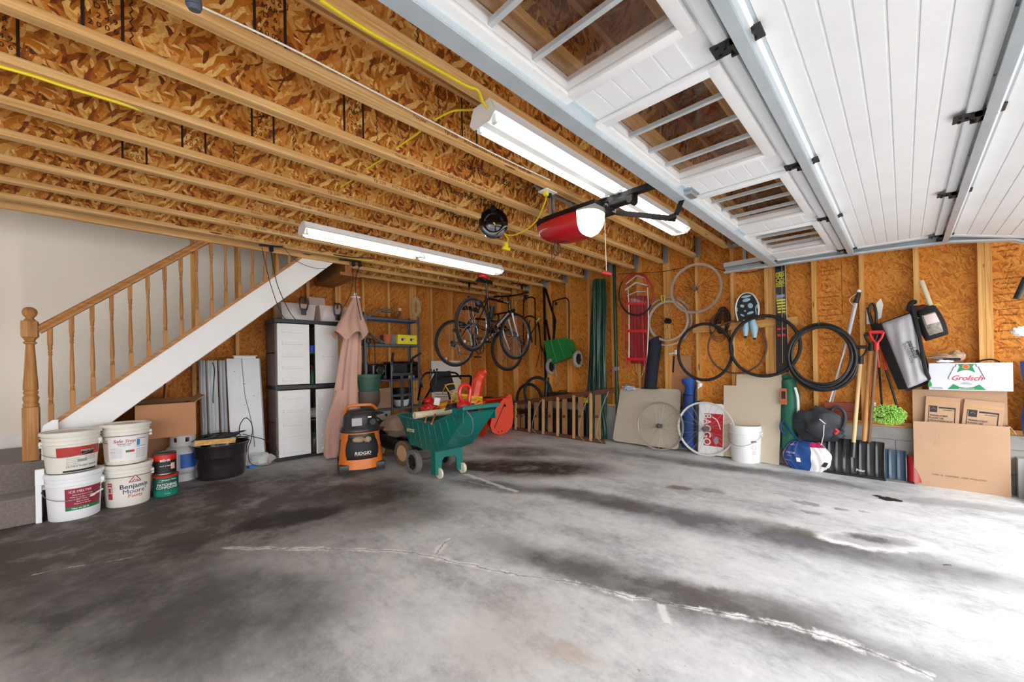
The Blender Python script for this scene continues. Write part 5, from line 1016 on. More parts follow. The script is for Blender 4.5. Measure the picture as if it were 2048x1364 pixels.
# tub: sections along y, each with rim half width, bottom half width, rim z, bottom z
CX = 2.375
TS = [(3.95, .20, .10, .585, .50), (3.90, .205, .13, .582, .38), (3.78, .21, .155, .575, .30), (3.5, .215, .165, .56, .265), (3.25, .22, .165, .565, .275), (3.12, .22, .165, .60, .33), (2.95, .218, .165, .665, .50), (2.80, .215, .17, .735, .655), (2.77, .215, .17, .745, .69)]
def tub(off=0.0, k=9):
    rows = []
    for y, wr_, wb, zr, zb_ in TS:
        wr2, wb2, zb2 = wr_ - off, wb - off, zb_ + off; row = []
        for s in (-1, 1):
            side = []
            for i in range(k): t_ = i / (k - 1); side.append(Vector((CX + s * (wr2 + (wb2 - wr2) * t_ + (.006 if i % 2 == 0 and off == 0 else 0)), y - (off if y > 3.9 else 0) , zr + (zb2 - zr) * t_)))
            row += side if s < 0 else side[::-1]
        rows.append(row)
    return rows
R_ = tub(); g = G(); n = len(R_[0]); vs = [p for r in R_ for p in r]; N1 = len(vs); R2 = tub(.008); vs += [p for r in R2 for p in r]; m = len(R_)
fs = [(i * n + j, i * n + j + 1, (i + 1) * n + j + 1, (i + 1) * n + j) for i in range(m - 1) for j in range(n - 1)]; fs += [tuple(N1 + q for q in f[::-1]) for f in fs]
fs += [tuple(range(n)), tuple(N1 + q for q in range(n - 1, -1, -1))]
fs += [(i * n, (i + 1) * n, N1 + (i + 1) * n, N1 + i * n) for i in range(m - 1)] + [(i * n + n - 1, N1 + i * n + n - 1, N1 + (i + 1) * n + n - 1, (i + 1) * n + n - 1) for i in range(m - 1)]
g.add(vs, fs); g.build('tub', TLC, ct)
g = G(); L_ = [Vector((CX - w, y, z)) for y, w, b, z, zb_ in TS]; Rr = [Vector((CX + w, y, z)) for y, w, b, z, zb_ in TS]
g.tube(L_ + Rr[::-1], .011, 8, True); g.build('rim', TLC, ct)
g = G(); g.box((CX - .225, 2.755, .715), (CX + .225, 2.785, .75), None, .012).box((CX - .20, 2.79, .60), (CX - .19, 2.95, .73)).box((CX + .19, 2.79, .60), (CX + .20, 2.95, .73)); g.build('push_handle', TLC, ct, False)
for i in range(9):   # ribs on the side
    y = 3.72 - i * .10; k = 0
    while k < len(TS) - 2 and TS[k + 1][0] > y: k += 1
    (ya, wa, ba, za, zba), (yb, wb, bb, zb1, zbb) = TS[k], TS[k + 1]; t_ = (ya - y) / (ya - yb); w, b, z, zz = (wa + (wb - wa) * t_, ba + (bb - ba) * t_, za + (zb1 - za) * t_, zba + (zbb - zba) * t_)
    for s in (-1, 1): G().tube([(CX + s * (w + .002), y, z - .02), (CX + s * (b + .004), y, zz + .02)], .005, 6).build('side_rib', TLC, ct)
g = G(); g.prism([(-.17, .30), (.17, .30), (.17, .035), (.10, .035), (.09, .17), (.06, .20), (-.06, .20), (-.09, .17), (-.10, .035), (-.17, .035)], basis((1, 0, 0), (0, 0, 1), (0, -1, 0), (CX, 3.30, 0)), .02)
for s in (-1, 1): g.box((CX + s * .17, 3.301, .035), (CX + s * .155, 3.36, .30)).box((CX + s * .17, 3.38, .28), (CX + s * .155, 3.75, .36))
g.build('leg_panel', TLC, ct, False)
CST = mat('caster_cream', 'd9d2bc', .5, 0, .1)
for s in (-1, 1): G().cyl((CX + s * .13 + .015, 3.275, .052), (CX + s * .155 + .02, 3.275, .052), .052, n=28).build('caster_wheel', CST, ct)
TYR = mat('tyre_grey', '6d6a67', .85, 0, .2, 30, .5, 60); 
def wheel(par, c, ax, R, w, mt, mh, spokes=5, name='wheel'):
    T = basis(Vector(ax).cross((0, 0, 1)).normalized(), (0, 0, 1), Vector(ax).normalized(), c); T = basis(Vector(ax).normalized().cross((0, 0, 1)), Vector((0, 0, 1)), Vector(ax).normalized(), c)
    g = G(T); g.lathe([(R * .66, -w / 2), (R * .9, -w / 2), (R, -w * .3), (R * 1.0, w * .3), (R * .9, w / 2), (R * .66, w / 2)], None, 36, close=True); o = g.build(name, mt, par)
    g = G(T); g.lathe([(1e-4, -w * .3), (R * .68, -w * .3), (R * .68, -w * .1), (1e-4, -w * .1)], None, 30).lathe([(1e-4, -w * .5), (R * .16, -w * .5), (R * .16, w * .5), (1e-4, w * .5)], None, 16)
    for k in range(spokes): a = 2 * PI * k / spokes + .3; g.box((R * .15, -R * .09, -w * .42), (R * .64, R * .09, -w * .25), Matrix.Rotation(a, 4, 'Z'), .003).box((R * .15, -R * .09, w * .05), (R * .64, R * .09, w * .3), Matrix.Rotation(a, 4, 'Z'), .003)
    g.build('hub', mh, o); return o
wheel(ct, (CX - .20, 3.62, .125), (1, 0, 0), .125, .065, TYR, BLKP); wheel(ct, (CX + .20, 3.62, .125), (1, 0, 0), .125, .065, TYR, BLKP)
G().cyl((CX - .2, 3.62, .125), (CX + .2, 3.62, .125), .010, n=10).build('axle', CAN, ct)
g = G(); g.box((-.07, -.016, 0), (.07, .016, .003), basis((0, -1, 0), (0, 0, 1), (-1, 0, 0), (CX - .20, 3.68, .445)), .001); g.build('sticker', mat('sticker_cream', 'cfc99a', .6, 0, .3, 60), ct, False)
text('lettering', 'Rubber', .03, Matrix.Translation((CX - .2045, 3.68, .445)) @ basis((0, -1, 0), (0, 0, 1), (-1, 0, 0), (0, 0, 0)), mat('sticker_ink', '51604a', .6), ct, shear=.2)
G().tube([at(933, 822, y=2.74), at(945, 840, y=2.72), at(944, 865, y=2.75), at(925, 872, y=2.85), at(912, 855, y=2.95), at(914, 828, y=2.85)], .005, 6, sub=6).build('wire_bail', WIRE, ct)
# contents
PVC = mat('pvc_cream', 'ddd6b8', .5, 0, .04); g = G(); p, q = at(829, 831, z=.63), at(905, 822, z=.63); d = (q - p).normalized(); rr_ = .034
g.tube([p, q], rr_, 20, caps=False).tube([p, q], rr_ - .005, 20, caps=False); g.ring(p, d, rr_ - .0025, .0035, 24, 6); solo(g, 'plastic_pipe', PVC, 'cream plastic pipe lying across the garden cart', 'pipe')
OC = mat('orange_cord', 'e0661c', .5, 0, .05)
cable([at(850, 845, z=.58), at(855, 830, z=.62), at(866, 815, z=.68), at(880, 806, z=.70), at(900, 800, z=.70)], .007, OC, 'orange extension cord draped over the cart rim, left strand', 'extension_cord', sub=6)
cable([at(863, 848, z=.58), at(870, 830, z=.62), at(874, 815, z=.66), at(890, 812, z=.66), at(915, 802, z=.68)], .007, OC, 'orange extension cord draped over the cart rim, right strand', 'extension_cord', sub=6)
YC2 = mat('amber_cord', 'e5b21f', .5, 0, .06); random.seed(5)
for i, (px, py, lab_) in enumerate(((948, 805, 'coil of amber extension cord at the handle end of the cart'), (925, 800, 'loops of amber extension cord beneath the red trimmer in the cart'))):
    g = G(); q = at(px, py, z=.70)
    for k in range(6): g.tube([q + Vector((.10 * (.7 + .4 * random.random()) * math.cos(a), .075 * math.sin(a), .02 * k * .5 + .035 * math.sin(a + k))) for a in [2 * PI * j / 20 for j in range(20)]], .006, 6, True)
    solo(g, 'extension_cord', YC2, lab_, 'cord')
cable([at(885, 787, z=.78), at(893, 770, y=3.7), at(915, 768, y=3.7), at(918, 775, y=3.7), at(905, 790, y=3.6), at(903, 805, z=.72)], .006, YC2, 'amber cord looping up between the mower handle and the red trimmer', 'extension_cord', sub=6)
cable([at(890, 769, y=3.75), at(900, 785, y=3.7), at(920, 797, y=3.55), at(938, 806, z=.70)], .006, YC2, 'amber cord crossing down to the coil at the cart handle', 'extension_cord', sub=6)
TRD = mat('trimmer_red', 'd21e24', .3, 0, .05, coat=.3); q = at(932, 800, z=.68); t = thing('hedge_trimmer', 'bright red electric trimmer standing handle up in the cart', 'hedge trimmer', q)
g = G(); a, b = at(926, 802, y=3.12), at(927, 775, y=3.12)
g.tube([at(937, 806, y=3.12), at(939, 792, y=3.12), at(940, 777, y=3.12), at(933, 770, y=3.12), at(922, 773, y=3.12), at(919, 785, y=3.12), at(921, 798, y=3.12), at(930, 808, y=3.12)], .019, 12, True, sub=5); g.build('handle', TRD, t)
g = G(); lump(g, at(927, 812, y=3.12), .07, .06, .06, 11, .1, base=False); g.beam(at(938, 808, y=3.1), at(944, 822, y=3.0), .03, .03); g.build('body', TRD, t)
G().beam(at(915, 812, y=3.2), at(860, 832, y=3.75), .05, .012, (0, .3, 1)).build('blade_guard', BLKP, t, False)
for i, (px, py, s, m_, l) in enumerate(((858, 818, .07, TRD, 'red power tool body at the back of the cart'), (885, 812, .055, YC2, 'yellow tool lying in the cart behind the pipe'), (905, 818, .07, BLKP, 'black tool bag lying in the middle of the cart'), (868, 808, .05, TRD, 'small red tool lying on the pile at the back of the cart'))):
    g = G(); q = at(px, py, z=.62); lump(g, q, s * 1.4, s, s * .8, 20 + i, .3, base=False); g.beam(q, q + Vector((.08, .02, .05)), .03, .03, bev=.01); solo(g, 'garden_tool', m_, l, 'tool')
g = G(); q = at(874, 803, z=.74); g.box((-.03, -.001, -.04), (.03, .001, .04), fr(q, -.5, .3, .2)); solo(g, 'paper_tag', LW, 'white paper tag on a tool in the cart', 'tag', sm=False)
g = G(); g.box((CX - .15, 3.15, .42), (CX + .15, 3.75, .53), None, .05); solo(g, 'dark_tarp_bundle', mat('dark_bundle', '2b211e', .8, 0, .3, 10), 'dark folded bundle filling the bottom of the garden cart', 'bundle')

# lawn mower behind
mw = thing('lawn_mower', 'lawn mower with tan spoked wheel and brown grass bag, between vacuum and cart', 'lawn mower', (2.5, 4.2, 0))
HUB = mat('hub_tan', 'c3a27a', .6, 0, .1); TY2 = mat('tyre_brown', '6a5a44', .9, 0, .25, 40, .5, 60)
wheel(mw, (2.28, 4.02, .14), (1, .15, 0), .14, .06, TY2, HUB, 6); wheel(mw, (2.85, 4.12, .14), (1, .15, 0), .14, .06, TY2, HUB, 6); wheel(mw, (2.35, 4.62, .10), (1, .1, 0), .10, .05, TY2, HUB, 6)
G().box((2.32, 4.1, .10), (2.80, 4.75, .26), None, .05).build('deck', BLKM, mw, False); G().lathe([(1e-4, .26), (.15, .26), (.15, .36), (.11, .40), (1e-4, .41)], Matrix.Translation((2.56, 4.4, 0)), 24).build('engine', BLKP, mw)
g = G(); lump(g, (2.42, 4.28, .42), .24, .20, .14, 31, .25, base=False); g.build('grass_bag', mat('grass_bag_brown', '8b7462', .9, 0, .12, 6), mw)
for x in (2.36, 2.78): G().tube([(x, 4.3, .25), (x, 4.0, .5)], .012, 8).build('handle_tube', BLKM, mw)

# snow blower behind the cart
sb = thing('snow_blower', 'orange red snow blower with tall chute, its black handles over the cart', 'snow blower', (4.3, 4.9, 0))
SRD = mat('blower_orange', 'ee4a2a', .4, 0, .05, 3)
XA = (4.0, 4.46); yb = 4.75
prof = [(0, .02), (.05, 0), (.10, 0), (.16, .04), (.20, .14), (.21, .30), (.18, .46), (.12, .56), (0, .58), (-.25, .56), (-.30, .45), (-.30, .12), (-.22, .02)]
for x in XA: G().prism([(-a, b) for a, b in prof], basis((0, 1, 0), (0, 0, 1), (1, 0, 0), (x, yb, 0)), .006).build('side_plate', SRD, sb, False)
a = at(968, 792, y=4.6)
# broad face seen by the camera: end plate turned toward the door
g = G(); EP = [(x_ * 1.3, z_ * 1.07) for x_, z_ in [(.0, .05), (.10, .0), (.20, .03), (.27, .12), (.29, .25), (.29, .40), (.27, .56), (.25, .60), (.14, .52), (.05, .40), (.0, .28), (-.03, .15)]]
g.prism(EP, basis((1, -.25, 0), (0, 0, 1), (-.25, -1, 0), (4.16, 4.60, 0)), .012); o = g.build('end_plate', SRD, sb, False)
g = G(); P = [(.02, .10), (.235, .53)]; M = basis((1, -.25, 0), (0, 0, 1), (-.25, -1, 0), (4.16, 4.60, 0)); g.beam(M @ Vector((.03, .12, .016)), M @ Vector((.22, .50, .016)), .012, .006); g.cyl(M @ Vector((.22, .46, .012)), M @ Vector((.22, .46, .022)), .02); g.cyl(M @ Vector((.10, .05, .012)), M @ Vector((.10, .05, .02)), .01).cyl(M @ Vector((.16, .06, .012)), M @ Vector((.16, .06, .02)), .01); g.build('plate_bolt', BLKM, sb)
g = G(); g.sheet(lambda u, v: Vector((3.96 + .50 * v, 4.62 + .40 * math.sin(2.6 * u - .3), .30 + .29 * math.cos(2.6 * u - .3) )), 14, 4, .006); g.build('auger_housing', SRD, sb)
G().box((4.05, 4.72, .58), (4.32, 4.86, .595), None, .003).build('top_slot', BLKM, sb, False)
g = G(); c = [at(945, 808, y=4.6), at(949, 790, y=4.6), at(953, 770, y=4.6), at(960, 752, y=4.58), at(970, 742, y=4.55)]
g.tube(c, [.10, .105, .10, .085, .055], 8, sub=4); o = g.build('chute', SRD, sb, True)
G().lathe([(1e-4, 0), (.12, 0), (.12, .08), (1e-4, .08)], Matrix.Translation((4.0, 4.75, .48)), 24).build('chute_base', SRD, sb)
G().box((3.4, 4.6, .25), (3.9, 4.95, .55), None, .05).build('engine', BLKP, sb, False); g = G(); lump(g, at(858, 802, y=4.4), .07, .06, .05, 40, .2, base=False); g.build('fuel_tank', TRD, sb)
for y in (4.5, 5.0): wheel(sb, (3.55, y, .2), (0, 1, 0), .20, .09, BLKP, DKM, 5)
hp = [at(*p, y=yy) for p, yy in (((845, 775), 4.35), ((842, 762), 4.35), ((850, 748), 4.35), ((862, 745), 4.4), ((905, 745), 4.6), ((915, 749), 4.62), ((922, 758), 4.62))]
G().tube(hp, .014, 8, sub=4).build('rear_handle_bar', BLKM, sb)
hp = [at(*p, y=yy) for p, yy in (((876, 760), 4.2), ((885, 754), 4.2), ((935, 752), 4.4), ((942, 756), 4.45), ((940, 775), 4.5))]
G().tube(hp, .016, 8, sub=4).build('front_handle_bar', BLKM, sb)
g = G(); g.prism([(0, 0), (.30, 0), (.38, .02), (.34, .28), (.10, .25), (0, .12)], basis((1, 0, 0), (0, .25, .97), (0, -.97, .25), at(862, 785, y=4.4)), .03); g.build('control_panel', BLKP, sb, False)
for px, py, qx, qy in ((860, 757, 868, 741), (871, 770, 874, 739), (845, 757, 841, 740), (858, 760, 862, 740)): p, q = at(px, py, y=4.35), at(qx, qy, y=4.35); G().cyl(p, q, .006, n=8).ball(q, .014).build('control_lever', BLKP, sb)
for i in range(3): G().beam(at(870, 783 + 5 * i, y=4.3), at(905, 784 + 5 * i, y=4.45), .02, .008).build('silver_bar', CAN, sb, False)
for (ax, ay), (bx_, by) in (((862, 776), (845, 808)), ((842, 766), (836, 800)), ((893, 772), (900, 798))): G().tube([at(ax, ay, y=4.35), at(bx_, by, y=4.5)], .014, 8).build('handle_strut', BLKM, sb)
solo(G().box((3.84, 5.775, .48), (4.47, 5.79, 1.20), None, .002), 'white_board', PC, 'pale rectangular board standing against the back wall behind the snow blower', 'board', sm=False)
cable([at(934, 738, y=5.795), at(940, 745, y=5.795), at(950, 746, y=5.795)], .004, YC2, 'short yellow cord on the back wall over the orange chute', 'cord')

# --------------------------------------------------------------- bicycles
RUB = mat('tyre_rubber', '1e1e20', .75, 0, .12, 30, .2, 60); RIM = mat('rim_silver', 'b9bcc0', .25, .9, .05); FRM = mat('frame_black', '141518', .25, .2, .1, coat=.5); FRS = mat('frame_silver', 'cfd3d8', .3, .5, .04); SPK = mat('spoke_steel', 'a9a9a9', .4, .4, .02); SPKD = mat('spoke_dark', '4a4038', .5, .3, .02)
def spoked(par, M, R, tyre=.019, rimm=RIM, n=28, tm=RUB, hub=.02, spokes=True, hubm=None, rimr=.009, cross=.35, spk=None, rd=.018):
    "a spoked wheel about M's local z axis"
    ns = 56
    o = None
    if tm is not None: g = G(M); g.ring((0, 0, 0), (0, 0, 1), R, tyre, ns, 10); o = g.build('tyre', tm, par)
    g = G(M); Rr2 = R - (tyre if tm is not None else 0); g.lathe([(Rr2, -rimr), (Rr2 - rd, -rimr * .7), (Rr2 - rd - .004, 0), (Rr2 - rd, rimr * .7), (Rr2, rimr)], None, ns, close=True); g.build('rim', rimm, par)
    if spokes:
        g = G(M)
        for i in range(n):
            a = 2 * PI * i / n; b = a + (cross if i % 4 < 2 else -cross) * 2.2; s = 1 if i % 2 else -1
            g.cyl((hub * math.cos(b), hub * math.sin(b), s * .028), ((Rr2 - .015) * math.cos(a), (Rr2 - .015) * math.sin(a), 0), .0015, n=4)
        g.build('spokes', spk or SPK, par)
        g = G(M); g.cyl((0, 0, -.05), (0, 0, .05), .012, n=14).cyl((0, 0, -.032), (0, 0, -.027), hub, n=18).cyl((0, 0, .027), (0, 0, .032), hub, n=18); g.build('hub', hubm or CAN, par)
    return o
def bicycle(T, label, R=.34, fork_m=FRS, top_m=FRS, disc=False, saddle_red=False, seat=.63, steer=0, scale=1, bars='flat', stay_dark=True):
    base = T @ Vector((.5, 0, -R)); t = thing('bicycle', label, 'bicycle', base)
    WB = 1.05; MW = Matrix.Rotation(PI / 2, 4, 'X')
    H0 = Vector((.87, 0, 0)); TS_ = T @ Matrix.Translation(H0) @ Matrix.Rotation(steer, 4, 'Z') @ Matrix.Translation(-H0); spoked(t, T @ MW, R, .020, n=24); spoked(t, TS_ @ Matrix.Translation((WB, 0, 0)) @ MW, R, .020, n=24)
    BB = Vector((.43, 0, -.03)); ST_ = Vector((.27, 0, .46)); HT_ = Vector((.83, 0, .50)); HB_ = Vector((.87, 0, .36)); AX = Vector((0, 0, 0)); FX = Vector((WB, 0, 0))
    g = G(T); g.tube([HB_, BB], .021, 10); dt = g.build('down_tube', FRM, t); g = G(T); g.tube([HB_.lerp(BB, .12) + Vector((0, -.004, 0)), HB_.lerp(BB, .75) + Vector((0, -.004, 0))], .0195, 8); g.build('silver_decal', FRS, dt)
    g = G(T); g.tube([ST_ + Vector((0, 0, -.04)), HT_ + Vector((0, 0, -.03))], .018, 10); tt = g.build('top_tube', top_m, t); g = G(T); g.tube([ST_.lerp(HT_, .45) + Vector((0, -.004, -.033)), ST_.lerp(HT_, .92) + Vector((0, -.004, -.028))], [.010, .0165], 8); g.build('white_decal', FRS, tt)
    g = G(T); g.tube([BB, ST_], .017, 10); g.build('seat_tube', FRM, t); g = G(T); g.tube([HT_, HB_], .021, 10); g.build('head_tube', FRM, t)
    for s in (-1, 1): g = G(T); g.tube([BB + Vector((0, s * .03, 0)), AX + Vector((0, s * .065, 0)), ST_ + Vector((0, s * .02, -.05))], .0085, 8); g.build('rear_stay', FRM, t)
    for s in (-1, 1): g = G(TS_); g.tube([HB_ + Vector((.01, s * .045, -.03)), Vector((.93, s * .05, .2)), FX + Vector((0, s * .05, 0))], [.017, .010], 10); g.build('fork_leg', fork_m, t)
    g = G(T); g.tube([ST_, Vector((.27 - (seat - .46) * .35, 0, seat))], .0135, 10); g.build('seat_post', FRM, t)
    sx = .27 - (seat - .46) * .35
    g = G(T); g.sheet(lambda u, v: Vector((sx - .13 + .27 * u, (v - .5) * (.15 * (1 - u) ** 1.3 + .035), seat + .05 - .05 * (2 * v - 1) ** 2 + .015 * u)), 12, 8, .02); sd = g.build('saddle', BLKP, t)
    if saddle_red: g = G(T); lump(g, (sx - .07, 0, seat + .065), .085, .06, .035, 51, .1, base=False); g.build('red_seat_bag', mat('bag_red', 'c41f24', .5), sd)
    # cranks, rings, cassette, derailleur
    g = G(T); 
    for r in (.095, .08): g.ring(BB + Vector((0, -.045, 0)), (0, 1, 0), r, .004, 40, 6)
    g.cyl(BB + Vector((0, -.07, 0)), BB + Vector((0, .07, 0)), .018, n=14); 
    for a in range(5): g.beam(BB + Vector((0, -.045, 0)), BB + Vector((.08 * math.cos(a * 1.257), -.045, .08 * math.sin(a * 1.257))), .008, .006)
    cr = g.build('chainrings', BLKM, t)
    for s in (-1, 1):
        e = BB + Vector((s * .10, s * .085, -s * .13)); g = G(T); g.beam(BB + Vector((0, s * .07, 0)), e, .018, .012, bev=.003); k = g.build('crank', CAN, t); g = G(T); g.box(e + Vector((-.045, 0 if s > 0 else -.09, -.012)), e + Vector((.045, .09 if s > 0 else 0, .012)), None, .006); g.build('pedal', BLKP, k)
    g = G(T)
    for i in range(7): g.lathe([(.02, -.05 + .005 * i), (.055 - .0055 * i, -.05 + .005 * i), (.055 - .0055 * i, -.048 + .005 * i), (.02, -.048 + .005 * i)], MW, 24, close=True)
    g.build('cassette', DKM, t)
    g = G(T); g.tube([(0, -.05, -.02), (.03, -.055, -.06), (.05, -.055, -.13)], .010, 8).cyl((.05, -.062, -.14), (.05, -.048, -.14), .025, n=16).cyl((.03, -.062, -.07), (.03, -.048, -.07), .022, n=16); g.build('derailleur', CAN, t)
    g = G(T); g.tube([BB + Vector((0, -.045, .095)), Vector((0, -.045, .045))], .003, 5).tube([BB + Vector((0, -.045, -.095)), Vector((.06, -.05, -.16))], .003, 5); g.build('chain', BLKM, t)
    # bars
    g = G(TS_); SM = HT_ + Vector((-.02, 0, .07)); g.tube([HT_, SM, SM + Vector((.07, 0, .03))], .016, 10)
    g.tube([SM + Vector((.05, -.30, .04)), SM + Vector((.07, -.12, .03)), SM + Vector((.07, .12, .03)), SM + Vector((.05, .30, .04))], .0125, 10, sub=4); g.build('handlebar', BLKM, t)
    for s in (-1, 1):
        g = G(TS_); p = SM + Vector((.055, s * .24, .04)); g.tube([p, p + Vector((-.01, s * .11, 0))], .017, 10); g.build('grip', BLKP, t)
        g = G(TS_); p = SM + Vector((.075, s * .19, .03)); g.tube([p, p + Vector((.04, s * .02, -.01)), p + Vector((.045, s * .11, -.02))], .006, 6); g.build('brake_lever', BLKM, t)
        g = G(TS_); g.tube([SM + Vector((.08, s * .17, .04)), SM + Vector((.2, s * .10, .06)), SM + Vector((.17, s * .02, -.12)), HB_ + Vector((.02, s * .02, .02))], .003, 5, sub=6); g.build('brake_cable', BLKP, t)
    g = G(T); g.box((-.05, -.02, .17), (.09, .02, .22), None, .01); lump(g, (.10, 0, .30), .075, .05, .05, 61, .1, base=False); g.build('saddle_pack', BLKP, t)
    g = G(T); g.cyl((.97, -.0, .38), (1.0, 0, .38), .03, .02, 14).tube([(.35, -.03, .15), (.37, -.03, .32)], .034, 12); g.build('light_and_bottle', BLKP, t)
    g = G(T); g.cyl((-.14, .0, -.245), (-.145, 0, -.245), .02, n=14); g.build('reflector', LW, t)
    return t
def bike_frame(rear, front, lean=0):
    d = (Vector(front) - Vector(rear)).normalized(); s = Vector((0, 0, 1)).cross(d).normalized(); u = d.cross(s); M = basis(d, s, u, rear); return M @ Matrix.Rotation(lean, 4, 'X')
B1 = bicycle(bike_frame((3.35, 4.05, 1.655), (4.38, 4.29, 1.55), .05), 'black and silver bicycle hanging nearest, with a red bag on its saddle', top_m=FRM, saddle_red=True, seat=.62, steer=-.17)
B2 = bicycle(bike_frame((3.62, 4.80, 1.45), (4.66, 4.74, 1.36)), 'black bicycle hanging behind the silver one, its rear wheel lower at left', R=.335, fork_m=FRS, top_m=FRM, seat=.55)
for (px, py, q) in ((940, 566, 'rear'), (1045, 570, 'front')):
    p = at(px, py, z=2.39); t = thing('bike_hoist', 'black ceiling pulley of the bike hoist above the ' + q + ' of the bicycles', 'hoist', p); G().beam(p + Vector((-.20, 0, 0)), p + Vector((.12, 0, 0)), .04, .012).build('bar', BLKM, t, False); G().box(p + Vector((-.03, -.012, -.07)), p + Vector((0, .012, 0)), None, .004).build('pulley', BLKM, t, False)
    e = at(938, 592, y=4.15) if q == 'rear' else at(1050, 590, y=4.5); G().tube([p + Vector((-.015, 0, -.05)), e], .003, 6).build('cord', BCORD, t); G().box(e + Vector((-.02, -.015, -.08)), e + Vector((.02, .015, 0)), None, .008).tube([e + Vector((0, 0, -.08)), e + Vector((-.02, 0, -.12)), e + Vector((-.03, 0, -.15))], .006, 6).build('hook', BLKP, t)
for px, py in ((1036, 555), (955, 551)): 
    p = at(px, py, z=2.40); G_ = G().tube([p + Vector((0, 0, .01)), p + Vector((.01, 0, -.04)), p + Vector((-.01, 0, -.09)), p + Vector((.015, 0, -.10))], .005, 6, sub=4); solo(G_, 'red_hook', RED, 'small red screw hook under the joist above the ' + ('handlebar' if px > 1000 else 'saddle') + ' of a hung bicycle', 'hook')

# --------------------------------------------------------------- on the right wall, far part
def cartlike(label, px0, px1, pyt, pyb, x=5.0, name='folding_handle'):
    pass
t = thing('garment_rack_frame', 'black tubular handle frame hung on the studs beside the bicycles', 'frame', at(1060, 640, x=5.0)); x = 5.0
g = G(); g.tube([at(1047, 695, x=x), at(1047, 605, x=x), at(1050, 598, x=x), at(1062, 594, x=x), at(1068, 597, x=x), at(1070, 604, x=x), at(1071, 690, x=x)], .011, 8, sub=3); g.build('loop_handle', BLKM, t)
g = G(); g.tube([at(1044, 640, x=x), at(1058, 632, x=x), at(1074, 640, x=x), at(1078, 660, x=x)], .012, 8, sub=4).tube([at(1048, 690, x=x), at(1060, 640, x=x)], .01, 8).tube([at(1060, 670, x=x), at(1076, 645, x=x)], .008, 8).tube([at(1058, 650, x=x), at(1064, 685, x=x)], .012, 8); g.build('lower_frame', BLKM, t)
q = at(1076, 640, x=4.97); G().cyl(at(1073, 643, x=4.97), at(1079, 636, x=4.97), .016, n=12).build('foam_grip', mat('foam_yellow', 'cdbb6a', .7), t)
t = thing('garden_fork', 'old black garden fork and bar hanging upside down between the studs', 'garden fork', at(1086, 720, x=5.0)); g = G(); g.tube([at(1078, 650, x=x), at(1081, 690, x=x), at(1086, 702, x=x)], .012, 8); g.build('handle', BLKM, t)
for a, b in ((1079, 1072), (1083, 1083), (1087, 1094)): G().tube([at(1081, 688, x=x), at(a, 705, x=x), at(b, 735, x=x)], .006, 6, sub=3).build('tine', BLKM, t)
t = thing('black_ladder_rail', 'long black perforated metal legs leaning in the corner of the right wall', 'metal legs', at(1095, 700, x=5.0)); x = 5.02
for a, b in (((1088, 575), (1092, 800)), ((1091, 578), (1110, 640)), ((1110, 640), (1106, 690)), ((1092, 640), (1107, 720))): G().beam(at(*a, x=x), at(*b, x=x), .03, .025).build('leg', BLKM, t, False)
# green spreader on the wall
GRB = mat('spreader_green', '1f7a3a', .4, 0, .06); t = thing('lawn_spreader', 'green drop spreader with two grey wheels hung by its black handle on the stud wall', 'spreader', at(1130, 720, x=4.85)); x = 4.92
g = G(); g.tube([at(1107, 690, x=x), at(1106, 610, x=x), at(1109, 602, x=x), at(1130, 596, x=x), at(1136, 600, x=x), at(1138, 612, x=x), at(1138, 690, x=x)], .010, 8, sub=3); g.build('handle', BLKM, t)
p00, p10, p11, p01 = at(1102, 686, x=x), at(1146, 680, x=x), at(1155, 712, x=x), at(1104, 730, x=x); off = Vector((-.18, 0, 0))
g = G(); g.add([p00, p10, p11, p01, p00 + off + Vector((0, 0, .03)), p10 + off + Vector((0, 0, .03)), p11 + off * .5, p01 + off * .5], [(0, 1, 2, 3), (4, 7, 6, 5), (0, 4, 5, 1), (1, 5, 6, 2), (2, 6, 7, 3), (3, 7, 4, 0)], True); g.build('hopper', GRB, t)
for k in (.33, .66): a = p00.lerp(p10, k); b = p01.lerp(p11, k); G().tube([a + off + Vector((-.004, 0, .03)), b + off * .5 + Vector((-.004, 0, 0))], .007, 6).build('hopper_rib', GRB, t)
wc = mat('wheel_worn', '8e8a80', .9, 0, .3, 40)
for px, py in ((1156, 718), (1102, 733)): c = at(px, py, x=x - .10); wheel(t, c, (.05, -1, 0), .125, .04, wc, BLKP, 6)
g = G(); g.tube([at(1110, 735, x=x - .05), at(1116, 765, x=x - .05), at(1119, 775, x=x)], .007, 6); g.build('control_rod', WIRE, t); G().box(at(1112, 604, x=x - .01) - Vector((.01, .02, .05)), at(1112, 604, x=x - .01) + Vector((.01, .02, 0)), None, .008).build('lever_grip', BLKP, t, False)
# tyres and things on the floor along the far right wall
for i, (px, py, a, b, tl, lab_) in enumerate(((1058, 800, .27, .25, .1, 'larger of two black tyres leaning in the far corner behind the ladder'), (1075, 785, .25, .27, .5, 'smaller black tyre leaning behind the first one in the far corner'))):
    c = at(px, py, x=4.96); g = G(); g.ring(c, (1, tl * .5, 0), a, .024, 44, 10); solo(g, 'tyre', RUB, lab_, 'tyre')
g = G(); g.tube([at(1094, 755, x=5.02), at(1092, 800, x=4.98), at(1094, 860, x=4.9)], .035, 10); solo(g, 'black_tube_bag', BLKP, 'narrow black bag standing against the wall right of the tyres', 'bag')
t = thing('toolbox', 'black toolbox on the sill behind the ladder', 'toolbox', (4.95, 3.75, .5)); G().box((4.9, 3.5, .52), (5.06, 4.05, .66), None, .012).build('case', BLKP, t, False); G().tube([(4.92, 3.7, .66), (4.92, 3.72, .69), (4.92, 3.85, .69), (4.92, 3.87, .66)], .008, 6).build('handle', BLKP, t)
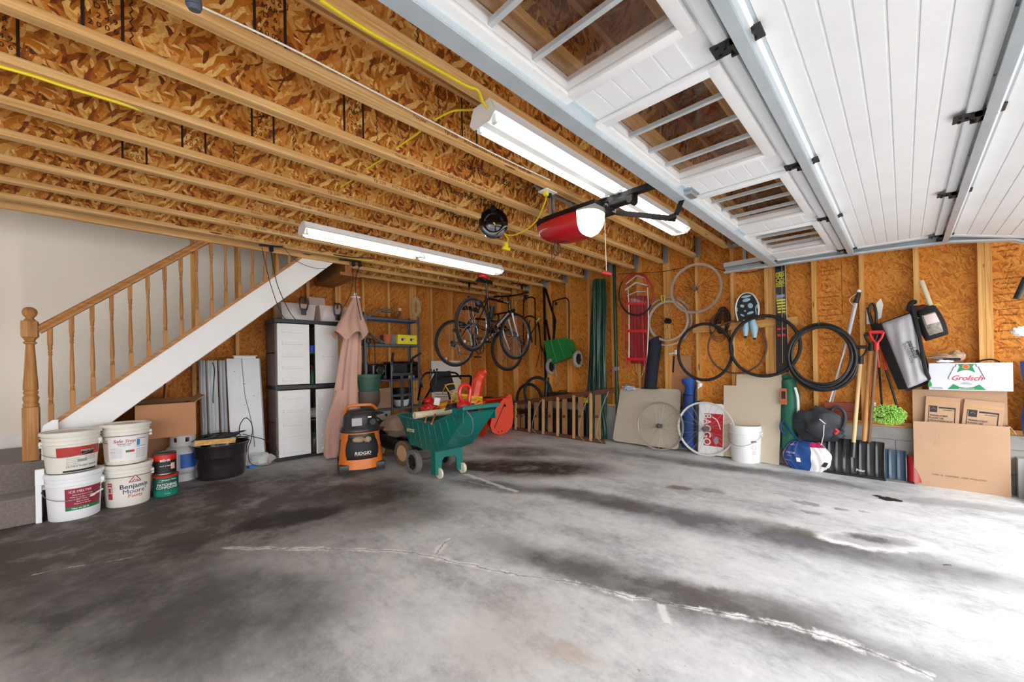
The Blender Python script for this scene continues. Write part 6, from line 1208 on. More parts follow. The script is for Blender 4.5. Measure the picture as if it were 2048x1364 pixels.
solo(G().box((4.93, 3.33, .52), (5.05, 3.49, .60), None, .004), 'yellow_box', YELP, 'small yellow box on the sill beside the black toolbox', 'box', sm=False)
solo(G().box((4.9, 3.45, 0), (5.05, 4.4, .40), None, .02), 'dark_crate', BLKP, 'dark crate on the floor against the block wall behind the ladder', 'crate', sm=False)
solo(G().box((4.86, 4.5, .0), (5.05, 5.0, .36), None, .03), 'dark_crate', TBK, 'second dark crate at the far corner behind the ladder end', 'crate', sm=False)
# wooden ladder on its side
LD = mat('ladder_wood', 'c39b6c', .7, 0, .12, 8); LDK = mat('ladder_rail_wood', '6e4630', .6, 0, .15, 8)
t = thing('wooden_stepladder', 'wooden stepladder lying on its side along the right wall', 'ladder', (4.8, 3.9, 0))
A0, A1, B0, B1_ = Vector((4.76, 5.0, .02)), Vector((4.72, 2.92, .02)), Vector((4.94, 5.02, .41)), Vector((4.86, 2.84, .735))
G().beam(A0, A1, .07, .025, (1, 0, .2), .003).build('lower_rail', LDK, t, False); G().beam(B0, B1_, .07, .022, (1, 0, .2), .003).build('upper_rail', LDK, t, False)
def onl(P, Q, px):   # the point of a rail that stands over this column
    lo, hi = -.1, 1.2
    for _ in range(40):
        m = (lo + hi) / 2; c = P.lerp(Q, m) - Vector((0, 0, CAMZ)); u = 1024 + F_PX * c.dot(_right) / c.dot(_fwd)
        if u < px: lo = m
        else: hi = m
    return P.lerp(Q, m)
for i, px in enumerate((1024, 1034, 1061, 1089, 1118, 1150, 1184)):
    a, b = onl(A0, A1, px), onl(B0, B1_, px); st = G().beam(a + Vector((-.03, 0, 0)), b + Vector((-.03, 0, 0)), .022, .05, (1, 0, 0), .002).build('step', LD, t, False)
    a2, b2 = onl(A0, A1, px + 10) + Vector((.02, 0, 0)), onl(B0, B1_, px + 10) + Vector((.02, 0, 0)); G().beam(a2, b2, .085, .02, (1, 0, 0)).build('back_slat', mat('ladder_slat', 'a87f55', .7, 0, .12, 8), st, False)
    c = a2.lerp(b2, .5); G().box(c + Vector((-.05, -.02, -.02)), c + Vector((-.015, .02, .02))).build('brace_block', LDK, st, False)
for k in (.81, .955, .37): a, b = A0.lerp(A1, k), B0.lerp(B1_, k); G().tube([b + Vector((-.05, -.03, 0)), a.lerp(b, .6) + Vector((-.07, .02, 0)), a.lerp(b, .15) + Vector((-.07, .02, 0)), a + Vector((-.06, -.09, .0))], .005, 6, sub=4).build('steel_rod', SPK, t)
# green folded cover and post
GT = NT('green_tarp'); v = GT.coord((1, 9, 1)); nn = GT.noise(v, 3, 4); GT.base(GT.ramp(nn, [(.35, srgb('10281e')), (.65, srgb('234a39'))])); GT.p.inputs['Roughness'].default_value = .35; GT.bump(nn, .6, .02); GT = GT.m
t = thing('green_canopy_cover', 'tall dark green folded canopy cover standing against the right wall', 'canopy', (4.9, 3.15, 0))
def tarp(u, v):
    z = 2.30 * v; w = .30 - .13 * v * v + .02 * math.sin(9 * v); yc = 3.22 - .10 * v; a = u
    return Vector((4.97 - .10 * math.sin(PI * u) - .022 * math.sin(26 * u + 3 * v) * (1.1 - v * .6) - .01 * math.sin(50 * u), yc + w * (.5 - u) * 1.1, .02 + z))
G().sheet(tarp, 60, 40, .012).build('cover', GT, t)
G().sheet(lambda u, v: Vector((4.935 + .02 * v - .018 * math.sin(20 * u), 3.08 + .05 * v + .13 * (.5 - u) * (1 + .3 * math.sin(8 * v)), .03 + .75 * v)), 24, 20, .012).build('loose_flap', GT, t)
g = G(); g.tube([at(1228, 530, x=5.03), at(1232, 700, x=5.03), at(1236, 880, x=5.03)], .022, 12); solo(g, 'green_metal_pole', mat('pole_green', '1e4a38', .4, .3), 'thin dark green pole against the stud between the cover and the sled', 'pole')
g = G(); q = at(1233, 738, x=5.0); g.box(q + Vector((-.02, -.06, -.03)), q + Vector((0, .06, .03)), None, .012).cyl(q + Vector((-.03, .03, 0)), q + Vector((0, .03, 0)), .02).cyl(q + Vector((-.03, -.03, 0)), q + Vector((0, -.03, 0)), .02); solo(g, 'steel_gate_latch', GALV, 'small galvanized latch bracket on the green pole', 'latch')

# ================================================================== things hung on the right wall
def wallM(c, tilt=0, yaw=0):   # local z points out of the wall (-x), local x to the right in the photo (-y), local y up
    return basis((0, -1, 0), (0, 0, 1), (-1, 0, 0), c) @ Matrix.Rotation(tilt, 4, 'Z') @ Matrix.Rotation(yaw, 4, 'Y')
SLRIM = mat('rim_grey', 'b9b4ae', .3, .5, .15, 8); WRIM = mat('rim_white', 'e6e6e4', .3, .3, .04)
def rim_thing(c, R, label, M, tm=None, rm=SLRIM, n=24, name='wheel', **k):
    t = thing(name, label, 'bicycle wheel', Vector(c) - Vector((0, 0, R))); spoked(t, M, R, .014, rm, n, tm, **k); return t
c = at(1391, 577, x=4.99); rim_thing(c, .305, 'largest spoked bicycle wheel without tyre, hung highest on the right wall', wallM(c), rimr=.010, n=20, cross=.1, spk=SPKD, rd=.026)
c = at(1336, 642, x=5.0); rim_thing(c, .262, 'spoked wheel rim with a cassette hub and yellow tag, hung below the largest wheel', wallM(c), rimr=.012, hub=.035, n=24, hubm=BLKM, spk=SPKD, rd=.024)
c2 = at(1334, 643, x=5.04); g = G(wallM(c2)); 
g.lathe([(.318, -.010), (.300, -.007), (.296, 0), (.300, .007), (.318, .010)], None, 60, close=True); solo(g, 'wheel', SLRIM, 'bare metal rim without spokes hung behind the wheel with the yellow tag', 'bicycle wheel')
q = at(1326, 598, x=4.975); G_ = G().tube([q + Vector((0, .025, .045)), q + Vector((0, -.02, .04)), q + Vector((0, -.02, -.03)), q + Vector((0, .01, -.04)), q + Vector((0, .025, .045))], .006, 6); solo(G_, 'yellow_tag', YELP, 'yellow plastic loop tag on the rim of the wheel with the cassette', 'tag')
TRED = mat('tyre_red', 'b0303a', .6, 0, .1, 5)
c = at(1271, 589, x=4.92); M = wallM(c, .35); t = thing('tyre', 'narrow black and red bicycle tyre hung over the red sled', 'tyre', c - Vector((0, 0, .28)))
g = G(M)
for a0, a1, m_ in ((-.9, 2.0, TRED), (2.0, 2 * PI - .9, RUB)):
    g = G(M); g.tube([(.24 * math.cos(a0 + (a1 - a0) * i / 30), .285 * math.sin(a0 + (a1 - a0) * i / 30), 0) for i in range(31)], .011, 8, caps=False); g.build('red_section' if m_ is TRED else 'black_section', m_, t)
def tyre(px, py, R, Ry, tilt, m, label, x=4.98, r=.017, name='tyre'):
    c = at(px, py, x=x); M = wallM(c, tilt); g = G(M); g.tube([(R * math.cos(a), Ry * math.sin(a) , .0) for a in [2 * PI * i / 64 for i in range(64)]], r, 10, True); return solo(g, name, m, label, 'tyre')
tyre(1408, 704, .305, .335, 0, RUB, 'black tyre hung left of the brown tube, touching the leaning table top', 4.96)
TBR = mat('tube_brown', '5d4036', .55, 0, .12, 5); tyre(1472, 694, .30, .30, .1, TBR, 'thin brown tyre hung between the two thicker black tyres', 5.0, .010)
tyre(1527, 692, .325, .325, 0, RUB, 'black tyre hung right of the brown one, overlapping the skis', 4.94)
# black pipe coil
c = at(1641, 712, x=4.97); random.seed(11); t = thing('pipe_coil', 'large coil of black plastic pipe hung on the wall beside the ski poles', 'pipe coil', c - Vector((0, 0, .36))); PB = mat('pipe_black', '232325', .4, 0, .15, 6)
for i in range(7):
    R = .258 + .014 * (i % 4) - .002 * i; g = G(wallM(c + Vector((-.008 * i, .008 * (i % 3 - 1), -.006 * (i % 4))), .02 * i)); g.tube([(R * .95 * (1 + .02 * math.cos(2 * a + i)) * math.cos(a), R * 1.13 * math.sin(a) * (1 + .02 * math.sin(3 * a + i)), .01 * math.sin(2 * a + i)) for a in [2 * PI * k / 56 for k in range(56)]], .0125, 8, True); g.build('pipe_loop', PB, t)
G().ring(c + Vector((-.02, 0, .325)), (0, 1, 0), .035, .003, 16, 5).build('wire_tie', WIRE, t)
# plank across studs
pk = [at(1384, 661, x=5.06), at(1548, 642, x=5.06), at(1596, 641, x=5.06)]
g = G(); a, b = at(1386, 660, x=5.065), at(1596, 641, x=5.065); g.beam(a, b, .028, .085, (0, 0, 1), .002); solo(g, 'wood_plank', PINE_Y, 'short pine board nailed across the studs behind the tyres', 'board', sm=False)
# sled
SLD = mat('sled_red', '8d0d14', .35, 0, .06, 3, coat=.3); SLM = mat('sled_frame_red', 'd02027', .35, 0, .05); t = thing('red_sled', 'red wooden and metal runner sled hung upright between the green pole and the wheels', 'sled', at(1275, 744, x=5.0)); x = 4.98
TB_, BB_ = at(1277, 592, x=x), at(1280, 728, x=x)
for i, (u0, u1) in enumerate(((1259, 1265), (1266, 1272), (1273, 1280), (1281, 1287), (1288, 1292))):
    a, b, c_, d = at(u0, 592, x=x), at(u1 + .5, 591, x=x), at(u1 + 2.5, 727, x=x), at(u0 + 2, 727, x=x); off = Vector((.012, 0, 0)); G().add([a, b, c_, d, a + off, b + off, c_ + off, d + off], [(0, 1, 2, 3), (7, 6, 5, 4), (0, 4, 5, 1), (1, 5, 6, 2), (2, 6, 7, 3), (3, 7, 4, 0)], True).build('deck_slat', SLD, t, False)
for pts in ([(1256, 575), (1258, 620), (1258, 720)], [(1295, 575), (1297, 640), (1294, 725)]): G().tube([at(*p, x=x - .02) for p in pts], .007, 8, sub=4).build('runner', WRIM, t)
G().tube([at(*p, x=x - .02) for p in ((1248, 700), (1248, 640), (1248, 590), (1254, 562), (1273, 548), (1292, 553), (1296, 575))], .009, 8, sub=4).build('front_bumper', SLM, t)
G().tube([at(*p, x=x - .02) for p in ((1252, 568), (1273, 551), (1290, 556))], .009, 6).tube([at(*p, x=x - .02) for p in ((1250, 580), (1272, 565), (1296, 571))], .011, 6).tube([at(*p, x=x - .02) for p in ((1254, 592), (1273, 583), (1292, 583))], .007, 6).build('white_cross_bars', WRIM, t)
for y_ in (607, 662, 718):
    G().tube([at(1252, y_ - 12, x=x - .015), at(1259, y_, x=x - .015), at(1252, y_ + 12, x=x - .015)], .009, 6).beam(at(1254, y_, x=x - .02), at(1294, y_, x=x - .02), .014, .035).build('support', SLM, t, False)
G().tube([at(*p, x=x - .02) for p in ((1286, 553), (1288, 575), (1285, 620), (1287, 680), (1290, 745))], .005, 6, sub=4).tube([at(1251, 705, x=x), at(1254, 742, x=x)], .008, 6).tube([at(1294, 705, x=x), at(1291, 746, x=x)], .012, 6).build('steel_runner_tail', SLM, t)
G().tube([at(*p, x=x - .03) for p in ((1272, 728), (1275, 745), (1281, 755), (1286, 745), (1290, 728))], .004, 6, sub=4).build('tow_rope', mat('rope_tan', 'c8a97a', .8), t)
g = G(); a, b = at(1306, 690, x=5.02), at(1300, 776, x=4.98); g.tube([a, at(1310, 684, x=5.02) , b], [.055, .085, .08], 16, sub=4); g.box(b + Vector((-.06, -.1, -.01)), b + Vector((.06, .1, .0))); solo(g, 'navy_bag', mat('navy_cloth', '191c2b', .85, 0, .2, 12, .3, 80), 'dark navy bag standing behind the folding table beside the sled', 'bag')
g = G(); lump(g, at(1258, 776, x=5.0), .05, .09, .04, 71, .5, base=False); solo(g, 'crumpled_cloth', mat('cloth_blue_white', 'b9bcd4', .8, 0, .3, 30), 'crumpled white and blue cloth behind the folding table top', 'cloth')
t = thing('c_clamp', 'white and black clamp on the stud beside the cardboard sheet', 'clamp', at(1347, 712, x=5.03)); G().beam(at(1338, 708, x=5.065), at(1354, 705, x=5.065), .02, .02).cyl(at(1352, 700, x=5.03), at(1352, 709, x=5.03), .02).build('jaw', PW, t, False); G().beam(at(1348, 712, x=5.03), at(1346, 745, x=5.04), .012, .016).build('handle', BLKP, t, False)
a, b = at(1345, 712, x=5.15), at(1385, 795, x=5.15); solo(G().box((5.13, b.y, b.z), (5.14, a.y, a.z)), 'cardboard_sheet', CARD, 'sheet of brown cardboard tucked between two studs', 'cardboard', sm=False)
# helmet-like mesh bundle, snowshoes
t = thing('wire_bundle', 'tangle of black and brown cable hung beside the snowshoe', 'cable', at(1446, 660, x=5.1)); c = at(1446, 640, x=5.08); random.seed(21); g = G()
for i in range(16): 
    sx_ = .03 + .06 * random.random(); ph = random.random() * 3; g.tube([c + Vector((-.03 * random.random() - .02 * math.cos(a + ph), sx_ * math.cos(a) + .015 * math.sin(2 * a + i), (.12 + .02 * (i % 3)) * math.sin(a) - .02 * abs(math.cos(a)))) for a in [2 * PI * k / 18 for k in range(18)]], .004, 5, True)
g.build('black_loops', BCORD, t); g = G()
for i in range(4): g.tube([c + Vector((-.06, .10 * math.cos(a) + .03, .14 * math.sin(a) - .06 - .02 * i)) for a in [2 * PI * k / 18 for k in range(18)]], .004, 5, True)
g.build('brown_loops', mat('cord_brown', '4d2517', .6), t)
SSB = mat('snowshoe_black', '1d2228', .5, 0, .2, 20); SSL = mat('snowshoe_blue', '9dc3d4', .4, 0, .05)
c = at(1494, 616, x=4.99); M = wallM(c, .05); t = thing('snowshoe', 'black and pale blue patterned snowshoe hung on the plank', 'snowshoe', c - Vector((0, 0, .2)))
g = G(M); P = [(-.10, -.13), (-.115, .0), (-.09, .10), (-.05, .155), (0, .17), (.05, .155), (.09, .10), (.115, .0), (.10, -.13)]
g.prism(P, Matrix.Translation((0, 0, -.01)), .014); g.build('deck', SSB, t, False); g = G(M); g.tube([(x_, y_, 0) for x_, y_ in P], .009, 8, sub=3); g.build('frame', WRIM, t)
g = G(M)
for (x_, y_, a_, b_, r_) in ((0, .13, .05, .014, 0), (0, .09, .04, .02, .1), (-.045, .03, .022, .016, -.5), (.035, .02, .025, .03, .3), (.03, -.06, .035, .015, .2), (-.05, -.075, .025, .010, -.6), (-.10, 0, .008, .025, 0), (.10, 0, .008, .025, 0), (.085, -.04, .006, .05, 0), (-.02, -.03, .01, .01, 0)):
    g.lathe([(1e-4, .004), (.8, .004), (1, .0055), (.8, .008), (1e-4, .008)], Matrix.Translation((x_, y_, 0)) @ Matrix.Rotation(r_, 4, 'Z') @ Matrix.Diagonal((a_, b_, 1, 1)), 14)
g.build('pattern', SSL, t, False)
g = G(M); g.tube([(-.02, -.13, .0), (-.03, -.24, .0), (-.035, -.31, 0)], [.03, .035, .02], 10).tube([(.04, -.13, 0), (.055, -.24, .0), (.05, -.34, 0)], [.03, .04, .02], 10); g.build('tail', SSL, t); g = G(M); g.ball((-.037, -.32, 0), .016).ball((.052, -.345, 0), .017); g.build('tail_tip', SSB, t)
G(M).box((-.05, -.20, -.01), (-.01, -.14, .03), None, .01).build('binding', SSB, t, False)
# skis
SKB = mat('ski_black', '15161a', .3, 0, .1, coat=.4); SKY = mat('ski_yellow', 'd8d12a', .4); SKW = mat('ski_edge', 'd9d7c8', .4); SKR = mat('ski_pink', 'c9304a', .4)
for i, (pt, pb, w) in enumerate((((1557, 522), (1559, 745), .030), ((1563, 522), (1571, 745), .030))):
    a, b = at(*pt, x=5.05), at(*pb, x=4.99); a = a + (a - b) * .12; t = thing('ski', ('left', 'right')[i] + ' of two long black skis with yellow lettering leaning on the wall', 'ski', b)
    d = (a - b).normalized(); s = Vector((0, -1, 0)); s = (s - d * s.dot(d)).normalized(); nrm = d.cross(s); 
    if nrm.x > 0: nrm = -nrm
    L = (a - b).length; T = basis(s, d, nrm, b); G(T).prism([(-w, 0), (w, 0), (w * .9, L * .5), (w * 1.05, L - .1), (w * .6, L), (-w * .6, L), (-w * 1.05, L - .1), (-w * .9, L * .5)], Matrix.Translation((0, 0, -.006)), .012).build('body', SKB, t, False)
    G(T).box((w * .96, .1, -.005), (w * 1.06, L - .1, .007)).build('edge', SKW, t, False)
    zz = lambda py: (at(1560, py, x=5.02) - b).dot(d)
    text('lettering', 'FISCHER', .062, T @ Matrix.Translation((0, zz(558), .0065)) @ Matrix.Rotation(PI / 2, 4, 'Z'), SKY, t, bold=.001, sx=.72)
    for k in range(5): G(T).box((-w * .7 + .003 * k, zz(602 + 6 * k), .0062), (w * .7, zz(602 + 6 * k) + .018, .0068)).build('yellow_stripe', SKY, t, False)
    G(T).box((-w * .6, zz(595), .0062), (w * .6, zz(595) + .03, .0068)).build('lilac_mark', mat('ski_lilac', '8f93b5', .4), t, False); G(T).box((-w * .5, zz(660), .0062), (w * .5, zz(660) + .02, .0068)).build('pink_mark', SKR, t, False); G(T).box((-w * .5, zz(673), .0062), (w * .5, zz(673) + .025, .0068)).build('red_mark', SLM, t, False)
# ski poles
t = thing('ski_poles', 'pair of white and silver ski poles leaning on the wall behind the pipe coil', 'ski poles', at(1655, 828, x=5.02), None); PWH = mat('pole_white', 'ececf0', .3, .2, .04)
for pts, m_ in (([(1713, 605), (1700, 662), (1654, 822)], PWH), ([(1709, 606), (1695, 668), (1660, 828)], mat('pole_silver', 'b9b6b4', .3, .7))): G().tube([at(*p, x=5.04 - .02 * i) for i, p in enumerate(pts)], [.011, .011, .007], 8).build('shaft', m_, t)
G().tube([at(1711, 606, x=5.03), at(1716, 592, x=5.03), at(1718, 585, x=5.03)], [.022, .02, .016], 10).build('grip', BLKP, t); G().ball(at(1718, 582, x=5.03), .017).build('grip_top', PWH, t)
G().sheet(lambda u, v: at(1713 - 12 * math.sin(PI * u) - 3 * u, 588 + 24 * u, x=5.0 + .03 * v), 16, 2, .003).build('wrist_strap', PW, t)
# rackets / straps hung behind the badminton bag
t = thing('ski_pole_pair', 'pair of black and red ski poles leaning crossed behind the spades', 'ski poles', at(1765, 835, x=4.98))
for pts in ([(1753, 690), (1758, 735), (1766, 832)], [(1762, 690), (1772, 740), (1802, 838)]): 
    G().tube([at(*pts[0], x=5.0), at(*pts[1], x=5.0)], .009, 8).build('red_upper_shaft', SLM, t); G().tube([at(*pts[1], x=5.0), at(*pts[2], x=4.99)], .009, 8).build('black_lower_shaft', BLKM, t)
q = at(1766, 836, x=4.98); G().cyl(q, q + Vector((0, 0, .01)), .05, n=20).build('basket', BLKP, t)
G().tube([at(1738, 625, x=5.0), at(1740, 612, x=5.0), at(1747, 608, x=5.0), at(1752, 625, x=5.0), at(1752, 655, x=5.0), at(1750, 690, x=5.0)], .011, 8, sub=4).tube([at(1736, 615, x=5.02), at(1742, 640, x=5.01), at(1750, 668, x=5.0)], .014, 8).build('wrist_straps', BLKP, t); G().box(at(1738, 648, x=5.04) - Vector((.002, .012, 0)), at(1736, 618, x=5.04) + Vector((0, .012, 0))).build('white_strap', LW, t, False)
g = G(); g.prism([(0, 0), (.03, .02), (.045, .14), (.03, .2), (.0, .16), (-.01, .05)], wallM(at(1754, 640, x=5.045)), .01); solo(g, 'white_board', PC, 'small white rounded plate on the wall behind the black straps', 'plate', sm=False)
# badminton bag
BGG = mat('bag_silver', 'a9a9ad', .55, .1, .06, 4, .25, 14, .02); BGB = mat('bag_black', '1b1c1f', .8, 0, .15, 30)
t = thing('badminton_bag', 'silver grey badminton bag with black edges hung slanting by its strap', 'bag', at(1820, 780, x=4.95)); x = 4.93
A = at(1762, 647, x=x); B = at(1822, 626, x=x); C_ = at(1858, 760, x=x); D = at(1815, 778, x=x)
def bag(u, v):
    top_ = A.lerp(B, u); bot_ = D.lerp(C_, u); p = top_.lerp(bot_, v); k = (math.sin(PI * min(max(u, .0), 1)) ** .4) * (math.sin(PI * min(max(v, 0), 1)) ** .3); p.x -= .06 * k + .006 * math.sin(14 * u + 6 * v) * k; return p
G().sheet(bag, 24, 30, 0).build('silver_front', BGG, t); A2, B2_, C2, D2 = at(1752, 650, x=x + .02), at(1826, 622, x=x + .02), at(1866, 764, x=x + .02), at(1812, 784, x=x + .02)
def back(u, v): p = A2.lerp(B2_, u).lerp(D2.lerp(C2, u), v); p.x += .04 * (math.sin(PI * u) * math.sin(PI * v)) ** .4; return p
G().sheet(back, 16, 20, 0).build('black_back', BGB, t)
G().tube([A, B, C_, D], .009, 8, True).build('piping', BGB, t)
g = G(); P0, P1, P2, P3 = A + Vector((-.01, 0, 0)), D + Vector((-.01, 0, 0)), D + Vector((.04, .06, -.01)), A + Vector((.04, .07, 0)); g.add([P0, P1, P2, P3], [(0, 1, 2, 3)]); g.build('black_side', BGB, t)
G().tube([at(1825, 612, x=x), at(1834, 650, x=x - .02), at(1842, 690, x=x - .05), at(1850, 735, x=x - .05), at(1858, 758, x=x)], .014, 6, sub=4).tube([at(1817, 620, x=x), at(1822, 606, x=x + .05), at(1830, 604, x=x + .08)], .02, 8, sub=3).tube([at(1834, 700, x=x - .06), at(1845, 722, x=x - .05)], .008, 6).build('shoulder_strap', BGB, t)
dv = (D - A).normalized(); ang = math.atan2(dv.z, -dv.y)
cc = A.lerp(B, .75).lerp(D.lerp(C_, .75), .50) + Vector((-.068, 0, 0))
text('lettering', 'parkside', .046, wallM(at(1826, 699, x=x - .072), ang), mat('print_black', '1a1a1c', .5), t, bold=.001); text('lettering', 'BADMINTON', .030, wallM(at(1816, 706, x=x - .072), ang), mat('print_grey', '55555a', .5), t)
# dark pouch with stick
t = thing('drawstring_pouch', 'black mesh pouch with clear window and yellow cord, a pale stick poking out of it', 'pouch', at(1870, 680, x=4.98)); x = 4.97
A, B, C_, D = at(1832, 622, x=x), at(1868, 610, x=x), at(1896, 668, x=x), at(1852, 682, x=x)
def pouch(u, v): p = A.lerp(B, u).lerp(D.lerp(C_, u), v); k = (math.sin(PI * u) * math.sin(PI * min(v * .9 + .1, 1))) ** .4; p.x -= .07 * k; p.y += (.5 - u) * .03 * math.sin(PI * v) ; return p
G().sheet(pouch, 16, 20, .004).build('pouch_body', BGB, t)
CW2 = mat('pouch_window', '8d867a', .25, 0, .35, 40, .5, 30); W0 = lambda u, v: (lambda p: p + Vector((-.006, 0, 0)))(pouch(.22 + .6 * u, .22 + .66 * v)); G().sheet(W0, 10, 12, 0).build('clear_window', CW2, t)
G().sheet(lambda u, v: pouch(.3 + .5 * u, .25 + .3 * v) + Vector((-.010, 0, 0)), 6, 6, 0).build('paper_insert', mat('paper_pink', 'e2cfcf', .6), t)
G().tube([at(1866, 612, x=x - .02), at(1850, 626, x=x - .05), at(1838, 636, x=x - .04), at(1833, 630, x=x - .02), at(1832, 622, x=x)], .006, 6, sub=4).tube([at(1866, 612, x=x - .02), at(1876, 608, x=x - .03), at(1882, 612, x=x - .03)], .005, 6, sub=4).build('yellow_drawcord', YELP, t)
g = G(); g.tube([at(1843, 562, x=4.98), at(1862, 613, x=4.96)], .017, 12); g.cyl(at(1843, 562, x=4.98), at(1842.6, 561, x=4.98), .012); solo(g, 'wooden_stick', PVC, 'pale wooden stick standing in the black drawstring pouch', 'stick')
g = G(); lump(g, at(1841, 617, x=4.95), .03, .08, .025, 81, .5, base=False); solo(g, 'maroon_cloth', mat('cloth_maroon', '4d211d', .9), 'crumpled maroon cloth tucked in the mouth of the pouch', 'cloth')
g = G(); q = at(2038, 585, x=4.4); a, b = at(2048, 565, x=4.4), at(2033, 598, x=4.4); g.tube([a + (a - b) * .3, a, b], .018, 12); solo(g, 'black_grip_handle', BLKP, 'black rubber handle end poking in at the right edge', 'handle')
g = G(); lump(g, at(2043, 663, x=4.9), .03, .05, .035, 90, .4, base=False); solo(g, 'white_bag_end', PW, 'crumpled white plastic at the right edge above the blue bag', 'bag')

# ================================================================== things on the floor along the right wall
LCT = mat('folding_table_top', 'c2b8a6', .6, 0, .03, 2)
def slab(pts, x0, x1, th, m, name, label, cat, r=0, group=None):   # upright sheet leaning on the wall; pts = outline (y, z)
    zt_ = max(p[1] for p in pts); T = basis((0, -1, 0), Vector((x1 - x0, 0, zt_)).normalized(), Vector((-zt_, 0, x1 - x0)).normalized(), (x0, 0, 0)); k = math.hypot(x1 - x0, zt_) / zt_
    P = [(-y, z * k) for y, z in pts]
    if r:
        Q = []; n = len(P)
        for i in range(n):
            a, b, c = Vector(P[i - 1]), Vector(P[i]), Vector(P[(i + 1) % n]); u = (a - b).normalized() * r; v = (c - b).normalized() * r
            for t_ in (0, .25, .5, .75, 1): Q.append(tuple((b + u) * (1 - t_) ** 2 + b * 2 * t_ * (1 - t_) + (b + v) * t_ ** 2))
        P = Q
    g = G(); g.prism(P, T, th); return solo(g, name, m, label, cat, group, False)
slab([(2.92, .015), (2.0, .015), (2.0, .76), (2.84, .76)], 4.93, 5.05, .025, LCT, 'folding_table', 'beige folding table top leaning on its edge against the right wall', 'table', .06)
slab([(1.50, .015), (.95, .0), (.93, .955), (1.37, .955), (1.37, .825), (1.50, .825)], 4.94, 5.05, .010, mat('hardboard_cream', 'cdbfa9', .6, 0, .03, 2), 'notched_board', 'cream board with a notched upper corner leaning behind the white bucket', 'board')
# blue folded chair bag
BLU = mat('blue_bag', '1d4f9c', .7, 0, .12, 8, .3, 60); BLD = mat('blue_bag_dark', '173a72', .7, 0, .12, 8, .3, 60)
t = thing('folding_chair_bag', 'blue carry bag of a folding chair standing between the table top and the BAGGO board', 'bag', at(1378, 905, x=4.88)); a, b, c_, d = at(1377, 895, x=4.955), at(1379, 850, x=4.96), at(1380, 790, x=4.97), at(1376, 757, x=4.99)
G().tube([a, b, c_], [.08, .085, .08], 16, sub=5).build('lower_bag', BLD, t); G().tube([c_, at(1380, 775, x=4.98), d], [.068, .058, .078], 14, sub=4).build('gathered_top', BLU, t)
G().tube([at(1392, 890, x=4.91), at(1391, 850, x=4.91), at(1390, 790, x=4.92), at(1392, 772, x=4.93)], .012, 6, sub=3).build('strap', BLKP, t)
for py in (789, 823): q = at(1379, py, x=4.98); G().ring(q, (.02, 0, 1), .073, .007, 30, 6).build('strap_band', BLKP, t)
t = thing('umbrella_tip', 'white and black folded camping tip standing beside the blue bag', 'stand', at(1396, 772, x=4.97)); G().tube([at(1393, 760, x=4.97), at(1400, 768, x=4.97), at(1396, 776, x=4.96)], [.012, .03, .01], 10, sub=3).build('tip', PW, t)
# baggo board
t = thing('bean_bag_board', 'white bean bag toss board printed BAGGO on a red panel, standing behind the silver wheel', 'game board', (4.96, 1.72, 0)); TBG = basis((0, -1, 0), Vector((.10, 0, .6)).normalized(), Vector((-.6, 0, .10)).normalized(), (4.90, 1.86, .01))
ya = at(1396, 880, x=4.93).y; yb2 = at(1446, 880, x=4.93).y; TBG = basis((0, -1, 0), Vector((.07, 0, .6)).normalized(), Vector((-.6, 0, .07)).normalized(), (4.945, ya, .01)); w = ya - yb2
P = [(0, 0), (w, 0), (w, .58), (w - .03, .60), (.03, .60), (0, .58)]; G(TBG).prism(P, Matrix.Translation((0, 0, 0)), .02).build('board', PW, t, False)
G(TBG).box((w * .22, .10, .02), (w * .97, .48, .0215)).build('red_panel', mat('panel_red', 'c4202b', .45), t, False)
text('lettering', 'BAGGO', .115, TBG @ Matrix.Translation((w * .34, .29, .0225)) @ Matrix.Rotation(-PI / 2, 4, 'Z'), LW, t, bold=.004, sx=.92)
G(TBG).lathe([(1e-4, .021), (.026, .021), (.026, .023), (1e-4, .023)], Matrix.Translation((w * .72, .17, 0)), 20, 1, 1.7).build('oval_mark', LGY, t); G(TBG).tube([(w * .55, .44, .022), (w * .75, .40, .022), (w * .88, .30, .022)], .006, 6, sub=4).build('swoosh', LW, t)
# wheels on floor
def floor_wheel(px, py, R, lean, yawd, label, tm=None, rm=SLRIM, **k):
    p = at(px, py, z=0); M = basis((math.sin(yawd), -math.cos(yawd), 0), (lean * math.cos(yawd), lean * math.sin(yawd), 1), Vector((math.sin(yawd), -math.cos(yawd), 0)).cross(Vector((lean * math.cos(yawd), lean * math.sin(yawd), 1))).normalized(), p)
    up = Vector((lean * math.cos(yawd), lean * math.sin(yawd), 1)).normalized(); s = Vector((math.sin(yawd), -math.cos(yawd), 0)); M = basis(s, up, s.cross(up), p + up * (R + .001)); t = thing('wheel', label, 'bicycle wheel', p); spoked(t, M, R, .012, rm, tm=tm, **k); return t
floor_wheel(1317, 901, .305, .12, 0, 'spoked grey wheel rim leaning on the table top, left of the silver one', n=32, hub=.03, rimr=.009)
floor_wheel(1398, 906, .315, .05, 0, 'dark wheel rim standing between the grey and the silver wheel', rm=mat('rim_dark', '2c2d31', .3, .5), n=24, rimr=.016)
floor_wheel(1411, 912, .318, .02, .0, 'silver white spoked wheel rim standing in front of the BAGGO board', rm=WRIM, n=24, hub=.03, rimr=.011)
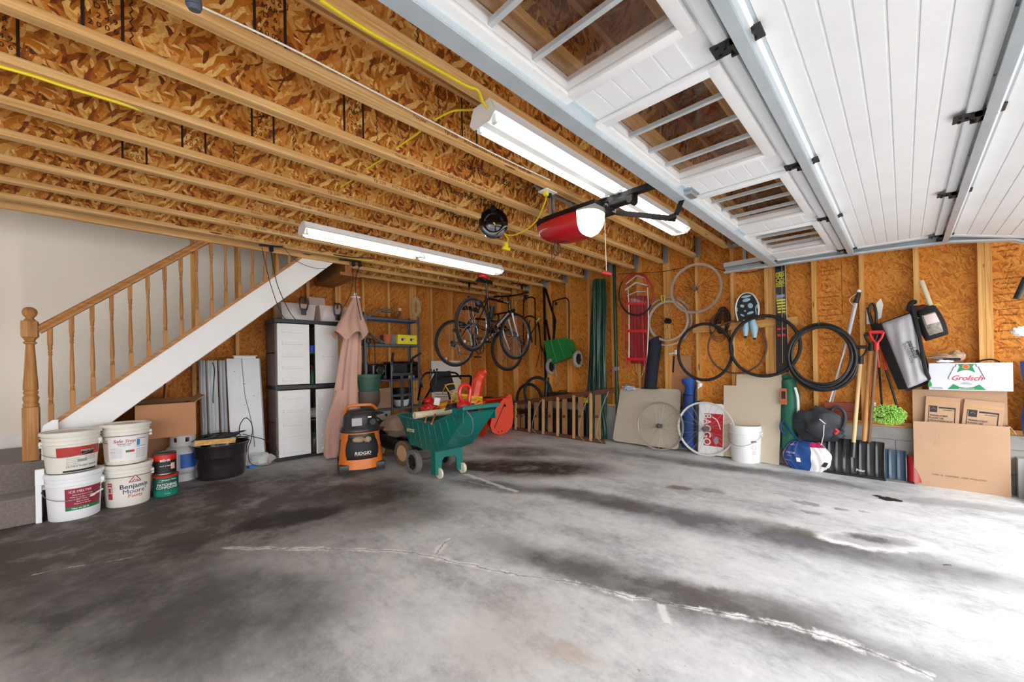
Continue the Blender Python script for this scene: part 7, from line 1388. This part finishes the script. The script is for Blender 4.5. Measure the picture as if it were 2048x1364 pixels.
# white bucket
cW = base_at(1492, 927, .14); fw = face(cW); tW, s_ = pail(cW, .40, .140, .153, PW, 'tall plain white bucket with a small red warning label in front of the notched board', fw + 1.15, lid=False, hang=.13)
wrap('warning_label', cW, .14, s_, .09, .16, fw + .55, .055, LW, tW); wrap('label_band', cW, .14, s_, .225, .022, fw + .55, .055, LCR, tW, .0012); text('lettering', 'Warning', .013, None, LW, tW, lab(cW, .1415, s_, .236, fw + .55)); g = G(); fnw = lab(cW, .1412, s_, .175, fw + .55)
g.tube([fnw(Vector((.02 * math.cos(a), .024 * math.sin(a), 0))) for a in [2 * PI * i / 20 for i in range(20)]], .0012, 4, True); g.build('label_symbol', LCR, tW); [text('lettering', 'danger keep away', .0055, None, LCR, tW, lab(cW, .1412, s_, .135 - .01 * i, fw + .55)) for i in range(4)]
# green bag, black bag, blue and white bag
GB = mat('bag_green', '1c6b53', .55, 0, .12, 6, .4, 25, .01); t = thing('green_chair_bag', 'tall green cloth bag standing behind the cream board', 'bag', (5.0, .86, 0))
P3 = [at(1578, 897, x=5.015), at(1580, 850, x=5.02), at(1582, 800, x=5.04), at(1578, 765, x=5.05), at(1570, 750, x=5.06)]; G().tube(P3, [.075, .085, .08, .065, .04], 16, sub=5).build('bag', GB, t); q = at(1567, 792, x=4.955); G().box(q + Vector((-.003, -.03, -.09)), q + Vector((0, .03, .08)), None, .001).build('label', mat('label_orange', 'b9603f', .5, 0, .2, 40), t, False); G().box(q + Vector((-.004, -.018, -.03)), q + Vector((-.003, .018, .05))).build('label_picture', LK, t, False); G().tube([at(1590, 775, x=4.97), at(1596, 800, x=4.95), at(1596, 840, x=4.93)], .012, 6, sub=3).build('pale_strap', LW, t)
BKB = mat('tote_black', '2b3036', .6, 0, .15, 5, .4, 18, .015); t = thing('black_tote_bag', 'slumped black cloth bag with a handle loop, on top of the blue and white bag', 'bag', at(1635, 880, x=4.93))
def lumpt(c, a, b, c3, seed, amp, M=None, base=True, f=2.0): g = G(); return lump(g, c, a, b, c3, seed, amp, 28, 18, base, f)
q = at(1636, 852, x=4.93); lumpt(q, .10, .175, .19, 101, .32, f=1.8).build('bag', BKB, t)
G().tube([at(1662, 850, x=4.92), at(1660, 828, x=4.92), at(1668, 815, x=4.92), at(1682, 817, x=4.92), at(1690, 832, x=4.92), at(1685, 855, x=4.92), at(1668, 870, x=4.90)], .017, 6, sub=4).build('handle_loop', BKB, t); g = G(); lump(g, at(1670, 868, x=4.90), .04, .07, .05, 104, .5, base=False); g.build('side_flap', BKB, t); G().tube([at(1670, 858, x=4.86), at(1676, 862, x=4.86), at(1670, 868, x=4.86)], .014, 6).build('red_cloth', mat('red_cloth', 'd23a3a', .7), t); G().beam(at(1639, 838, x=4.79), at(1651, 848, x=4.79), .004, .008).tube([at(1648, 850, x=4.80), at(1647, 872, x=4.81), at(1642, 890, x=4.82)], .004, 6).build('zip_pull', PWH, t)
# detergent-like sack
q = at(1610, 940, z=0) + Vector((.045, -.01, 0)); t = thing('product_sack', 'glossy blue and white product sack with pink top and a blue handle, on the floor', 'bag', q); SBL = mat('sack_blue', '1f4c92', .25, 0, .1, 6, .3, 20, .01); SWH = mat('sack_white', 'e9e4ea', .25, 0, .04, 6, .3, 20, .01)
def sack(c0, c1, mname, m_):
    def fn(u, v):
        a = c0 + (c1 - c0) * u; z = .285 * v; e = math.sin(PI * (.18 + .72 * v)) ** .6; return q + Vector((-.085 * e * abs(math.sin(a)) ** .8 * (1 if math.sin(a) > 0 else -1) - .004 * math.sin(17 * a + 9 * v), .20 * e * abs(math.cos(a)) ** .6 * (1 if math.cos(a) > 0 else -1) - .0 + .004 * math.sin(13 * v + 5 * a), z))
    G().sheet(fn, 24, 16, .003).build(mname, m_, t); return fn
fb = sack(.35, 1.66, 'blue_front', SBL); fwh = sack(1.66, PI + .2, 'white_front', SWH); sack(-PI + .2, .35, 'blue_back', SBL)
G().sheet(lambda u, v: fb(.0 + .14 * u, .1 + .8 * v) + Vector((-.004, .003, 0)), 6, 10, 0).build('side_picture', mat('sack_picture', 'b5878a', .3, 0, .5, 30), t); G().sheet(lambda u, v: fwh(.0 + .85 * u, .84 + .16 * v) + Vector((-.004, 0, 0)), 8, 4, 0).build('pink_top', mat('sack_pink', 'b52a5c', .3), t)
def onto(fn, u0, v0, du, dv): return lambda p: fn(u0 + p.x * du, v0 + p.y * dv) + Vector((-.014, 0, 0))
text('lettering', 'Arm', .03, None, LW, t, onto(fb, .42, .88, 4.2, 3.9), shear=.2, bold=.001); text('lettering', 'Complete', .030, None, LW, t, onto(fb, .5, .60, 4.2, 3.9), bold=.0012); text('lettering', 'total care', .016, None, LW, t, onto(fb, .5, .49, 4.2, 3.9)); text('lettering', 'Net Wt 20 lb', .014, None, LW, t, onto(fb, .42, .31, 4.2, 3.9)); g = G(); g.add([fb(u, v) + Vector((-.012, 0, 0)) for u, v in ((.78, .30), (.88, .30), (.88, .44), (.78, .44))], [(0, 1, 2, 3)]); g.build('mark', LW, t); g = G(); g.add([fwh(u, v) + Vector((-.012, 0, 0)) for u, v in ((.3, .22), (.5, .2), (.52, .36), (.34, .38))], [(0, 1, 2, 3)]); g.build('dark_mark', LK, t)
G().tube([at(1572, 870, x=4.90), at(1563, 862, x=4.90), at(1561, 850, x=4.92), at(1567, 842, x=4.93), at(1573, 850, x=4.92), at(1585, 868, x=4.88), at(1602, 882, x=4.84), at(1622, 886, x=4.83)], .010, 6, sub=4).build('carry_handle', BLD, t)
# shovels
SHB = mat('shovel_black', '1d2025', .35, 0, .12, 8, coat=.3); SHN = mat('shovel_blue_grey', '3c5266', .35, 0, .12, 8, coat=.2)
def shovel_blade(y0, y1, z0, z1, x0, m_, par, nr=6, depth=.06):
    def fn(u, v):
        y = y0 + (y1 - y0) * u; z = z0 + (z1 - z0) * v; x_ = x0 + depth * math.sin(PI * min(v, 1)) * 0 + .09 * v ** 1.5; r = .010 * max(0, math.cos(2 * PI * nr * u)) ** 2 * (1 if .06 < v < .95 else 0); ed = .02 * (abs(2 * u - 1) ** 8); return Vector((x_ - r - ed, y, z))
    return G().sheet(fn, nr * 10, 12, .006).build('blade', m_, par)
t = thing('snow_shovel', 'wide black ribbed snow shovel with pale ash handle, leaning on the block wall', 'snow shovel', (4.9, .35, 0))
shovel_blade(.60, .14, .015, .335, 4.91, SHB, t, 8); G().box((4.895, .13, .0), (4.925, .61, .022), None, .004).build('wear_strip', BLKP, t, False)
p0, p1 = at(1707, 885, x=4.93), at(1721, 724, x=4.94); G().tube([p0, p1], .016, 12).build('handle', ASH, t); G().tube([at(1705, 915, x=4.90), p0], .022, 10).build('socket', SHB, t); k0 = at(1722, 735, x=5.0)
def dgrip(par, a, wpx, hpx, m_, x=5.0, py0=None, name='grip'):   # D handle drawn round a top point
    cx, cy = a; b = [at(cx, cy, x=x), at(cx - wpx * .7, cy - hpx * .5, x=x), at(cx - wpx, cy - hpx, x=x)]; c = [at(cx, cy, x=x), at(cx + wpx * .7, cy - hpx * .5, x=x), at(cx + wpx, cy - hpx, x=x)]; G().tube(b, .009, 8, sub=3).tube(c, .009, 8, sub=3).build('grip_fork', m_, par); G().tube([b[-1], c[-1]], .016, 10).build('grip', m_, par); G().tube([at(cx, cy - 2, x=x), at(cx, cy + 12, x=x - .005)], .019, 10).build('ferrule', m_, par)
dgrip(t, (1722, 716), 13, 22, BLKP, 4.94); text('lettering', 'Polar', .03, Matrix.Translation((4.88, .30, .07)) @ basis((0, -1, 0), (0, 0, 1), (-1, 0, 0), (0, 0, 0)), LW, t, bold=.001)
t = thing('snow_shovel', 'blue grey snow shovel with amber wood handle behind the wide black one', 'snow shovel', (4.96, .1, 0)); shovel_blade(.22, -.0, .015, .27, 4.94, SHN, t, 4); G().box((4.925, .0, .0), (4.95, .22, .02), None, .003).build('wear_strip', CAN, t, False)
G().tube([at(1728, 882, x=4.95), at(1741, 700, x=4.93)], .017, 12).build('handle', OAK_Z, t); dgrip(t, (1742, 690), 13, 22, BLKP, 4.93)
t = thing('red_shovel', 'shovel with red D grip and brown handle, its red blade beside the large box', 'shovel', (5.0, .0, 0)); G().tube([at(1738, 884, x=4.98), at(1753, 697, x=4.86)], .013, 12).build('handle', mat('handle_brown', '77563c', .5, 0, .1, 9), t); dgrip(t, (1753, 688), 14, 24, SLM, 4.86)
g = G(); g.sheet(lambda u, v: Vector((4.97 + .06 * v - .05 * math.sin(PI * u), .02 - .13 * u, .02 + .22 * v)), 12, 8, .006); g.build('blade', SLD, t)
# bricks, duster, bottle on the sill
BRK = mat('red_brick', '8c4a38', .9, 0, .15, 20, .4, 80); 
for i, (z, l) in enumerate(((.518, 'lower'), (.603, 'upper'))): solo(G().box((4.99, .33, z), (5.06, .57, z + .082), None, .004), 'red_brick', BRK, l + ' of two red bricks stacked on the sill behind the shovel handles', 'brick', sm=False)
t = thing('microfibre_duster', 'lime green shaggy duster hanging over the sill behind the ski poles', 'duster', at(1775, 835, x=4.98)); q = at(1776, 822, x=4.99); random.seed(31); g = G()
for i in range(420):
    a = random.random() * 2 * PI; r = math.sqrt(random.random()); p = q + Vector((-.02 * (1 - r), .085 * r * math.cos(a), .055 * r * math.sin(a) - .02)); d = Vector((-.35 - .4 * random.random(), math.cos(a) * r + .4 * (random.random() - .5), math.sin(a) * r + .4 * (random.random() - .5))).normalized(); g.tube([p, p + d * .05 + Vector((0, 0, -.012))], [.006, .004], 5)
g.build('chenille_pile', mat('lime', 'a2cf62', .8, 0, .25, 60), t)['kind'] = 'stuff'; G().box(q + Vector((-.0, -.07, -.06)), q + Vector((.015, .07, .04)), None, .01).build('pad', mat('lime', 'a2cf62'), t, False)
t = thing('white_tube_bottle', 'slim white bottle standing on the sill beside the duster', 'bottle', (5.03, .23, .515)); G().cyl((5.03, .205, .52), (5.03, .205, .70), .018, .015).build('body', LW, t); G().box((5.010, .19, .55), (5.012, .22, .66)).build('label', LGY, t, False)
# boxes
t = thing('open_cardboard_box', 'large shallow cardboard box with raised back flap, rightmost on the floor', 'box', (5.0, -.31, 0)); z1 = .555; y0, y1 = -.05, -.585
G().box((4.955, y0, 0), (4.962, y1, z1), None, .002).build('front_panel', CARD2, t, False); G().box((4.962, y0, 0), (5.052, y0 - .006, z1)).build('left_panel', CARD2, t, False); G().box((4.962, y1 + .006, 0), (5.052, y1, z1)).build('right_panel', CARD2, t, False); G().box((5.046, y0, 0), (5.052, y1, .83)).build('back_flap', CARD2, t, False); G().box((4.962, y0, 0), (5.05, y1, .008)).build('bottom', CARD2, t, False)
G().box((0, 0, 0), (.055, .004, -.0) if 0 else (.055, .004, .004), fr((4.962, y1 + .0, z1))).build('corner_tab', CARD2, t, False); G().sheet(lambda u, v: Vector((4.97 + .08 * v, y1 - .004 - .03 * u, z1 - .0 - .06 * u)), 2, 2, .004).build('side_flap', CARD2, t, False)
text('lettering', 'THIS  IS  NUMBER  1000  HOLLOW', .018, Matrix.Translation((4.954, -.31, .105)) @ basis((0, -1, 0), (0, 0, 1), (-1, 0, 0), (0, 0, 0)), mat('print_faint', '8a6648', .8), t, sx=1.1); text('lettering', 'THIS', .055, Matrix.Translation((4.954, -.19, .40)) @ basis((0, 0, -1), (0, -1, 0), (-1, 0, 0), (0, 0, 0)), mat('print_faint2', 'bd9774', .8), t)
def carton(yc, z, w, h, tilt, label):
    M = basis((0, -1, 0), Vector((.12, 0, 1)).normalized(), Vector((-1, 0, .12)).normalized(), (5.00, yc, z)) @ Matrix.Rotation(tilt, 4, 'Z'); t = thing('small_carton', label, 'box', (5.0, yc, z)); G(M).box((-w / 2, 0, -.03), (w / 2, h, .02), None, .003).build('carton', CARD2, t, False)
    G(M).box((-w / 2, h * .80, .02), (w / 2, h * .88, .0212)).build('tape', mat('packing_tape', 'c59a6a', .3), t, False)
    for a, b in (((-w * .40, .0), (-w * .38, h * .74)), ((w * .36, .0), (w * .39, h * .70)), ((-w * .40, h * .72), (-w * .36, h * .74)), ((-w * .10, h * .68), (w * .39, h * .72))): G(M).box((a[0], a[1], .02), (b[0], b[1], .021)).build('printed_frame', LK, t, False)
    G(M).box((-w * .36, h * .56, .02), (-w * .14, h * .74, .0212)).build('logo_block', LK, t, False); G(M).tube([(-w * .32, h * .65, .0216), (-w * .28, h * .66, .0216), (-w * .25, h * .70, .0216), (-w * .22, h * .66, .0216), (-w * .18, h * .65, .0216)], .0012, 5).build('logo_line', CARD2, t)
    for i, s in enumerate(('TRANSLUCENT', 'PLASTIC LID', 'WITH STRAW SLOT')): text('lettering', s, .0195, M @ Matrix.Translation((-w * .36, h * .47 - .022 * i, .0212)), LK, t, align='LEFT', bold=.0006, sx=.8)
    text('lettering', 'REF NON0312', .010, M @ Matrix.Translation((w * .2, h * .64, .0212)), LK, t)
    return M, t
carton(-.215, .46, .20, .31, -.06, 'left of two small cartons with black print standing in the large open box'); carton(-.432, .43, .215, .32, -.10, 'right of two small cartons with black print standing in the large open box')
# white beer carton
GW = mat('carton_white', 'd3d7e0', .45, 0, .02, 3); GGR = mat('carton_green', '0b8a4c', .4); GDG = mat('carton_dark_green', '1d5a45', .4); t = thing('white_bottle_carton', 'white and green bottle carton resting on top of the open cardboard box', 'box', (4.98, -.375, .815))
yA, yB = -.150, -.602; zA, zB = .835, 1.062; G().box((4.925, yA, zA), (5.055, yB, zB), None, .004).build('carton', GW, t, False)
MG = basis((0, -1, 0), (0, 0, 1), (-1, 0, 0), (4.9245, (yA + yB) / 2 - .0 + .015, (zA + zB) / 2)); hh = (zB - zA) / 2
def flat(P, m_, name='print', z=0): G(MG).prism(P, Matrix.Translation((0, 0, z)), .0006).build(name, m_, t, False)
arc = [(.075 * math.sin(a), -.022 - .062 + .085 * 0 + (.0)) for a in (0,)]
flat([(-.045, hh - .008), (.045, hh - .008), (.035, hh - .03), (.05, hh - .078), (.02, hh - .062), (0, hh - .058), (-.02, hh - .062), (-.05, hh - .078), (-.035, hh - .03)], GGR)
flat([(-.105, -hh + .008), (.105, -hh + .008), (.07, -hh + .052), (.035, -hh + .028), (0, -hh + .022), (-.035, -hh + .028), (-.07, -hh + .052)], GGR)
G(MG).lathe([(1e-4, .0006), (.02, .0006), (.02, .0014), (1e-4, .0014)], Matrix.Translation((.0, hh - .03, 0)), 24).build('print', mat('crest_gold', 'd99a6b', .4), t); G(MG).lathe([(1e-4, .0012), (.015, .0012), (.015, .002), (1e-4, .002)], Matrix.Translation((.0, hh - .03, 0)), 24).build('print', mat('crest_red', 'd5503c', .4), t)
for s in (-1, 1): G(MG).tube([(s * .045, hh - .008, .001), (s * .055, hh - .012, .001), (s * .056, hh - .03, .001), (s * .066, hh - .032, .001), (s * .10, hh - .13, .001), (s * .092, hh - .135, .001)], .0022, 5).build('print', GDG, t)
text('lettering', 'Grolsch', .058, MG @ Matrix.Translation((0, -.012, .001)), mat('carton_red', 'cf2e35', .4), t, shear=.45, bold=.0006, sx=.92)
text('lettering', 'PREMIUM', .0085, MG @ Matrix.Translation((0, -.048, .001)), LGY, t); text('lettering', 'PILSNER BEER', .010, MG @ Matrix.Translation((0, -.058, .001)), LGY, t); text('lettering', 'FOUR PINT BOTTLES', .009, MG @ Matrix.Translation((0, -hh + .016, .0012)), LW, t)
b = -.205; flat([(b - .011, -.085), (b + .011, -.085), (b + .011, -.055), (b + .004, -.045), (b + .004, -.03), (b - .004, -.03), (b - .004, -.045), (b - .011, -.055)], GGR); text('lettering', 'TWENTY BOTTLES', .0085, MG @ Matrix.Translation((b + .035, -.094, .001)), GDG, t); text('lettering', '16 X 11.2 FL OZ', .0085, MG @ Matrix.Translation((b + .045, -.104, .001)), GDG, t)
g = G(); lump(g, at(1893, 714, x=4.99), .05, .10, .03, 120, .5, base=False); lump(g, at(1912, 712, x=4.99), .045, .05, .045, 121, .35, base=False); solo(g, 'tan_cloth', mat('cloth_tan', 'b79d84', .9, 0, .15, 10), 'crumpled tan work gloves on top of the white bottle carton', 'gloves')
g = G(); g.box((-.02, -.05, -.012), (.02, .05, .012), fr(at(1903, 719, x=4.95), .2), .008); solo(g, 'navy_pouch', mat('navy_cloth', '191c2b'), 'small dark navy pouch among the gloves on the carton', 'pouch'); g = G(); lump(g, at(1890, 722, x=4.94), .02, .05, .012, 130, .4, base=False); solo(g, 'clear_wrapper', PW, 'crumpled clear wrapper at the front of the carton top', 'wrapper')
g = G(); g.tube([at(1950, 725, x=5.0), at(1968, 720, x=5.0), at(1985, 719, x=5.0), at(2000, 724, x=5.0)], .007, 6, sub=4); solo(g, 'black_cable_loop', BCORD, 'black cable arching over the right half of the carton', 'cable')
# blue bag at the right edge
t = thing('blue_sack', 'tall dark blue bag with red and white print at the right edge', 'bag', (4.96, -.72, .48)); BSK = mat('sack_navy', '283a72', .5, 0, .12, 4, .3, 14, .01)
def bs(u, v): e = (math.sin(PI * min(.12 + .8 * v, 1))) ** .3; return Vector((5.0 - .075 * math.sin(PI * u) * e, -.655 - .30 * u + .01 * math.sin(8 * v), .49 + .58 * v))
G().sheet(bs, 16, 20, 0).build('front', BSK, t); G().sheet(lambda u, v: bs(u, v) + Vector((.10 * math.sin(PI * u), 0, 0)), 8, 10, 0).build('back', BSK, t)
text('lettering', 'ANDOWN', .06, basis((0, 0, -1), (0, -1, 0), (-1, 0, 0), (4.955, -.69, .75)), LGY, t, bold=.001); G().box((4.94, -.675, .885), (4.945, -.71, .93)).build('red_mark', SLM, t, False)
slab([(-.66, 0), (-1.0, 0), (-1.0, .30), (-.70, .30)], 4.80, 4.95, .03, BLKP, 'dark_board', 'dark board edge leaning at the lower right edge of view', 'board')
solo(G().box((4.96, -.62, 0), (5.055, -1.2, .31), None, .004), 'concrete_block', BLK, 'grey concrete blocks stepped out at the right edge below the blue bag', 'concrete block', sm=False)
